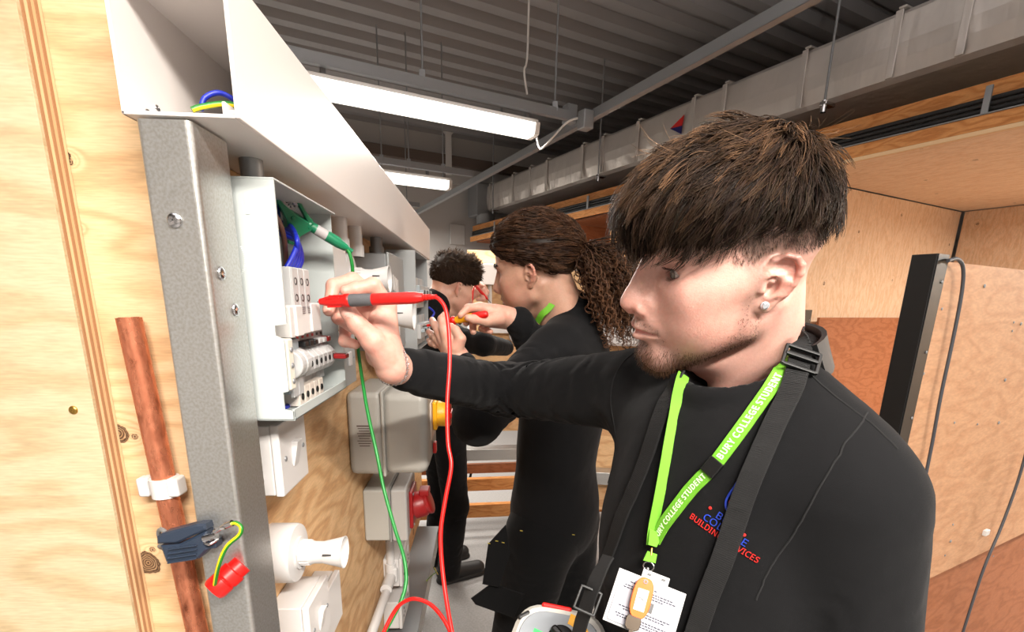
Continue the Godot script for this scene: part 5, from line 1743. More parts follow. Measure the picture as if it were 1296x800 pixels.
func setup_ear():
	for a in [[0.009, 0.0035, 0.001], [0.002, 0.010, 0.0005], [0.0015, 0.020, 0.0015], [0.006, 0.030, 0.003], [0.0145, 0.0352, 0.004], [0.0235, 0.0325, 0.004], [0.0295, 0.024, 0.0035], [0.031, 0.013, 0.003], [0.0285, 0.000, 0.002], [0.0225, -0.0135, 0.001], [0.0150, -0.0245, 0.000], [0.0095, -0.0320, 0.000]]:
		ear_line.append(Vector3(a[0], a[1], a[2]))
func f_ear_r(p: Vector3) -> float:
	return f_ear(Vector3(-p.x, p.y, p.z))
func f_head_ear(p: Vector3) -> float:
	return smin(f_head(p), f_ear(p), 0.004)

var skin_noise := FastNoiseLite.new()
func blob(p: Vector3, c: Vector3, r: float) -> float:
	return exp(-p.distance_squared_to(c) / (r * r))
func paint_face(p: Vector3) -> Color:
	var q := Vector3(absf(p.x), p.y, p.z)
	var base: Color = [Color(0.57, 0.322, 0.262), Color(0.50, 0.285, 0.20), Color(0.56, 0.33, 0.25)][face_kind]
	var red: float = 0.75 * blob(q, Vector3(0.045, -0.025, 0.06), 0.026) + 0.8 * blob(q, Vector3(0.008, -0.026, 0.110), 0.013) + 0.5 * blob(q, Vector3(0.05, -0.055, 0.03), 0.03) + 0.9 * smoothstep(0.076, 0.088, q.x) + 0.25 * blob(q, Vector3(0.04, 0.002, 0.075), 0.014)
	red += 0.45 * skin_noise.get_noise_3dv(p * 90.0) + 0.3 * skin_noise.get_noise_3dv(p * 400.0)
	var c := base.lerp(Color(0.60, 0.22, 0.17), clampf(red * 0.55, 0.0, 0.75))
	c = c * (1.0 + 0.10 * skin_noise.get_noise_3dv(p * 260.0 + Vector3(7, 3, 1)))
	var lip := minf(cone_d(q, Vector3(0.003, -0.0510, 0.1015), Vector3(0.0215, -0.0550, 0.0890), 0.0055, 0.0028), cone_d(q, Vector3(0.0, -0.0618, 0.0995), Vector3(0.0195, -0.0572, 0.0885), 0.0064, 0.0030))
	c = c.lerp(Color(0.52, 0.165, 0.16), 0.95 * smoothstep(0.0012, -0.0008, lip))
	if face_kind == 0:
		# stubble shadow: jaw, chin, moustache; the faded hair above the ear
		var st := beard_at(p)
		c = c.lerp(Color(0.10, 0.058, 0.042), st * 0.70 * (0.8 + 0.4 * skin_noise.get_noise_3dv(p * 700.0)))
		var fade := smoothstep(0.050, 0.062, q.x) * smoothstep(0.014, 0.034, p.y) * smoothstep(0.036, 0.016, p.z)
		c = c.lerp(Color(0.06, 0.04, 0.03), fade * 0.8)
		for s in [[0.056, -0.020, 0.058], [0.0585, -0.052, 0.030], [0.050, -0.012, 0.075], [0.054, -0.110, -0.01], [0.046, -0.125, 0.02]]:
			c = c.lerp(Color(0.16, 0.07, 0.05), 0.75 * smoothstep(0.0017, 0.0008, p.distance_to(Vector3(s[0], s[1], s[2]))))
	else:
		c = c.lerp(Color(0.2, 0.11, 0.08), 0.25 * blob(q, Vector3(0.0, -0.047, 0.104), 0.010))
	return c
func beard_at(p: Vector3) -> float:
	var q := Vector3(absf(p.x), p.y, p.z)
	var jaw := cone_d(q, Vector3(0.052, -0.055, 0.004), Vector3(0.012, -0.095, 0.078), 0.017, 0.020)
	var d := smoothstep(0.012, -0.004, jaw) * smoothstep(-0.122, -0.105, p.y)
	d = maxf(d, smoothstep(0.014, 0.005, q.distance_to(Vector3(0.063, -0.022, 0.010))) * 0.8)
	d = maxf(d, smoothstep(0.009, 0.0, cone_d(q, Vector3(0.069, 0.034, 0.014), Vector3(0.064, -0.018, 0.010), 0.007, 0.007)) * 0.7)
	d = maxf(d, smoothstep(0.010, 0.0, cone_d(q, Vector3(0.058, -0.02, 0.012), Vector3(0.056, -0.05, 0.012), 0.008, 0.010)) * 0.8)
	var tash := cone_d(q, Vector3(0.005, -0.0435, 0.103), Vector3(0.025, -0.050, 0.089), 0.0046, 0.0042)
	d = maxf(d, smoothstep(0.0035, -0.001, tash) * 0.8)
	d = maxf(d, smoothstep(0.009, -0.003, cone_d(q, Vector3(0.027, -0.052, 0.087), Vector3(0.028, -0.072, 0.084), 0.003, 0.006)) * 0.45)
	d = maxf(d, smoothstep(0.010, -0.002, ell(q, Vector3(0, -0.088, 0.090), Vector3(0.024, 0.018, 0.016))))
	d = maxf(d, smoothstep(0.004, 0.0, ell(q, Vector3(0, -0.0745, 0.102), Vector3(0.008, 0.006, 0.006))) * 0.8)
	return d

var eye_mats := []
func make_eye(parent: Node, at: Vector3, look: Vector3, iris: Color):
	# white, iris and pupil painted by angle, under a clear wet coat
	var b := MB.new()
	b.colored = true
	var seg := 28
	for i in seg + 1:
		var a := PI * i / seg
		for j in seg + 1:
			var t := TAU * j / seg
			var d := Vector3(sin(a) * cos(t), sin(a) * sin(t), cos(a))
			var r := 0.0122 + 0.0008 * smoothstep(0.55, 0.1, a)
			b.tint = Color(0.62, 0.56, 0.53)
			if a < 0.50: b.tint = iris.darkened(0.55)
			if a < 0.44: b.tint = iris
			if a < 0.20: b.tint = Color(0.005, 0.005, 0.005)
			b.vert(d * r, d)
	for i in seg:
		for j in seg:
			var q := i * (seg + 1) + j
			b.tri(q, q + seg + 1, q + seg + 2)
			b.tri(q, q + seg + 2, q + 1)
	if eye_mats.is_empty():
		var m := mat(Color.WHITE, 0.15)
		m.vertex_color_use_as_albedo = true
		m.clearcoat_enabled = true
		m.clearcoat_roughness = 0.03
		eye_mats.append(m)
	put(parent, "eyeball", b, eye_mats[0], frame(look, Vector3.UP, at))
var head_xf := Transform3D()
func man_head(who: Node):
	head_xf = Transform3D(Basis(Vector3(0.121, -0.273, 0.954), Vector3(-0.151, 0.945, 0.290), Vector3(-0.981, -0.179, 0.073)).orthonormalized(), Vector3(0.269, 1.491, -0.576))
	face_kind = 0
	var b := MB.new()
	mesh_field(f_head_ear, Vector3(-0.09, -0.17, -0.125), Vector3(0.112, 0.14, 0.135), HQ, b, Transform3D(), paint_face)
	mesh_field(f_ear_r, Vector3(-0.115, -0.045, -0.05), Vector3(-0.06, 0.055, 0.02), 0.002, b, Transform3D(), paint_face)
	man_hand(b, head_xf.affine_inverse())
	put(who, "body", b, skin_mat(), head_xf)
	for s in [1, -1]:
		make_eye(who, head_xf * Vector3(0.0315 * s, 0.0125, 0.0672), head_xf.basis * Vector3(0.05, -0.12, 1), Color(0.10, 0.13, 0.13))
var skin_m: StandardMaterial3D
func skin_mat() -> StandardMaterial3D:
	if skin_m == null:
		skin_m = mat(Color.WHITE, 0.48)
		skin_m.vertex_color_use_as_albedo = true
		skin_m.subsurf_scatter_enabled = true
		skin_m.subsurf_scatter_strength = 0.15
		bumpy(skin_m, 0.08, 1.2, Vector3(22, 22, 22))
	return skin_m
# ---------- hair ----------
func strand(b: MB, pts: PackedVector3Array, r0: float, r1: float, c0: Color, c1: Color, dark := 1.0):
	var m := pts.size()
	var t := pts[1] - pts[0]
	var s := t.cross(Vector3(0.31, 0.2, 0.93)).normalized()
	var k := b.v.size()
	for i in m:
		if i < m - 1: t = pts[i + 1] - pts[i]
		s = (s - t * (s.dot(t) / maxf(t.length_squared(), 1e-12))).normalized()
		var w := t.normalized().cross(s)
		var u := float(i) / (m - 1)
		var r := lerpf(r0, r1, u * u)
		var c := c0.lerp(c1, u)
		for d in [s, s * -0.5 + w * 0.866, s * -0.5 - w * 0.866]:
			b.v.append(pts[i] + d * r)
			b.n.append(d)
			b.uv.append(Vector2.ZERO)
			b.c.append(c)
	for i in m - 1:
		var q := k + i * 3
		for j in 3:
			var e := q + (j + 1) % 3
			b.ix.append(q + j); b.ix.append(q + j + 3); b.ix.append(e)
			b.ix.append(e); b.ix.append(q + j + 3); b.ix.append(e + 3)
func hair_mat(rough := 0.5) -> StandardMaterial3D:
	var m := mat(Color.WHITE, rough)
	m.vertex_color_use_as_albedo = true
	m.metallic_specular = 0.28
	return m
func grad(f: Callable, p: Vector3) -> Vector3:
	var e := 0.0015
	var d: float = f.call(p)
	return Vector3(f.call(p + Vector3(e, 0, 0)) - d, f.call(p + Vector3(0, e, 0)) - d, f.call(p + Vector3(0, 0, e)) - d).normalized()
func settle(f: Callable, p: Vector3, n := 4) -> Vector3:   # onto the surface
	for i in n:
		p -= grad(f, p) * f.call(p)
	return p
func rnd(a: float) -> float:
	return rng.randf_range(-a, a)
func rnd3(a: float) -> Vector3:
	return Vector3(rnd(a), rnd(a), rnd(a))

func f_cap(p: Vector3) -> float:   # the near man's hair as a mass
	var d := ell(p, Vector3(0, 0.056, -0.004), Vector3(0.083, 0.077, 0.094))
	d = smin(d, ell(p, Vector3(0, 0.072, 0.050), Vector3(0.072, 0.040, 0.052)), 0.03)
	d = smin(d, ell(p, Vector3(0.0, 0.062, 0.080), Vector3(0.055, 0.028, 0.034)), 0.02)
	return smax(d, cap_low(p.z) + 0.010 - p.y, 0.012)
func cap_low(z: float) -> float:   # the cut edge: fringe, temple, nape
	return 0.046 - 0.018 * smoothstep(0.022, 0.060, z) - 0.004 * smoothstep(0.07, 0.11, z) - 0.068 * smoothstep(-0.045, -0.095, z)
func cap_flow(p: Vector3) -> Vector3:
	var r := (p - Vector3(-0.008, 0.150, -0.052)).normalized()
	var fwd := smoothstep(-0.05, 0.03, p.z)
	var side := maxf(smoothstep(0.115, 0.06, p.y), 0.8 * smoothstep(0.070, 0.105, p.z))
	var f := r * (1.1 - side * 0.7) + Vector3(0, -1.0, 0.10 + 0.35 * fwd) * side * 0.9 + Vector3(0, 0, 0.7) * fwd * (1.0 - side)
	var n := grad(f_cap, p)
	return (f - n * f.dot(n) * 0.9).normalized()
func man_hair(who: Node):
	var b := MB.new()
	b.colored = true
	b.tint = Color(0.016, 0.010, 0.007)
	mesh_field(f_cap, Vector3(-0.10, -0.03, -0.12), Vector3(0.10, 0.15, 0.135), 0.004, b)
	for g in 1000:
		# a root anywhere on the mass
		var a := rng.randf() * TAU
		var h := rng.randf_range(-0.25, 1.0)
		var c := sqrt(1.0 - h * h)
		var p := Vector3(0, 0.07, 0.0) + Vector3(c * cos(a) * 0.09, h * 0.08, c * sin(a) * 0.11)
		p = settle(f_cap, p, 3)
		if p.y < 0.05 and rng.randf() < 0.3: continue
		var top := smoothstep(0.075, 0.125, p.y)
		var front := smoothstep(0.03, 0.09, p.z)
		var lenr := lerpf(0.030, 0.052, rng.randf()) * (1.0 + 0.15 * front)
		var lift := lerpf(0.0015, 0.0035, rng.randf()) + top * 0.004 * rng.randf() + (0.006 if rng.randf() < 0.05 else 0.0)
		var swing := rnd3(0.50) * Vector3(1, 0.4, 1) + Vector3(0, 0.22 * top * rng.randf(), 0)
		var slip := rnd(0.009) + (0.008 if rng.randf() < 0.25 else 0.0)
		var guide := PackedVector3Array()
		var d := (cap_flow(p) + swing).normalized()
		var q := p
		var steps := 8
		var whole := steps - 1.0
		for i in steps:
			guide.append(q)
			if q.y < cap_low(q.z) + slip and whole > i: whole = maxf(i - 1, 1.5)
			d = (d * 0.55 + (cap_flow(q) + swing * 0.55) * 0.45).normalized()
			q += d * lenr / steps
			var s := float(i + 1) / steps
			var want := lift * sin(PI * minf(s * 0.62 + 0.05, 1.0)) * 1.3
			var f := f_cap(q)
			if q.y > 0.045 or q.z < 0.06:
				if f < want: q += grad(f_cap, q) * (want - f) * 0.8
		var light := rng.randf() * rng.randf()
		var gold := clampf(0.30 * light + top * (0.25 + 0.95 * light) + front * 0.35 * rng.randf(), 0.0, 1.0)
		var c0 := Color(0.013, 0.0085, 0.0065).lerp(Color(0.034, 0.020, 0.013), rng.randf())
		var c1 := c0.lerp(Color(0.185, 0.098, 0.050), gold * gold)
		for j in 14:
			var off := rnd3(0.0062)
			var jit := rnd3(0.0016)
			var cut := rng.randf_range(0.75, 1.0)
			var pts := PackedVector3Array()
			for i in steps:
				var s := float(i) / (steps - 1) * cut
				var x := s * whole
				var i0 := mini(int(x), steps - 2)
				pts.append(guide[i0].lerp(guide[i0 + 1], x - i0) + off * (1.0 - 0.72 * s) + jit * sin(s * 5.0 + j))
			var k := rng.randf_range(0.7, 1.25)
			strand(b, pts, 0.00042, 0.00013, c0 * k, c1 * k)
	# loose wisps over the temple and brow
	for j in 190:
		var p := settle(f_cap, Vector3(0.068 + rnd(0.006), 0.052, rng.randf_range(0.03, 0.085)) if j < 80 else Vector3(rng.randf_range(-0.05, 0.066), 0.050, 0.098), 3)
		var d := Vector3(0.12 + rnd(0.2), -1, 0.25 + rnd(0.25)).normalized()
		var pts := PackedVector3Array()
		var l := rng.randf_range(0.014, 0.030)
		for i in 7:
			pts.append(p)
			d = (d + Vector3(0.03, 0.0, 0.09) + rnd3(0.05)).normalized()
			p += d * l / 6
			var f := f_head(p)
			if f < 0.0012: p += grad(f_head, p) * (0.0012 - f)
		strand(b, pts, 0.00032, 0.00012, Color(0.03, 0.018, 0.012), Color(0.05, 0.028, 0.018))
	# fly-away hairs
	for j in 110:
		var a := rng.randf() * TAU
		var p := settle(f_cap, Vector3(0, 0.07, 0) + Vector3(cos(a) * 0.06, 0.07, sin(a) * 0.075), 3)
		var d := (cap_flow(p) + grad(f_cap, p) * rng.randf_range(0.1, 0.6) + rnd3(0.4)).normalized()
		var turn := rnd3(0.28)
		var pts := PackedVector3Array()
		var l := rng.randf_range(0.025, 0.055)
		for i in 8:
			pts.append(p)
			d = (d + cap_flow(p) * 0.16 + turn).normalized()
			p += d * l / 7
		strand(b, pts, 0.00025, 0.0001, Color(0.05, 0.03, 0.018), Color(0.26, 0.15, 0.085))
	# the clipped sides
	for j in 2200:
		var p := settle(f_head, Vector3(0.075 * (1 if j % 4 else -1), rng.randf_range(-0.002, 0.052), rng.randf_range(-0.085, 0.036)), 2)
		if p.y < 0.022: continue
		if p.distance_to(EAR_AT + Vector3(0.01, 0.006, -0.012)) < 0.030: continue
		var edge := smoothstep(0.010, 0.045, p.y + rnd(0.012))
		var l := 0.0012 + 0.0050 * edge
		var n := grad(f_head, p)
		var d := (n * 0.5 + Vector3(0, -0.9, 0.15) + rnd3(0.3)).normalized()
		strand(b, PackedVector3Array([p, p + d * l * 0.5 + n * 0.0003, p + d * l]), 0.00016, 0.00008, Color(0.03, 0.019, 0.014), Color(0.05, 0.031, 0.023))
	put(who, "hair", b, hair_mat(), head_xf)
	# beard and brows
	b = MB.new()
	b.colored = true
	for j in 17000:
		var p := Vector3(rng.randf_range(-0.02, 0.074), rng.randf_range(-0.115, -0.005), rng.randf_range(-0.005, 0.105))
		var f := f_head(p)
		if absf(f) > 0.012: continue
		var w := beard_at(p)
		if rng.randf() > w * 1.1: continue
		p = settle(f_head, p, 2)
		w = beard_at(p)
		if rng.randf() > w: continue
		var chin := smoothstep(0.035, 0.075, p.z) * smoothstep(-0.070, -0.085, p.y)
		var n := grad(f_head, p)
		var d := (n * 0.55 + Vector3(0, -0.8, 0.1) + rnd3(0.35)).normalized()
		var l := (0.0015 + 0.0044 * chin) * rng.randf_range(0.6, 1.3)
		var c := Color(0.045, 0.024, 0.014).lerp(Color(0.14, 0.07, 0.035), rng.randf() * (0.3 + 0.6 * chin))
		strand(b, PackedVector3Array([p, p + d * l * 0.6, p + (d + Vector3(0, -0.2, 0)) * l]), 0.00016, 0.00008, c, c)
	put(who, "beard", b, hair_mat(0.5), head_xf)
	b = MB.new()
	b.colored = true
	for sgn in [1, -1]:
		for j in 260:
			var s := rng.randf()
			var p := settle(f_head, Vector3((0.010 + 0.036 * s), 0.0335 + 0.006 * sin(s * 2.4) + rnd(0.0028) * (1.2 - s), 0.09 - 0.02 * s), 3)
			var n := grad(f_head, p)
			var d := (Vector3(0.8, 0.35 - 0.6 * s, -0.2) + n * 0.25 + rnd3(0.25)).normalized()
			var pts := PackedVector3Array()
			for i in 3:
				var q := p + d * 0.0085 * i / 2.0
				pts.append(Vector3(q.x * sgn, q.y, q.z))
			strand(b, pts, 0.00022, 0.0001, Color(0.03, 0.018, 0.012), Color(0.045, 0.026, 0.017))
		for j in 46:   # lashes
			var t := (j % 23) / 22.0
			var up := j < 23
			var e := Vector3(0.0205 + 0.0235 * t, 0.0122 + (1 if up else -1) * sin(PI * t) * 0.0052, 0.0672 + 0.0138)
			e.z = 0.0672 + sqrt(maxf(0.0, 0.0145 * 0.0145 - pow(e.x - 0.0315, 2) - pow(e.y - 0.0125, 2)))
			var d := Vector3((t - 0.4) * 0.8, 0.35 if up else -0.5, 0.8).normalized() * (0.007 if up else 0.004)
			strand(b, PackedVector3Array([Vector3(e.x * sgn, e.y, e.z), Vector3((e.x + d.x * 0.6) * sgn, e.y + d.y * 0.4, e.z + d.z * 0.6), Vector3((e.x + d.x) * sgn, e.y + d.y, e.z + d.z)]), 0.00013, 0.00006, Color(0.01, 0.007, 0.005), Color(0.01, 0.007, 0.005))
	put(who, "eyebrows", b, hair_mat(0.5), head_xf)
# ---------- the near man: sweatshirt, arms, hand ----------
var man_xf := Transform3D(Basis(Vector3(0.43, 0, 0.903), Vector3.UP, Vector3(-0.903, 0, 0.43)), Vector3(0.28, 1.33, -0.55))
var man_sh := Vector3(-0.178, -0.004, -0.012)
var man_el := Vector3.ZERO
var man_wr := Vector3.ZERO
var man_sh_l := Vector3(0.138, -0.058, -0.012)
var man_el_l := Vector3(0.172, -0.325, -0.035)
var man_wr_l := Vector3(0.085, -0.400, 0.175)
var fold_noise := FastNoiseLite.new()

func ring_d(p: Vector3, c: Vector3, rx: float, rz: float, tilt: float, r: float, flat := 1.0) -> float:   # an oval ring lying round the neck
	var q := p - c
	q.y -= tilt * q.z
	var a := Vector2(q.x / rx, q.z / rz).length()
	var k := (a - 1.0) * minf(rx, rz)
	return Vector2(k, q.y / flat).length() - r
func arm_folds(t: float, p: Vector3, amp: float, seed_: float) -> float:
	var w := fold_noise.get_noise_3d(p.x * 9.0 + seed_, p.y * 9.0, p.z * 9.0)
	return amp * (0.5 + 0.5 * sin(t * 150.0 + w * 9.0 + seed_)) * (0.5 + w)
func f_shirt(p: Vector3) -> float:
	var d := ell(p, Vector3(0, -0.125, -0.004), Vector3(0.156, 0.165, 0.106))
	d = smin(d, ell(p, Vector3(0, -0.30, 0.008), Vector3(0.152, 0.20, 0.106)), 0.08)
	d = smin(d, ell(p, Vector3(0, -0.47, 0.0), Vector3(0.165, 0.13, 0.115)), 0.06)
	d = smin(d, cone_d(p, Vector3(-0.13, -0.02, -0.02), Vector3(0.108, -0.044, -0.015), 0.060, 0.056), 0.06)
	d = smin(d, cone_d(p, Vector3(0.0, 0.055, -0.035), Vector3(0.115, -0.018, -0.018), 0.046, 0.038), 0.04)
	d = smin(d, cone_d(p, Vector3(0.0, 0.055, -0.035), Vector3(-0.135, 0.012, -0.018), 0.046, 0.042), 0.04)
	d += 0.0035 * fold_noise.get_noise_3d(p.x * 5.0 + p.y * 3.0, p.y * 5.0 - p.x * 3.0, p.z * 5.0)
	d += 0.0030 * sin(p.y * 42.0 + p.x * 30.0 + 5.0 * fold_noise.get_noise_3d(p.x * 4.0, p.y * 3.0, p.z * 4.0)) * smoothstep(-0.12, -0.30, p.y)
	# far arm, reaching to the board
	var t1 := clampf((p - man_sh).dot(man_el - man_sh) / (man_el - man_sh).length_squared(), 0.0, 1.0)
	var t2 := clampf((p - man_el).dot(man_wr - man_el) / (man_wr - man_el).length_squared(), 0.0, 1.0)
	var a := p.distance_to(man_sh.lerp(man_el, t1)) - lerpf(0.060, 0.0485, t1)
	a += arm_folds(t1 * 0.3, p, 0.0075 * smoothstep(0.25, 0.9, t1) + 0.003, 1.0)
	var b := p.distance_to(man_el.lerp(man_wr, t2)) - lerpf(0.0475, 0.0340, t2) + 0.0025 * smoothstep(0.90, 0.94, t2)
	b += arm_folds(t2 * 0.27 + 0.3, p, 0.0065 * smoothstep(0.8, 0.0, t2) + 0.0018, 1.0)
	a = smin(a, b, 0.02)
	d = smin(d, a, 0.035)
	# near arm, hanging
	t1 = clampf((p - man_sh_l).dot(man_el_l - man_sh_l) / (man_el_l - man_sh_l).length_squared(), 0.0, 1.0)
	a = p.distance_to(man_sh_l.lerp(man_el_l, t1)) - lerpf(0.062, 0.050, t1)
	a += arm_folds(t1 * 0.28, p, 0.003 * smoothstep(0.1, 0.8, t1) + 0.0008, 6.0)
	a = smin(a, cone_d(p, man_el_l, man_wr_l, 0.049, 0.036), 0.02)
	d = smin(d, a, 0.022)
	# opening for the neck, then the ribbed collar
	d = smax(d, -cone_d(p, Vector3(0, 0.0, -0.012), Vector3(-0.003, 0.14, -0.010), 0.058, 0.066), 0.008)
	d = smin(d, ring_d(p, Vector3(-0.002, 0.048, -0.020), 0.066, 0.071, -0.42, 0.0080, 2.0), 0.004)
	d = smax(d, -(p.y + 0.555), 0.01)
	return d
func cloth(c: Color, bump := 1.5, scale := 60.0) -> StandardMaterial3D:
	var m := mat(c, 0.92)
	m.metallic_specular = 0.25
	m.rim_enabled = true
	m.rim = 0.35
	m.rim_tint = 0.5
	return bumpy(m, 0.06, bump, Vector3(scale, scale, scale))

var hand_bones := []
func f_hand(p: Vector3) -> float:
	var d := 9.0
	for c in hand_bones:
		if c is Array:
			var e := 9.0
			for i in range(0, c.size() - 2, 2):
				var a: Vector3 = c[i]
				var b: Vector3 = c[i + 2]
				e = smin(e, cone_d(p, a, b, c[i + 1], c[i + 3]), 0.004)
			d = smin(d, e, 0.0045)
	return d
func chain(px: Array) -> Array:   # [x, y, depth, radius, ...] -> [point, radius, ...]
	var o := []
	for i in range(0, px.size(), 4):
		o.append(dep(px[i], px[i + 1], px[i + 2]))
		o.append(px[i + 3])
	return o
func hand_paint(nails: Array, base: Color) -> Callable:
	return func(p: Vector3) -> Color:
		var r := 0.4 * skin_noise.get_noise_3dv(p * 120.0) + 0.5 * skin_noise.get_noise_3dv(p * 40.0)
		var c := base.lerp(Color(0.62, 0.25, 0.19), clampf(0.25 + r, 0.0, 0.8))
		for n in nails:
			var q: Vector3 = n[0].affine_inverse() * p
			var e := Vector2(q.x / n[1], q.y / n[2])
			var k := pow(absf(e.x), 3.0) + pow(absf(e.y), 3.0)
			if q.z > -0.002 and k < 1.25: c = c.lerp(Color(0.42, 0.20, 0.17) if k > 1.0 else Color(0.66, 0.40, 0.34), 0.85)
		return c

func man_body(who: Node):
	var inv := man_xf.affine_inverse()
	man_wr = inv * dep(514, 468, 0.722)
	man_el = inv * dep(640, 494, 0.925)
	var b := MB.new()
	mesh_field(f_shirt, Vector3(-0.50, -0.58, -0.30), Vector3(0.27, 0.14, 0.34), 0.0048, b)
	put(who, "sweatshirt", b, cloth(Color(0.062, 0.062, 0.067)), man_xf)
	# stitched seams lie on the cloth
	var lines := [
		[[0.150, 0.055, -0.02], [0.155, 0.02, 0.05], [0.145, -0.05, 0.075], [0.135, -0.11, 0.085], [0.125, -0.15, 0.09]],
		[[0.075, 0.06, -0.01], [0.11, 0.04, -0.005], [0.15, 0.03, -0.005], [0.185, 0.02, -0.005]],
		[[-0.150, 0.055, -0.02], [-0.150, 0.02, 0.05], [-0.140, -0.05, 0.075], [-0.13, -0.11, 0.085]],
	]
	for l in lines:
		var pts := []
		for q in l: pts.append(Vector3(q[0], q[1], q[2]))
		var c := curve(pts, 8)
		for i in c.size(): c[i] = settle(f_shirt, c[i], 5)
		b = MB.new()
		b.tube(c, 0.0011, 5)
		put(who, "seam", b, mat(Color(0.04, 0.04, 0.045), 0.95), man_xf)
	# trousers and shoes below the frame
	b = MB.new()
	mesh_field(func(p: Vector3) -> float:
		var q := Vector3(absf(p.x), p.y, p.z)
		var d := ell(p, Vector3(0, -0.50, -0.005), Vector3(0.158, 0.12, 0.106))
		d = smin(d, cone_d(q, Vector3(0.082, -0.55, 0.0), Vector3(0.095, -0.88, 0.012), 0.082, 0.060), 0.05)
		d = smin(d, cone_d(q, Vector3(0.095, -0.88, 0.012), Vector3(0.105, -1.27, -0.02), 0.060, 0.056), 0.03)
		return smax(d, p.y + 0.46, 0.01) + 0.003 * fold_noise.get_noise_3dv(p * 7.0), Vector3(-0.2, -1.33, -0.14), Vector3(0.2, -0.44, 0.14), 0.010, b)
	put(who, "trousers", b, cloth(Color(0.09, 0.09, 0.095)), man_xf)
	for s in [-1, 1]:
		put(who, "shoe", shoe_mb(), mat(Color(0.05, 0.05, 0.05), 0.6), man_xf * T(0.105 * s, -1.33, 0.02))

func shoe_mb() -> MB:
	var b := MB.new()
	mesh_field(func(p: Vector3) -> float:
		var d := cone_d(p, Vector3(0, 0.045, -0.06), Vector3(0, 0.032, 0.13), 0.042, 0.040)
		d = smin(d, cone_d(p, Vector3(0, 0.05, -0.045), Vector3(0, 0.11, -0.05), 0.042, 0.044), 0.03)
		d = smax(d, -(p.y - 0.012), 0.01)
		return minf(d, smax(cone_d(p, Vector3(0, 0.0, -0.06), Vector3(0, 0.0, 0.13), 0.047, 0.046), maxf(-p.y, p.y - 0.02), 0.003)), Vector3(-0.06, -0.01, -0.12), Vector3(0.06, 0.17, 0.19), 0.006, b)
	return b

func man_hand(body: MB, inv: Transform3D):
	var wr := dep(494, 464, 0.688)
	hand_bones = [
		# wrist and palm
		chain([520, 471, 0.735, 0.0235, 497, 464, 0.690, 0.0232, 484, 430, 0.676, 0.022]),
		chain([488, 448, 0.680, 0.021, 489, 390, 0.676, 0.0135]),
		chain([486, 448, 0.690, 0.021, 484, 388, 0.696, 0.0130]),
		chain([482, 448, 0.698, 0.019, 476, 400, 0.708, 0.0120]),
		chain([480, 450, 0.702, 0.018, 466, 420, 0.716, 0.0110]),
		# fingers
		chain([489, 388, 0.675, 0.0125, 473, 361, 0.654, 0.0098, 450, 366, 0.643, 0.0084, 437, 368.5, 0.638, 0.0070]),
		chain([484, 384, 0.696, 0.0125, 447, 355, 0.676, 0.0102, 422, 362, 0.660, 0.0090, 416, 393, 0.655, 0.0076]),
		chain([476, 398, 0.708, 0.0120, 440, 380, 0.692, 0.0100, 428, 402, 0.680, 0.0086, 445, 414, 0.668, 0.0074]),
		chain([466, 420, 0.716, 0.0105, 438, 412, 0.704, 0.0086, 436, 432, 0.690, 0.0076, 450, 436, 0.678, 0.0064]),
		# thumb and its ball
		chain([488, 452, 0.676, 0.019, 472, 431, 0.654, 0.0155, 452, 410, 0.640, 0.0116, 441, 395, 0.633, 0.0098, 437, 389, 0.631, 0.0080]),
		chain([486, 440, 0.672, 0.018, 480, 405, 0.668, 0.014]),
	]
	var lo := Vector3(9, 9, 9)
	var hi := -lo
	for c in hand_bones:
		for i in range(0, c.size(), 2):
			lo = lo.min(c[i])
			hi = hi.max(c[i])
	limb(body, inv.affine_inverse(), [dep(500, 465, 0.70), man_xf * man_el, man_xf * man_sh, man_xf * Vector3(0, -0.06, -0.04)])
	var ax := (dep(441, 395, 0.633) - dep(452, 410, 0.640)).normalized()
	var nail := frame(dep(441, 393, 0.5) - dep(441, 393, 0.633), ax, dep(440.5, 393.5, 0.6225))
	mesh_field(f_hand, lo - Vector3(0.03, 0.03, 0.03), hi + Vector3(0.03, 0.03, 0.03), 0.0018, body, inv, hand_paint([[nail, 0.0062, 0.0078]], Color(0.60, 0.345, 0.275)))
	# the other hand hangs half closed below the frame
	var d := (man_wr_l - man_el_l).normalized()
	var s := d.cross(Vector3.UP).normalized()
	var n := s.cross(d)
	hand_bones = [[man_wr_l - d * 0.03, 0.024, man_wr_l + d * 0.01, 0.023, man_wr_l + d * 0.05, 0.021]]
	for i in 4:
		var k := (i - 1.5) * 0.0185
		var p := man_wr_l + d * (0.085 - 0.002 * absf(i - 1.2)) + s * k
		hand_bones.append([man_wr_l + d * 0.03 + s * k * 0.6, 0.017, p, 0.0115])
		hand_bones.append([p, 0.0112, p + d * 0.034 - n * 0.010, 0.0095, p + d * 0.046 - n * 0.032, 0.0085, p + d * 0.034 - n * 0.046, 0.0072])
	hand_bones.append([man_wr_l + d * 0.02 - s * 0.014, 0.018, man_wr_l + d * 0.055 - s * 0.036 - n * 0.012, 0.0125, man_wr_l + d * 0.085 - s * 0.034 - n * 0.026, 0.0095])
	mesh_field(f_hand, man_wr_l - Vector3(0.12, 0.12, 0.12), man_wr_l + Vector3(0.12, 0.12, 0.17), 0.003, body, inv * man_xf, hand_paint([], Color(0.60, 0.345, 0.275)))
	limb(body, inv.affine_inverse(), [man_xf * man_wr_l, man_xf * man_el_l, man_xf * man_sh_l, man_xf * Vector3(0, -0.06, -0.04)])
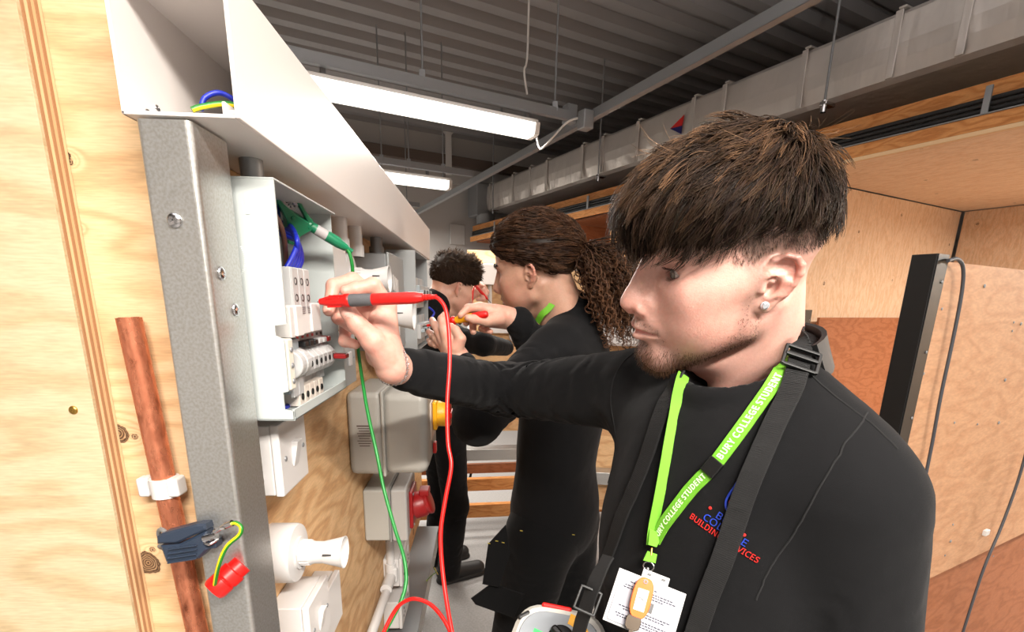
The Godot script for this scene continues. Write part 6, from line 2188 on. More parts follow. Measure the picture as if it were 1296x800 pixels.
# ---------- the two students behind ----------
var bones := []        # [a, b, ra, rb, k, folds]
var lumps := []        # [centre, radii, k]
var cut_low := -9.0
func f_figure(p: Vector3) -> float:
	var d := 9.0
	for l in lumps: d = smin(d, ell(p, l[0], l[1]), l[2])
	d += 0.006 * fold_noise.get_noise_3d(p.x * 4.0 + p.y * 2.0, p.y * 4.0, p.z * 4.0)
	for c in bones:
		var a: Vector3 = c[0]
		var b: Vector3 = c[1]
		var t := clampf((p - a).dot(b - a) / (b - a).length_squared(), 0.0, 1.0)
		var e := p.distance_to(a.lerp(b, t)) - lerpf(c[2], c[3], t)
		if c[5] > 0.0: e += arm_folds(t * a.distance_to(b), p, c[5], c[2] * 100.0)
		d = smin(d, e, c[4])
	return smax(d, cut_low - p.y, 0.008)
func figure_mb(cell: float) -> MB:
	var lo := Vector3(9, 9, 9)
	var hi := -lo
	for c in bones:
		for i in 2:
			var r: float = c[2 + i] + 0.03
			lo = lo.min(c[i] - Vector3(r, r, r))
			hi = hi.max(c[i] + Vector3(r, r, r))
	for l in lumps:
		lo = lo.min(l[0] - l[1] * 1.2)
		hi = hi.max(l[0] + l[1] * 1.2)
	lo.y = maxf(lo.y, cut_low - 0.03)
	var b := MB.new()
	mesh_field(f_figure, lo, hi, cell, b)
	return b
func hand_of(chains: Array, cell: float, body: MB, inv: Transform3D, base: Color):
	hand_bones = chains
	var lo := Vector3(9, 9, 9)
	var hi := -lo
	for c in hand_bones:
		for i in range(0, c.size(), 2):
			lo = lo.min(c[i])
			hi = hi.max(c[i])
	mesh_field(f_hand, lo - Vector3(0.03, 0.03, 0.03), hi + Vector3(0.03, 0.03, 0.03), cell, body, inv, hand_paint([], base))
func limb(b: MB, xf: Transform3D, pts: Array):   # the arm inside the sleeve
	var inv := xf.affine_inverse()
	var c := PackedVector3Array()
	for p in pts: c.append(inv * p)
	b.tint = Color(0.58, 0.35, 0.27)
	b.tube(c, [0.024, 0.032, 0.038, 0.040], 10)
func legs(who: Node, xf: Transform3D, hip: float, m: Material, spread := 0.1, lean := Vector3.ZERO, girth := 0.088, stride := false):
	# hip: height of the hip joints above the floor
	var b0 := bones
	var l0 := lumps
	cut_low = -9.0
	bones = []
	var base := xf.origin.y
	lumps = [[Vector3(0, hip - base + 0.05, -0.005) + lean * 0.1, Vector3(0.160, 0.13, 0.112), 0.04]]
	for s in [-1, 1]:
		var ln: Vector3 = lean * (s if stride else 1)
		bones.append([Vector3(0.080 * s, hip - base, 0) + ln * 0.25, Vector3(spread * s, hip * 0.52 - base, 0.025) + ln * 0.7, girth, girth - 0.022, 0.05, 0.004])
		bones.append([Vector3(spread * s, hip * 0.52 - base, 0.025) + ln * 0.7, Vector3(spread * s, 0.05 - base, -0.02) + ln, girth - 0.022, girth - 0.026, 0.03, 0.006])
	put(who, "trousers", figure_mb(0.010), m, xf)
	for s in [-1, 1]:
		put(who, "shoe", shoe_mb(), mat(Color(0.05, 0.05, 0.052), 0.55), xf * T(spread * s, -base, 0.02 + lean.z * (s if stride else 1)))
	bones = b0
	lumps = l0

# the long-haired student
var stu_head := Transform3D()
func f_cap2(p: Vector3) -> float:
	var d := ell(p, Vector3(0, 0.052, -0.010), Vector3(0.084, 0.088, 0.108))
	d = smin(d, ell(p, Vector3(0, 0.03, -0.085), Vector3(0.055, 0.055, 0.05)), 0.03)
	return smax(d, stu_line(p) - p.y, 0.010)
func stu_line(p: Vector3) -> float:
	return 0.040 + 0.62 * maxf(p.z - 0.020, 0.0) - 0.088 * smoothstep(-0.022, -0.075, p.z)
func build_student(who: Node):
	stu_head = Transform3D(Basis(Vector3(-0.324, -0.232, 0.917), Vector3(-0.297, 0.945, 0.134), Vector3(-0.898, -0.229, -0.375)).orthonormalized(), Vector3(0.129, 1.524, -1.340))
	face_kind = 1
	var b := MB.new()
	mesh_field(f_head_ear, Vector3(-0.09, -0.17, -0.125), Vector3(0.112, 0.14, 0.135), 0.0030, b, Transform3D(), paint_face)
	var inv := stu_head.affine_inverse()
	var skin := Color(0.58, 0.35, 0.26)
	# right hand lifted, holding the yellow tool; left hand at the unit
	hand_of([
		chain([657, 406, 1.255, 0.026, 648, 403, 1.248, 0.025, 628, 398, 1.235, 0.024]),
		chain([640, 400, 1.24, 0.024, 608, 389, 1.215, 0.0125]),
		chain([640, 402, 1.25, 0.024, 607, 393, 1.235, 0.0125]),
		chain([642, 405, 1.26, 0.022, 612, 402, 1.255, 0.0120]),
		chain([642, 407, 1.265, 0.020, 618, 409, 1.265, 0.0110]),
		chain([608, 389, 1.215, 0.0120, 592, 390, 1.200, 0.0095, 583, 399, 1.195, 0.0078]),
		chain([607, 393, 1.235, 0.0120, 592, 394, 1.225, 0.0095, 590, 409, 1.215, 0.0080]),
		chain([612, 402, 1.255, 0.0115, 598, 408, 1.245, 0.0092, 599, 420, 1.235, 0.0078]),
		chain([618, 409, 1.265, 0.0100, 610, 416, 1.255, 0.0085, 621, 420, 1.240, 0.0070]),
		chain([632, 402, 1.225, 0.020, 616, 406, 1.205, 0.0135, 600, 404, 1.190, 0.0105, 592, 402, 1.185, 0.0085]),
	], 0.003, b, inv, skin)
	hand_of([
		chain([588, 470, 1.20, 0.026, 580, 452, 1.20, 0.0255, 571, 436, 1.20, 0.023]),
		chain([572, 438, 1.195, 0.023, 562, 416, 1.19, 0.0125]),
		chain([570, 440, 1.205, 0.023, 556, 420, 1.21, 0.0125]),
		chain([568, 442, 1.215, 0.021, 553, 428, 1.225, 0.0115]),
		chain([562, 416, 1.19, 0.0118, 559, 404, 1.195, 0.0095, 563, 398, 1.205, 0.0080]),
		chain([556, 420, 1.21, 0.0118, 550, 411, 1.225, 0.0095, 547, 405, 1.245, 0.0080]),
		chain([553, 428, 1.225, 0.0110, 547, 424, 1.245, 0.0092, 543, 420, 1.26, 0.0078]),
		chain([552, 436, 1.235, 0.0100, 546, 434, 1.25, 0.0085, 543, 431, 1.265, 0.0070]),
		chain([578, 440, 1.185, 0.018, 583, 429, 1.175, 0.0125, 577, 418, 1.18, 0.0100, 571, 413, 1.185, 0.0080]),
	], 0.003, b, inv, skin)
	limb(b, stu_head, [dep(650, 404, 1.25), dep(690, 470, 1.42), Vector3(0.27, 1.33, -1.50), Vector3(0.21, 1.36, -1.36)])
	limb(b, stu_head, [dep(582, 456, 1.20), dep(604, 533, 1.06), Vector3(0.16, 1.32, -1.21), Vector3(0.21, 1.36, -1.36)])
	put(who, "body", b, skin_mat(), stu_head)
	make_eye(who, stu_head * Vector3(0.0315, 0.0125, 0.0672), stu_head.basis * Vector3(0.1, -0.25, 1), Color(0.08, 0.05, 0.03))
	make_eye(who, stu_head * Vector3(-0.0315, 0.0125, 0.0672), stu_head.basis * Vector3(0.1, -0.25, 1), Color(0.08, 0.05, 0.03))
	# sweatshirt
	var xf := Transform3D(Basis(Vector3(-0.36, 0, 0.933), Vector3.UP, Vector3(-0.933, 0, -0.36)), Vector3(0.21, 1.35, -1.36))
	var si := xf.affine_inverse()
	var el_l := si * dep(604, 533, 1.06)
	var wr_l := si * dep(587, 464, 1.20)
	var el_r := si * dep(690, 470, 1.42)
	var wr_r := si * dep(657, 407, 1.255)
	lumps = [[Vector3(0, -0.15, -0.01), Vector3(0.158, 0.18, 0.112), 0.05], [Vector3(0, -0.38, 0.0), Vector3(0.150, 0.24, 0.112), 0.08], [Vector3(0, -0.50, 0.0), Vector3(0.158, 0.14, 0.122), 0.06], [Vector3(0, -0.06, -0.055), Vector3(0.12, 0.10, 0.07), 0.05]]
	bones = [
		[Vector3(-0.13, -0.02, -0.02), Vector3(0.13, -0.02, -0.02), 0.062, 0.062, 0.06, 0.0],
		[Vector3(0, 0.045, -0.03), Vector3(0.12, 0.0, -0.02), 0.050, 0.042, 0.04, 0.0],
		[Vector3(0, 0.045, -0.03), Vector3(-0.12, 0.0, -0.02), 0.050, 0.042, 0.04, 0.0],
		[Vector3(0, 0.02, -0.03), Vector3(0.004, 0.072, -0.018), 0.060, 0.062, 0.02, 0.0],
		[Vector3(0.160, -0.03, 0.0), el_l, 0.062, 0.050, 0.03, 0.005],
		[el_l, wr_l, 0.050, 0.036, 0.02, 0.005],
		[Vector3(-0.160, -0.03, 0.0), el_r, 0.060, 0.050, 0.03, 0.005],
		[el_r, wr_r, 0.050, 0.037, 0.02, 0.005],
	]
	cut_low = -0.60
	put(who, "sweatshirt", figure_mb(0.0075), cloth(Color(0.07, 0.07, 0.075)), xf)
	legs(who, xf, 0.80, cloth(Color(0.06, 0.06, 0.064)), 0.09, Vector3(0, 0, 0.085), 0.100, true)
	# trouser details: flap pockets, seams, small yellow bar tacks
	var dark := cloth(Color(0.055, 0.055, 0.058))
	var flap := func(px: Array, d: float, thick: float, called: String, m: Material):
		var o := dep(px[0][0], px[0][1], d)
		var f := frame(EYE - o, Vector3.UP, o)
		var poly := PackedVector2Array()
		for s in px:
			var w := f.affine_inverse() * dep(s[0], s[1], d)
			poly.append(Vector2(w.x, w.y))
		var b2 := MB.new()
		b2.prism(poly, -thick, 0.0, minf(0.002, thick * 0.3))
		put(who, called, b2, m, f)
	flap.call([[640, 664], [618, 688], [611, 738], [632, 742], [646, 700]], 1.235, 0.03, "tool_pocket", dark)
	flap.call([[622, 738], [596, 757], [602, 765], [650, 782], [664, 752]], 1.225, 0.03, "pocket_flap", dark)
	flap.call([[606, 750], [607.5, 749], [621, 760.5], [619.5, 762]], 1.2235, 0.002, "yellow_tag", mat(Color(0.80, 0.60, 0.06), 0.8))
	for s in [[658, 671], [724, 676], [635, 686], [617, 687], [627, 684], [618, 707]]:
		flap.call([[s[0], s[1]], [s[0] + 3.5, s[1] + 0.6], [s[0] + 3.5, s[1] + 1.8], [s[0], s[1] + 1.2]], 1.222, 0.002, "bar_tack", mat(Color(0.60, 0.54, 0.20), 0.8))
	# hair: combed back to a tie, then a curly tail
	b = MB.new()
	b.colored = true
	b.tint = Color(0.018, 0.010, 0.007)
	mesh_field(f_cap2, Vector3(-0.10, -0.07, -0.15), Vector3(0.10, 0.15, 0.115), 0.0045, b)
	var tie := Vector3(0.0, 0.010, -0.128)
	for g in 520:
		var a := rng.randf() * TAU
		var h := rng.randf_range(-0.4, 1.0)
		var c := sqrt(1.0 - h * h)
		var p := settle(f_cap2, Vector3(0, 0.055, 0) + Vector3(c * cos(a) * 0.085, h * 0.085, c * sin(a) * 0.105), 3)
		var steps := 9
		var guide := PackedVector3Array()
		var q := p
		var l := minf(p.distance_to(tie) * 1.05, rng.randf_range(0.07, 0.13))
		var wob := rnd3(1.0)
		for i in steps:
			guide.append(q)
			var d := (tie - q).normalized()
			var n := grad(f_cap2, q)
			d = (d - n * d.dot(n) * 0.9 + Vector3(0, 0.35 * smoothstep(0.0, -0.1, q.z) - 0.30 * smoothstep(0.06, 0.02, q.y), 0)).normalized()
			q += d * l / steps
			q += n * (0.0025 - f_cap2(q)) * 0.9 + n * 0.0035 * sin(i * 1.7 + wob.x * 3.0)
		var k := rng.randf()
		var c0 := Color(0.022, 0.012, 0.008).lerp(Color(0.075, 0.036, 0.020), k * k)
		var c1 := c0.lerp(Color(0.15, 0.072, 0.038), rng.randf() * 0.8)
		for j in 8:
			var off := rnd3(0.005)
			var pts := PackedVector3Array()
			for i in steps: pts.append(guide[i] + off * (1.0 - 0.5 * i / steps) + rnd3(0.0003))
			strand(b, pts, 0.0007, 0.0004, c0, c1)
	# face-framing locks by the temple
	for g in 26:
		var p := settle(f_cap2, Vector3(0.066, 0.050 + rnd(0.01), rng.randf_range(-0.030, 0.030)), 3)
		var l := rng.randf_range(0.05, 0.085)
		var ph := rng.randf() * 6.0
		for j in 7:
			var q := p + rnd3(0.003)
			var pts := PackedVector3Array()
			for i in 12:
				var s := i / 11.0
				var w := q + Vector3(0.010 * s + 0.004 * sin(s * 11.0 + ph), -l * s * 0.55, -l * s * 0.95) 
				var f := f_head(w)
				if f < 0.005: w += grad(f_head, w) * (0.005 - f)
				pts.append(w)
			strand(b, pts, 0.0006, 0.0003, Color(0.03, 0.016, 0.010), Color(0.08, 0.04, 0.022))
	# curls of the tail, falling in world space
	var down := stu_head.basis.inverse() * Vector3(0.30, -0.95, 0.12).normalized()
	var back := stu_head.basis.inverse() * Vector3(1, 0, 0.1).normalized()
	for g in 560:
		var u := rng.randf()
		var root := tie + rnd3(0.026) + back * 0.004
		var spread := rnd3(1.0) * Vector3(0.075, 0.05, 0.06)
		var l := rng.randf_range(0.06, 0.215)
		var turns := rng.randf_range(3.0, 6.5) * l / 0.15
		var rad := rng.randf_range(0.0035, 0.0085)
		var ph := rng.randf() * TAU
		var k := rng.randf()
		var c0 := Color(0.020, 0.011, 0.008).lerp(Color(0.06, 0.03, 0.017), k)
		var c1 := c0.lerp(Color(0.21, 0.098, 0.050), rng.randf() * 0.9)
		for j in 2:
			var pts := PackedVector3Array()
			var n := 8 + int(turns * 7)
			for i in n:
				var s := float(i) / (n - 1)
				var open := sin(minf(s * 2.2, 1.0) * PI / 2)
				var c := root + back * (0.050 * open) + down * (l * s) + spread * open * (1.0 - 0.25 * s)
				var t := s * turns * TAU + ph + j * 0.5
				pts.append(c + Vector3(cos(t), 0.3 * sin(t * 2.0), sin(t)) * rad * (0.4 + 0.6 * open))
			strand(b, pts, 0.0011, 0.0006, c0, c1)
	b.tint = Color(0.012, 0.008, 0.006)
	b.ball(Vector3(0.036, 0.058, 0.040), tie + back * 0.030 + down * 0.045, 10)
	put(who, "hair", b, hair_mat(0.40), stu_head)
	# eyebrow
	b = MB.new()
	b.colored = true
	for sgn in [1, -1]:
		for j in 160:
			var s := rng.randf()
			var p := settle(f_head, Vector3((0.008 + 0.040 * s), 0.0330 + 0.006 * sin(s * 2.4) + rnd(0.003) * (1.2 - s), 0.09 - 0.02 * s), 3)
			var d := (Vector3(0.8, 0.3 - 0.6 * s, -0.2) + grad(f_head, p) * 0.3).normalized() * 0.009
			strand(b, PackedVector3Array([Vector3(p.x * sgn, p.y, p.z), Vector3((p.x + d.x * 0.5) * sgn, p.y + d.y * 0.5, p.z + d.z * 0.5), Vector3((p.x + d.x) * sgn, p.y + d.y, p.z + d.z)]), 0.0004, 0.0002, Color(0.02, 0.012, 0.009), Color(0.03, 0.018, 0.012))
	put(who, "eyebrows", b, hair_mat(0.5), stu_head)

# the student at the back, seen from behind his right shoulder
var far_head := Transform3D()
func f_cap3(p: Vector3) -> float:
	var d := ell(p, Vector3(0, 0.058, -0.008), Vector3(0.083, 0.088, 0.106))
	d = smin(d, ell(p, Vector3(0, 0.10, 0.05), Vector3(0.065, 0.05, 0.05)), 0.03)
	return smax(d, 0.030 + 0.5 * maxf(p.z - 0.02, 0.0) - 0.07 * smoothstep(-0.01, -0.08, p.z) - p.y, 0.012)
func build_far_student(who: Node):
	far_head = frame(Vector3(0.80, -0.30, -0.55), Vector3(0.10, 1, 0.05), dep(571, 365, 2.22))
	face_kind = 2
	var b := MB.new()
	mesh_field(f_head, Vector3(-0.09, -0.17, -0.125), Vector3(0.09, 0.14, 0.135), 0.005, b, Transform3D(), paint_face)
	mesh_field(f_ear_r, Vector3(-0.115, -0.045, -0.05), Vector3(-0.06, 0.055, 0.02), 0.0035, b, Transform3D(), paint_face)
	mesh_field(f_ear, Vector3(0.06, -0.045, -0.05), Vector3(0.115, 0.055, 0.02), 0.0035, b, Transform3D(), paint_face)
	var inv := far_head.affine_inverse()
	hand_of([
		chain([588, 379, 2.42, 0.028, 597, 372, 2.43, 0.027, 604, 367, 2.44, 0.025]),
		chain([604, 367, 2.44, 0.024, 612, 364, 2.45, 0.014]),
		chain([604, 369, 2.43, 0.024, 612, 369, 2.44, 0.013]),
		chain([612, 364, 2.45, 0.0125, 617, 370, 2.45, 0.010, 612, 376, 2.44, 0.0085]),
		chain([612, 367, 2.44, 0.0125, 615, 374, 2.43, 0.010, 608, 378, 2.43, 0.0085]),
		chain([610, 371, 2.43, 0.0120, 612, 379, 2.42, 0.010, 604, 379, 2.42, 0.0085]),
		chain([604, 365, 2.43, 0.017, 607, 360, 2.42, 0.012, 611, 362, 2.41, 0.009]),
	], 0.005, b, inv, Color(0.58, 0.34, 0.26))
	limb(b, far_head, [dep(590, 378, 2.42), dep(575, 400, 2.62), dep(559, 416, 2.46), far_head * Vector3(0, -0.14, -0.05)])
	put(who, "body", b, skin_mat(), far_head)
	for s in [1, -1]: make_eye(who, far_head * Vector3(0.0315 * s, 0.0125, 0.0672), far_head.basis.z, Color(0.08, 0.05, 0.03))
	var xf := Transform3D(Basis(Vector3(-0.45, 0, -0.893), Vector3.UP, Vector3(0.893, 0, -0.45)), dep(558, 417, 2.46))
	var si := xf.affine_inverse()
	var el_r := si * dep(612, 436, 2.20)
	var wr_r := si * dep(640, 440, 2.42)
	var el_l := si * dep(575, 400, 2.62)
	var wr_l := si * dep(589, 378, 2.43)
	lumps = [[Vector3(0, -0.16, 0.0), Vector3(0.165, 0.19, 0.115), 0.05], [Vector3(0, -0.38, 0.0), Vector3(0.155, 0.24, 0.115), 0.08], [Vector3(0, 0.0, -0.02), Vector3(0.13, 0.07, 0.075), 0.05]]
	bones = [
		[Vector3(-0.14, -0.02, -0.01), Vector3(0.14, -0.02, -0.01), 0.062, 0.062, 0.05, 0.0],
		[si * (far_head * Vector3(0, -0.175, -0.056)), si * (far_head * Vector3(0, -0.080, -0.046)), 0.074, 0.066, 0.03, 0.0],
		[Vector3(0.165, -0.03, 0.0), el_l, 0.058, 0.05, 0.03, 0.004],
		[el_l, wr_l, 0.05, 0.036, 0.02, 0.004],
		[Vector3(-0.165, -0.03, 0.0), el_r, 0.058, 0.050, 0.03, 0.004],
		[el_r, wr_r, 0.05, 0.040, 0.02, 0.004],
	]
	cut_low = -0.58
	put(who, "jumper", figure_mb(0.011), cloth(Color(0.075, 0.075, 0.08)), xf)
	legs(who, xf, 0.80, cloth(Color(0.07, 0.07, 0.075)), 0.10)
	# printed collar
	var cp := dep(560, 380, 2.16)
	b = MB.new()
	for k in 5:
		b.box(Vector3(0.005, 0.015, 0.002), 0.0, Vector3(-0.020 + 0.010 * k, -0.0012 * k * k * 0.3, 0))
		b.box(Vector3(0.006, 0.004, 0.002), 0.0, Vector3(-0.017 + 0.010 * k, 0.004 - 0.003 * (k % 3) - 0.0012 * k * k * 0.3, 0))
	tag(put(who, "collar_print", b, mat(Color(0.75, 0.75, 0.75), 0.8), Transform3D(frame(EYE - cp, Vector3(0.60, 1, 0), cp).basis, cp)), "", "", "", "stuff")
	b = MB.new()
	b.colored = true
	b.tint = Color(0.016, 0.010, 0.007)
	mesh_field(f_cap3, Vector3(-0.10, -0.06, -0.13), Vector3(0.10, 0.165, 0.12), 0.007, b)
	for g in 900:
		var a := rng.randf() * TAU
		var h := rng.randf_range(-0.5, 1.0)
		var c := sqrt(1.0 - h * h)
		var p := settle(f_cap3, Vector3(0, 0.06, 0) + Vector3(c * cos(a) * 0.09, h * 0.09, c * sin(a) * 0.11), 3)
		var n := grad(f_cap3, p)
		var d := (n * 0.35 + rnd3(0.45) + Vector3(0, -0.5 + 0.9 * smoothstep(0.08, 0.13, p.y), 0.5)).normalized()
		var gold := rng.randf() * smoothstep(0.06, 0.14, p.y)
		var l := lerpf(0.010, 0.028, smoothstep(0.02, 0.12, p.y)) * rng.randf_range(0.7, 1.2)
		for j in 6:
			var q := p + rnd3(0.006) - n * 0.003
			var pts := PackedVector3Array()
			var v := d
			for i in 5:
				pts.append(q)
				v = (v + rnd3(0.10)).normalized()
				q += v * l / 4
			strand(b, pts, 0.0011, 0.0006, Color(0.022, 0.013, 0.009), Color(0.03, 0.018, 0.011).lerp(Color(0.13, 0.07, 0.035), gold))
	put(who, "hair", b, hair_mat(0.75), far_head)
# ---------- things the people hold and wear ----------
func probe(label: String, tip: Vector3, end: Vector3) -> Node3D:
	var o := thing("test_probe", label, "probe", along(tip, end))
	var L := tip.distance_to(end)
	var b := MB.new()
	b.lathe([Vector2(0.0, -0.004), Vector2(0.0012, -0.003), Vector2(0.0012, 0.002), Vector2(0, 0.002)], 10)
	put(o, "tip", b, M.steel_dull)
	b = MB.new()
	b.lathe([Vector2(0, 0), Vector2(0.0036, 0), Vector2(0.0062, L * 0.09), Vector2(0.0072, L * 0.16), Vector2(0.0074, L * 0.245), Vector2(0.0082, L * 0.255), Vector2(0.0082, L * 0.29), Vector2(0.0075, L * 0.30), Vector2(0, L * 0.30)], 20)
	for k in 4:
		var a := TAU * k / 4 + 0.5
		b.box(Vector3(0.0022, L * 0.14, 0.0022), 0.0008, Vector3(cos(a) * 0.0072, L * 0.15, sin(a) * 0.0072))
	put(o, "finger_guard", b, M.red)
	b = MB.new()
	b.lathe([Vector2(0.0072, L * 0.30), Vector2(0.0076, L * 0.31), Vector2(0.0072, L * 0.52), Vector2(0.0, L * 0.52)], 20)
	put(o, "grip", b, M.grip)
	b = MB.new()
	b.lathe([Vector2(0.0, L * 0.52), Vector2(0.0072, L * 0.52), Vector2(0.0070, L * 0.92), Vector2(0.0060, L * 0.96), Vector2(0.0048, L), Vector2(0, L)], 20)
	put(o, "handle", b, M.red)
	b = MB.new()
	for k in 5: b.lathe([Vector2(0, L + 0.0035 * k), Vector2(0.0040 - 0.0003 * k, L + 0.0035 * k), Vector2(0.0040 - 0.0003 * k, L + 0.0035 * k + 0.0024), Vector2(0.0028, L + 0.0035 * k + 0.0026), Vector2(0.0028, L + 0.0035 * k + 0.0035)], 14)
	put(o, "strain_relief", b, M.red)
	return o
func shirt_pt(x: float, y: float, lift: float) -> Vector3:   # where the sight line meets the near man's sweatshirt, lifted off it
	var inv := man_xf.affine_inverse()
	var o := inv * EYE
	var d := (inv.basis * ray(x, y)).normalized()
	var t := 0.25
	for i in 60:
		var s := f_shirt(o + d * t)
		if s < lift + 0.0004: break
		t += maxf(s - lift, 0.0004) * 0.8
	return man_xf * (o + d * t)
func shirt_out(p: Vector3) -> Vector3:
	return (man_xf.basis * grad(f_shirt, man_xf.affine_inverse() * p)).normalized()
func strap_on(px: Array, lift: float, per := 6) -> Array:   # [points, side directions] of a strap lying on the shirt
	var raw := []
	for q in px: raw.append(Vector3(q[0], q[1], q[2] if q.size() > 2 else 0.0))
	var c := curve(raw, per)
	var pts := PackedVector3Array()
	for q in c:
		pts.append(dep(q.x, q.y, q.z) if q.z > 0.1 else shirt_pt(q.x, q.y, lift))
	for k in 3:   # even out
		for i in range(1, pts.size() - 1): pts[i] = pts[i] * 0.5 + (pts[i - 1] + pts[i + 1]) * 0.25
	var side := PackedVector3Array()
	for i in pts.size():
		var t := (pts[mini(i + 1, pts.size() - 1)] - pts[maxi(i - 1, 0)]).normalized()
		side.append(t.cross(shirt_out(pts[i])).normalized())
	return [pts, side]
func along_strap(s: Array, at: float, across: float, out: float) -> Vector3:
	var pts: PackedVector3Array = s[0]
	var l := 0.0
	for i in pts.size() - 1:
		var d := pts[i].distance_to(pts[i + 1])
		if l + d >= at or i == pts.size() - 2:
			var u := (at - l) / d
			var t := (pts[i + 1] - pts[i]).normalized()
			var sd: Vector3 = s[1][i].lerp(s[1][i + 1], u).normalized()
			sd = (sd - t * sd.dot(t)).normalized()
			return pts[i].lerp(pts[i + 1], u) + sd * across + sd.cross(t) * out
		l += d
	return pts[pts.size() - 1]
func strap_len(s: Array) -> float:
	var l := 0.0
	for i in s[0].size() - 1: l += s[0][i].distance_to(s[0][i + 1])
	return l

func build_props():
	# the red probe and its lead
	probe("red test probe with a grey grip held in the near man's fingers", dep(405, 382, 0.618), dep(535, 376.5, 0.600))
	cable("test_lead", [dep(549, 376, 0.598), dep(556, 379, 0.597), dep(564, 392, 0.596), dep(568, 420, 0.594), dep(569, 460, 0.59), dep(566, 510, 0.585), dep(567, 560, 0.58), dep(571, 590, 0.575), dep(564, 630, 0.57), dep(558, 670, 0.565), dep(559, 710, 0.56), dep(565, 760, 0.55), dep(575, 812, 0.54), dep(590, 850, 0.53)], 0.0024, M.red, "red test lead hanging from the held red probe")
	cable("test_lead", [dep(480, 815, 0.60), dep(488, 795, 0.605), dep(498, 776, 0.61), dep(508, 764, 0.61), dep(524, 758, 0.605), dep(543, 764, 0.60), dep(558, 779, 0.59), dep(570, 800, 0.58), dep(580, 830, 0.57)], 0.0024, M.red, "red test lead arching up at the bottom edge beside the green lead")
	# bracelet: a ring of links round the wrist
	var w := dep(497, 462, 0.693)
	var ax := (dep(640, 494, 0.925) - dep(492, 463, 0.685)).normalized()
	var f := frame(ax, Vector3.UP, w)
	var br := thing("bracelet", "silver curb chain bracelet at the near man's raised wrist", "bracelet", f)
	for k in 46:
		var a := TAU * k / 46
		var b := MB.new()
		var lk := PackedVector3Array()
		for i in 9: lk.append(Vector3(cos(TAU * i / 8) * 0.0029, sin(TAU * i / 8) * 0.0018, 0))
		b.tube(lk, 0.00055, 5, false)
		put(br, "link", b, M.chrome, Transform3D(Basis(Vector3.BACK, a + PI / 2) * Basis(Vector3.RIGHT, 0.9 if k % 2 else -0.5), Vector3(cos(a) * 0.0285, sin(a) * 0.0270, 0.003 * sin(a * 2.0))))
	# ear stud
	var e := head_xf * (EAR_AT + ear_u * 0.0055 - ear_v * 0.0205 + ear_w * 0.0052)
	var es := thing("ear_stud", "round clear crystal stud in the near man's earlobe", "earring", frame(head_xf.basis * (ear_w + ear_u * 0.1), Vector3.UP, e))
	var b := MB.new()
	b.at(Transform3D(Basis(Vector3.RIGHT, PI / 2), Vector3.ZERO))
	b.lathe([Vector2(0, -0.001), Vector2(0.0040, -0.001), Vector2(0.0042, 0.0006), Vector2(0.0036, 0.001), Vector2(0, 0.001)], 16)
	put(es, "setting", b, mat(Color(0.8, 0.8, 0.82), 0.25, 0.3))
	b = MB.new()
	b.at(Transform3D(Basis(Vector3.RIGHT, PI / 2), Vector3.ZERO))
	b.lathe([Vector2(0.0037, 0.0009), Vector2(0.0024, 0.0024), Vector2(0.0, 0.0025)], 8, 0.99)
	var gem := mat(Color(0.85, 0.87, 0.9), 0.04, 0.7)
	put(es, "crystal", b, gem)
	# tester straps over the lanyard: padded neck strap and webbing
	var te := thing("multifunction_tester", "grey and yellow electrical tester hanging on a black neck strap", "tester", T())
	var sr := strap_on([[1014, 424], [1013, 450], [1003, 490], [983, 530], [963, 575], [944, 620], [929, 665], [914, 710], [896, 755], [881, 800], [868, 840]], 0.0048)
	b = MB.new()
	b.strip(sr[0], sr[1], 0.0205, 0.0022)
	ribs(b, sr, 0.0205)
	put(te, "strap", b, M.webbing)
	var sl := strap_on([[858, 472], [850, 490], [833, 530], [819, 575], [801, 620], [785, 656], [774, 690], [764, 715]], 0.0040)
	b = MB.new()
	b.strip(sl[0], sl[1], 0.0215, 0.0022)
	ribs(b, sl, 0.0215)
	put(te, "strap", b, M.webbing)
	var sb := strap_on([[770, 704, 0.545], [760, 722, 0.54], [751, 742, 0.54], [743, 765, 0.545], [735, 790, 0.555], [728, 815, 0.57]], 0.010)
	b = MB.new()
	b.strip(sb[0], sb[1], 0.018, 0.0022)
	put(te, "strap", b, M.webbing)
	# collar part of the strap up behind the neck
	var up := PackedVector3Array()
	var us := PackedVector3Array()
	var nk := man_xf
	for k in 15:
		var t := k / 14.0
		var a := lerpf(0.15, 3.0, t)
		up.append(nk * Vector3(cos(a) * 0.077 - 0.002, 0.062 + 0.022 * sin(a), -0.020 - sin(a) * 0.082))
		us.append(nk.basis * Vector3(cos(a) * 0.35, -1, -sin(a) * 0.35))
	b = MB.new()
	b.strip(up, us, 0.036, 0.005)
	put(te, "neck_pad", b, M.rubber)
	# slide buckle at the shoulder
	var bp := shirt_pt(1013, 456, 0.006)
	var bo := shirt_out(bp)
	var bt: Vector3 = (shirt_pt(1002, 490, 0.006) - shirt_pt(1016, 440, 0.006)).normalized()
	b = MB.new()
	for s in [-1, 1]:
		b.box(Vector3(0.0035, 0.026, 0.004), 0.001, Vector3(0.016 * s, 0, 0.002))
		b.box(Vector3(0.032, 0.0035, 0.004), 0.001, Vector3(0, 0.012 * s, 0.002))
	b.box(Vector3(0.032, 0.004, 0.004), 0.001, Vector3(0, 0.001, 0.003))
	put(te, "buckle", b, M.black, frame(bo, -bt, bp))
	bp = dep(744, 760, 0.54)
	b = MB.new()
	for s in [-1, 1]:
		b.box(Vector3(0.003, 0.026, 0.005), 0.001, Vector3(0.011 * s, 0, 0.002))
		b.box(Vector3(0.022, 0.003, 0.005), 0.001, Vector3(0, 0.012 * s, 0.002))
	put(te, "buckle", b, M.black, frame(EYE - bp, sb[0][0] - sb[0][sb[0].size() - 1], bp))
	tester_case(te)
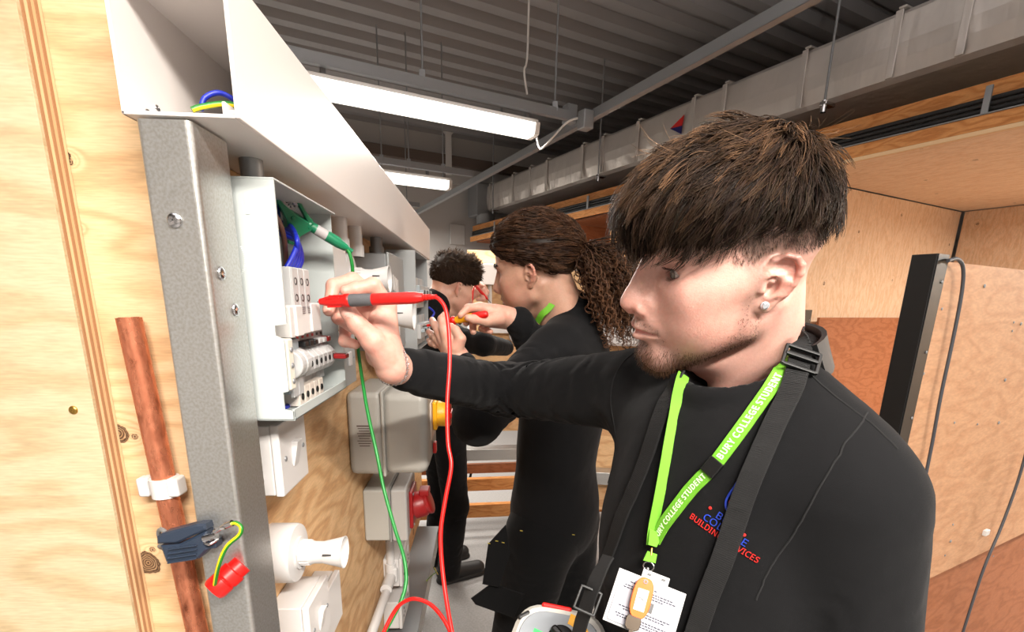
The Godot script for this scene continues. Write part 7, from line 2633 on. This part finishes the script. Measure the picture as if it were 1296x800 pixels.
	# lime lanyard
	var la := thing("lanyard", "lime green printed lanyard round the near man's neck", "lanyard", T())
	var lr := strap_on([[1001, 444], [993, 461], [980, 484], [960, 512], [938, 543], [918, 570], [906, 586]], 0.0024)
	var lr2 := strap_on([[897, 597], [886, 607], [872, 622], [855, 644], [840, 664], [829, 684]], 0.0024)
	var ll := strap_on([[865, 474], [862, 486], [857, 510], [850, 550], [843, 590], [836, 630], [829, 665], [826, 690]], 0.0026)
	for q in [[lr, 0.0150], [lr2, 0.0150]]:
		b = MB.new()
		b.strip(q[0][0], q[0][1], q[1], 0.0012)
		put(la, "ribbon", b, M.lime)
	# the far ribbon is seen nearly edge on
	b = MB.new()
	var tw := PackedVector3Array()
	for i in ll[0].size():
		tw.append((ll[1][i] + shirt_out(ll[0][i]) * 1.7).normalized())
	b.strip(ll[0], tw, 0.0140, 0.0012)
	put(la, "ribbon", b, M.lime)
	var ink := mat(Color(0.80, 0.88, 0.74), 0.7)
	for q in [[lr, "BURY COLLEGE STUDENT", 0.0062, 0.46], [lr2, "BURY COLLEGE STUDENT", 0.0056, 0.5]]:
		var t := text_mb(q[1], q[2], 0.0003)
		var s: Array = q[0]
		var L := strap_len(s)
		var wd := 0.0
		for p in t.v: wd = maxf(wd, absf(p.x) * 2.0)
		var sc: float = minf(1.0, L * 0.96 / wd) if q[3] != 0.46 else 1.0
		var mid := L * 0.52
		if q[3] == 0.46:   # from the safety break up to the neck
			var goal := shirt_pt(986, 474, 0.0024)
			var near := 0.0
			for i in 200:
				if along_strap(s, L * i / 200.0, 0, 0).distance_to(goal) < along_strap(s, near, 0, 0).distance_to(goal): near = L * i / 200.0
			sc = (L * 0.975 - near) / wd
			mid = (L * 0.975 + near) / 2
		put(la, "lettering", bend(t, func(p: Vector3) -> Vector3: return along_strap(s, mid - p.x * sc, p.y * minf(1.2, sc * 1.1), 0.0008 + p.z)), ink)
	var t3 := text_mb("BURY", 0.0058, 0.0003)
	put(la, "lettering", bend(t3, func(p: Vector3) -> Vector3: return along_strap(lr, 0.004 - p.x * 0.6, p.y, 0.0008 + p.z)), ink)
	# safety break
	var k0 := shirt_pt(906, 586, 0.003)
	var k1 := shirt_pt(897, 597, 0.003)
	b = MB.new()
	b.box(Vector3(0.0165, k0.distance_to(k1) * 1.3 + 0.003, 0.0045), 0.001)
	put(la, "safety_break", b, M.black, frame(shirt_out(k0), k0 - k1, (k0 + k1) / 2))
	# joined end, ring and swivel hook
	var j := shirt_pt(827, 688, 0.006)
	var d := (shirt_pt(822, 708, 0.006) - j)
	var zo := (EYE - j).normalized()
	var fj := frame(zo, -d, j)
	b = MB.new()
	b.prism(PackedVector2Array([Vector2(-0.0075, 0.014), Vector2(0.0075, 0.012), Vector2(0.004, -0.003), Vector2(-0.005, -0.003)]), -0.0015, 0.0015, 0.0004)
	put(la, "ribbon_end", b, M.lime, fj)
	var j2 := dep(823, 708, 0.0) if false else shirt_pt(823, 706, 0.010)
	b = MB.new()
	b.prism(PackedVector2Array([Vector2(-0.0045, 0.006), Vector2(0.006, 0.0055), Vector2(0.0065, -0.004), Vector2(-0.0065, -0.005)]), -0.0015, 0.0015, 0.0004)
	put(la, "ribbon_tab", b, M.lime, frame(zo, -d, j2))
	b = MB.new()
	b.tube(PackedVector3Array([shirt_pt(825, 694, 0.008), shirt_pt(824, 703, 0.010)]), 0.0012, 8)
	put(la, "swivel_link", b, M.brass)
	var cr := shirt_pt(821, 717, 0.012)
	b = MB.new()
	var ring := PackedVector3Array()
	for i in 17: ring.append(Vector3(cos(TAU * i / 16) * 0.0055, sin(TAU * i / 16) * 0.0048, 0))
	b.tube(ring, 0.0008, 6, false)
	put(la, "ring", b, M.chrome, frame(zo, -d, cr))
	b = MB.new()
	b.tube(curve([Vector3(0, 0.004, 0), Vector3(0.0022, -0.004, 0), Vector3(0.0030, -0.011, 0), Vector3(0, -0.0150, 0), Vector3(-0.0030, -0.011, 0), Vector3(-0.0012, -0.004, 0)], 5), 0.0009, 7)
	b.ball(Vector3(0.002, 0.0025, 0.002), Vector3(0, 0.003, 0), 8)
	put(la, "hook", b, M.chrome, frame(zo, -d, shirt_pt(819, 724, 0.013)))
	id_card()
	shirt_badge()
	student_props()

func ribs(b: MB, s: Array, width: float):
	var L := strap_len(s)
	var a := 0.001
	while a < L - 0.001:
		var c := along_strap(s, a, 0.0, 0.0011)
		var x := along_strap(s, a, 0.001, 0.0011) - c
		var y := along_strap(s, a + 0.0008, 0.0, 0.0011) - c
		if x.length() > 1e-6 and y.length() > 1e-6:
			b.at(Transform3D(Basis(x.normalized(), y.normalized(), x.cross(y).normalized()).orthonormalized(), c))
			b.box(Vector3(width - 0.0014, 0.0011, 0.0007), 0.0)
		a += 0.0021
	b.at(Transform3D())
func tester_case(te: Node3D):
	# the top of the case shows at the bottom edge; local x right, y away from the viewer, z up out of the face
	var c := dep(703, 838, 0.62)
	var f := frame((EYE - c).normalized() + Vector3(0, 0.55, 0), Vector3(0.3, 0.35, -1), c)
	var out := PackedVector2Array()
	for i in 33:
		var a := TAU * i / 32
		out.append(Vector2(signf(cos(a)) * pow(absf(cos(a)), 0.55) * 0.062, signf(sin(a)) * pow(absf(sin(a)), 0.6) * 0.072))
	out.remove_at(32)
	var b := MB.new()
	b.prism(out, -0.045, 0.0, 0.006)
	put(te, "case", b, mat(Color(0.72, 0.71, 0.68), 0.45), f)
	var inn := PackedVector2Array()
	for p in out: inn.append(p * Vector2(0.86, 0.88) - Vector2(0, 0.003))
	b = MB.new()
	b.prism(inn, 0.0, 0.0022, 0.001)
	put(te, "face_plate", b, mat(Color(0.52, 0.54, 0.56), 0.45), f)
	b = MB.new()
	var arc := PackedVector2Array()
	for i in 13: arc.append(Vector2(0.004, 0.029) + Vector2(cos(-0.9 + 2.3 * i / 12.0), sin(-0.9 + 2.3 * i / 12.0)) * 0.034)
	for i in 13: arc.append(Vector2(0.004, 0.029) + Vector2(cos(1.4 - 2.3 * i / 12.0), sin(1.4 - 2.3 * i / 12.0)) * 0.020)
	b.prism(arc, 0.0022, 0.003)
	put(te, "yellow_scale", b, M.yellow, f)
	b = MB.new()
	arc = PackedVector2Array()
	for i in 9: arc.append(Vector2(0.002, 0.026) + Vector2(cos(2.9 + 0.8 * i / 8.0), sin(2.9 + 0.8 * i / 8.0)) * 0.036)
	for i in 9: arc.append(Vector2(0.002, 0.026) + Vector2(cos(3.7 - 0.8 * i / 8.0), sin(3.7 - 0.8 * i / 8.0)) * 0.022)
	b.prism(arc, 0.0022, 0.003)
	put(te, "green_scale", b, mat(Color(0.25, 0.75, 0.40), 0.5), f)
	b = MB.new()
	b.at(f * Transform3D(Basis(Vector3.RIGHT, PI / 2), Vector3(0.002, 0.028, 0.0022)))
	b.lathe([Vector2(0, 0), Vector2(0.0165, 0), Vector2(0.0165, 0.004), Vector2(0.014, 0.006), Vector2(0, 0.006)], 28)
	b.at(f * Transform3D(Basis(Vector3.BACK, 0.9), Vector3(0.002, 0.028, 0.011)))
	b.box(Vector3(0.010, 0.032, 0.012), 0.004)
	put(te, "dial", b, M.black)
	b = MB.new()
	b.box(Vector3(0.0022, 0.012, 0.0006), 0, Vector3(0, -0.012, 0.0062))
	put(te, "dial_mark", b, M.white, f * Transform3D(Basis(Vector3.BACK, 0.9), Vector3(0.002, 0.028, 0.011)))
	for q in [[-0.010, 0.069, 0.040, "red_band", M.red], [-0.050, 0.050, 0.018, "dark_badge", M.black]]:
		b = MB.new()
		b.box(Vector3(q[2], 0.007, 0.010), 0.003)
		put(te, q[3], b, q[4], f * Transform3D(Basis(Vector3.BACK, 0.0 if q[0] > -0.03 else 0.7), Vector3(q[0], q[1], -0.004)))

func id_card():
	var c := shirt_pt(816, 768, 0.034)
	var rt := (shirt_pt(848, 779, 0.012) - shirt_pt(783, 754, 0.012)).normalized()
	var o := thing("identity_card", "white printed identity card in a clear holder hanging from the lanyard", "card", Transform3D(frame((EYE - c).normalized() + Vector3(0.15, 0, 0), Vector3.UP, c).basis, c))
	var turn := Transform3D(Basis(Vector3.BACK, -0.30), Vector3.ZERO)
	var W := 0.064
	var H := 0.050
	var b := MB.new()
	b.box(Vector3(W, H, 0.0012), 0.0005)
	put(o, "card", b, mat(Color(0.60, 0.60, 0.64), 0.5), turn)
	b = MB.new()
	b.box(Vector3(W + 0.007, H + 0.005, 0.0010), 0.0005, Vector3(0, 0, -0.0016))
	b.box(Vector3(0.028, 0.010, 0.0010), 0.0005, Vector3(0.002, H / 2 + 0.006, -0.0016))
	put(o, "holder", b, mat(Color(0.62, 0.62, 0.62), 0.3), turn)
	for s in [-0.007, 0.008]:
		b = MB.new()
		b.box(Vector3(0.004, 0.0025, 0.0004), 0.0, Vector3(0.002 + s, H / 2 + 0.007, -0.0009))
		put(o, "slot", b, M.black, turn)
	var ink := mat(Color(0.20, 0.20, 0.24), 0.8)
	b = MB.new()
	for r in [[0.018, 0.026, -0.008], [0.014, 0.050, 0.0], [0.0115, 0.052, 0.0], [0.009, 0.030, 0.0], [-0.0075, 0.050, 0.0], [-0.010, 0.040, 0.0], [-0.0155, 0.052, 0.0], [-0.018, 0.048, 0.0], [-0.0205, 0.026, 0.0]]:
		var x: float = -r[1] / 2
		while x < r[1] / 2:
			var w := 0.0012 + 0.0022 * rng.randf()
			b.box(Vector3(w, 0.0012, 0.0003), 0.0, Vector3(x + r[2] + w / 2, r[0], 0.0007))
			x += w + 0.0007
	tag(put(o, "print_lines", b, ink, turn), "", "", "", "stuff")
	b = MB.new()
	b.box(Vector3(0.012, 0.010, 0.0003), 0.0, Vector3(0.002, 0.0005, 0.0007))
	put(o, "print_block", b, M.black, turn)
	# orange key tag and key in front
	var k := shirt_pt(812, 757, 0.042)
	var kf := Transform3D(frame((EYE - k).normalized(), Vector3.UP, k).basis, k) * Transform3D(Basis(Vector3.BACK, -0.16), Vector3.ZERO)
	var kt := thing("key_tag", "orange plastic key tag hanging in front of the identity card", "key tag", kf)
	b = MB.new()
	var ov := PackedVector2Array()
	for i in 28:
		var a := TAU * i / 28
		ov.append(Vector2(signf(cos(a)) * pow(absf(cos(a)), 0.7) * 0.0098, signf(sin(a)) * pow(absf(sin(a)), 0.75) * 0.0205))
	b.prism(ov, -0.0015, 0.0015, 0.0006)
	put(kt, "tag", b, M.orange)
	b = MB.new()
	b.box(Vector3(0.0108, 0.0215, 0.0008), 0.0003, Vector3(0, -0.002, 0.0016))
	put(kt, "paper_insert", b, M.white_dull)
	b = MB.new()
	b.tube(curve([Vector3(-0.003, -0.001, 0.0022), Vector3(-0.001, 0.0, 0.0022), Vector3(0.001, -0.001, 0.0022), Vector3(0.003, -0.002, 0.0022)], 3), 0.0003, 5)
	put(kt, "pen_mark", b, M.black)
	b = MB.new()
	b.at(Transform3D(Basis(Vector3.RIGHT, PI / 2), Vector3(0, 0.0165, 0.0014)))
	b.lathe([Vector2(0.0012, 0), Vector2(0.0024, 0), Vector2(0.0024, 0.0006), Vector2(0.0012, 0.0006)], 14)
	put(kt, "eyelet", b, M.chrome)
	var ke := thing("key", "small dark steel key below the orange tag", "key", kf * T(-0.002, -0.026, 0.0005))
	b = MB.new()
	b.prism(PackedVector2Array([Vector2(-0.0075, 0.004), Vector2(-0.006, 0.0075), Vector2(0.006, 0.0075), Vector2(0.0075, 0.004), Vector2(0.0070, -0.004), Vector2(0.004, -0.0065), Vector2(-0.004, -0.0065), Vector2(-0.0070, -0.004)]), -0.001, 0.001, 0.0004)
	put(ke, "bow", b, mat(Color(0.36, 0.32, 0.28), 0.35, 0.85))
	b = MB.new()
	b.box(Vector3(0.0042, 0.022, 0.0016), 0.0004, Vector3(0, -0.017, 0))
	put(ke, "blade", b, mat(Color(0.36, 0.32, 0.28), 0.35, 0.85))

func shirt_badge():
	# embroidery on the left breast: flame emblem, two lines of blue, one of red, running down to the right as the cloth hangs
	var man: Node = get_node("person")
	var p0 := shirt_pt(913, 668, 0.0)
	var n := shirt_out(p0)
	var inv := man_xf.affine_inverse()
	var rt := (shirt_pt(955, 706, 0.0) - shirt_pt(872, 650, 0.0)).normalized()
	var up := n.cross(rt).normalized()
	var blue := mat(Color(0.10, 0.22, 0.66), 0.75)
	var red := mat(Color(0.78, 0.10, 0.07), 0.75)
	var lay := func(at: Vector3, s: float) -> Callable:
		return func(p: Vector3) -> Vector3:
			var q: Vector3 = at + rt * p.x * s + up * p.y
			var l := inv * q
			var g: Vector3 = inv.basis * n
			for i in 3: l -= g * (f_shirt(l)) * 0.9
			return man_xf * (l + g * (0.0006 + p.z))
	var wide := shirt_pt(956, 708, 0.0).distance_to(shirt_pt(872, 649, 0.0))
	for q in [["BURY", 0.0068, 922, 661, blue, 0.36], ["COLLEGE", 0.0068, 917, 671, blue, 0.62], ["BUILDING SERVICES", 0.0056, 914, 681, red, 1.0]]:
		var t := text_mb(q[0], q[1], 0.0006, false)
		var w := 0.0
		for p in t.v: w = maxf(w, absf(p.x) * 2.0)
		var s: float = wide * q[5] / w
		var at: Vector3 = shirt_pt(q[2], q[3], 0.0)
		put(man, "embroidery", bend(t, lay.call(at, s)), q[4])
	for q in [[899, 643], [942, 677]]:
		var b := MB.new()
		b.at(Transform3D(Basis(Vector3.RIGHT, PI / 2), Vector3.ZERO))
		b.lathe([Vector2(0, 0), Vector2(0.0017, 0), Vector2(0.0014, 0.0006), Vector2(0, 0.0008)], 12)
		put(man, "embroidery", bend(b, lay.call(shirt_pt(q[0], q[1], 0.0), 1.0)), red)
	# the emblem: a blue open loop with a red flame inside
	for q in [[[[936, 606], [930, 616], [923, 626], [919, 634], [919, 642], [923, 649], [931, 656], [940, 657], [946, 652], [949, 645], [947, 638]], blue, 0.0013], [[[929, 628], [925, 634], [924, 640], [927, 646], [933, 650], [940, 650], [945, 645], [948, 640]], red, 0.0014]]:
		var pts := []
		for x in q[0]: pts.append(shirt_pt(x[0], x[1], 0.0006))
		var b := MB.new()
		b.tube(curve(pts, 5), q[2], 8)
		put(man, "embroidery", b, q[1])

func student_props():
	# yellow and red screwdriver-like probe of the long-haired student
	var a := dep(537, 413, 1.245)
	var c := dep(617, 397.5, 1.185)
	var o := thing("test_probe", "yellow and red handled probe in the long-haired student's fingers", "probe", along(a, c))
	var L := a.distance_to(c)
	var b := MB.new()
	b.lathe([Vector2(0, -0.006), Vector2(0.0014, -0.004), Vector2(0.0014, 0.012), Vector2(0, 0.012)], 8)
	put(o, "tip", b, M.black)
	b = MB.new()
	b.lathe([Vector2(0, 0.008), Vector2(0.0030, 0.008), Vector2(0.0042, L * 0.42), Vector2(0, L * 0.42)], 14)
	put(o, "shaft", b, M.red)
	b = MB.new()
	b.lathe([Vector2(0, L * 0.42), Vector2(0.0075, L * 0.42), Vector2(0.0105, L * 0.46), Vector2(0.0105, L * 0.49), Vector2(0.0080, L * 0.51), Vector2(0, L * 0.51)], 16)
	put(o, "collar", b, M.red)
	b = MB.new()
	b.lathe([Vector2(0.0075, L * 0.51), Vector2(0.0092, L * 0.54), Vector2(0.0095, L * 0.78), Vector2(0, L * 0.78)], 16)
	put(o, "yellow_grip", b, M.yellow)
	b = MB.new()
	b.lathe([Vector2(0.0095, L * 0.78), Vector2(0.0088, L * 0.97), Vector2(0.006, L), Vector2(0, L)], 16)
	put(o, "red_butt", b, M.red)
	# red probe of the far student
	a = dep(601, 361, 2.40)
	c = dep(622, 384, 2.44)
	o = thing("test_probe", "slim red probe in the raised hand of the student at the back", "probe", along(a, c))
	b = MB.new()
	b.lathe([Vector2(0, 0), Vector2(0.005, 0.002), Vector2(0.007, 0.02), Vector2(0.007, 0.075), Vector2(0.004, 0.09), Vector2(0, 0.09)], 12)
	put(o, "handle", b, M.red)
	b = MB.new()
	b.lathe([Vector2(0, 0.09), Vector2(0.0018, 0.09), Vector2(0.0014, 0.112), Vector2(0, 0.114)], 8)
	put(o, "tip", b, M.black)
	cable("test_lead", [a, dep(599, 368, 2.40), dep(598, 380, 2.39), dep(596, 395, 2.39), dep(595, 420, 2.38), dep(598, 470, 2.37)], 0.0032, M.red, "thin red lead hanging from the furthest student's probe")
	# lime lanyard of the long-haired student
	var la := thing("lanyard", "short visible piece of lime lanyard on the long-haired student's neck", "lanyard", T())
	var pts := curve([dep(712, 366, 1.285), dep(704, 377, 1.262), dep(695, 390, 1.255), dep(686, 398, 1.262), dep(680, 408, 1.285)], 5)
	var sd := PackedVector3Array()
	for i in pts.size():
		var t := (pts[mini(i + 1, pts.size() - 1)] - pts[maxi(i - 1, 0)]).normalized()
		sd.append(t.cross((EYE - pts[i]).normalized() + Vector3(0, 0.3, 0)).normalized())
	b = MB.new()
	b.strip(pts, sd, 0.016, 0.0015)
	put(la, "ribbon", b, M.lime)
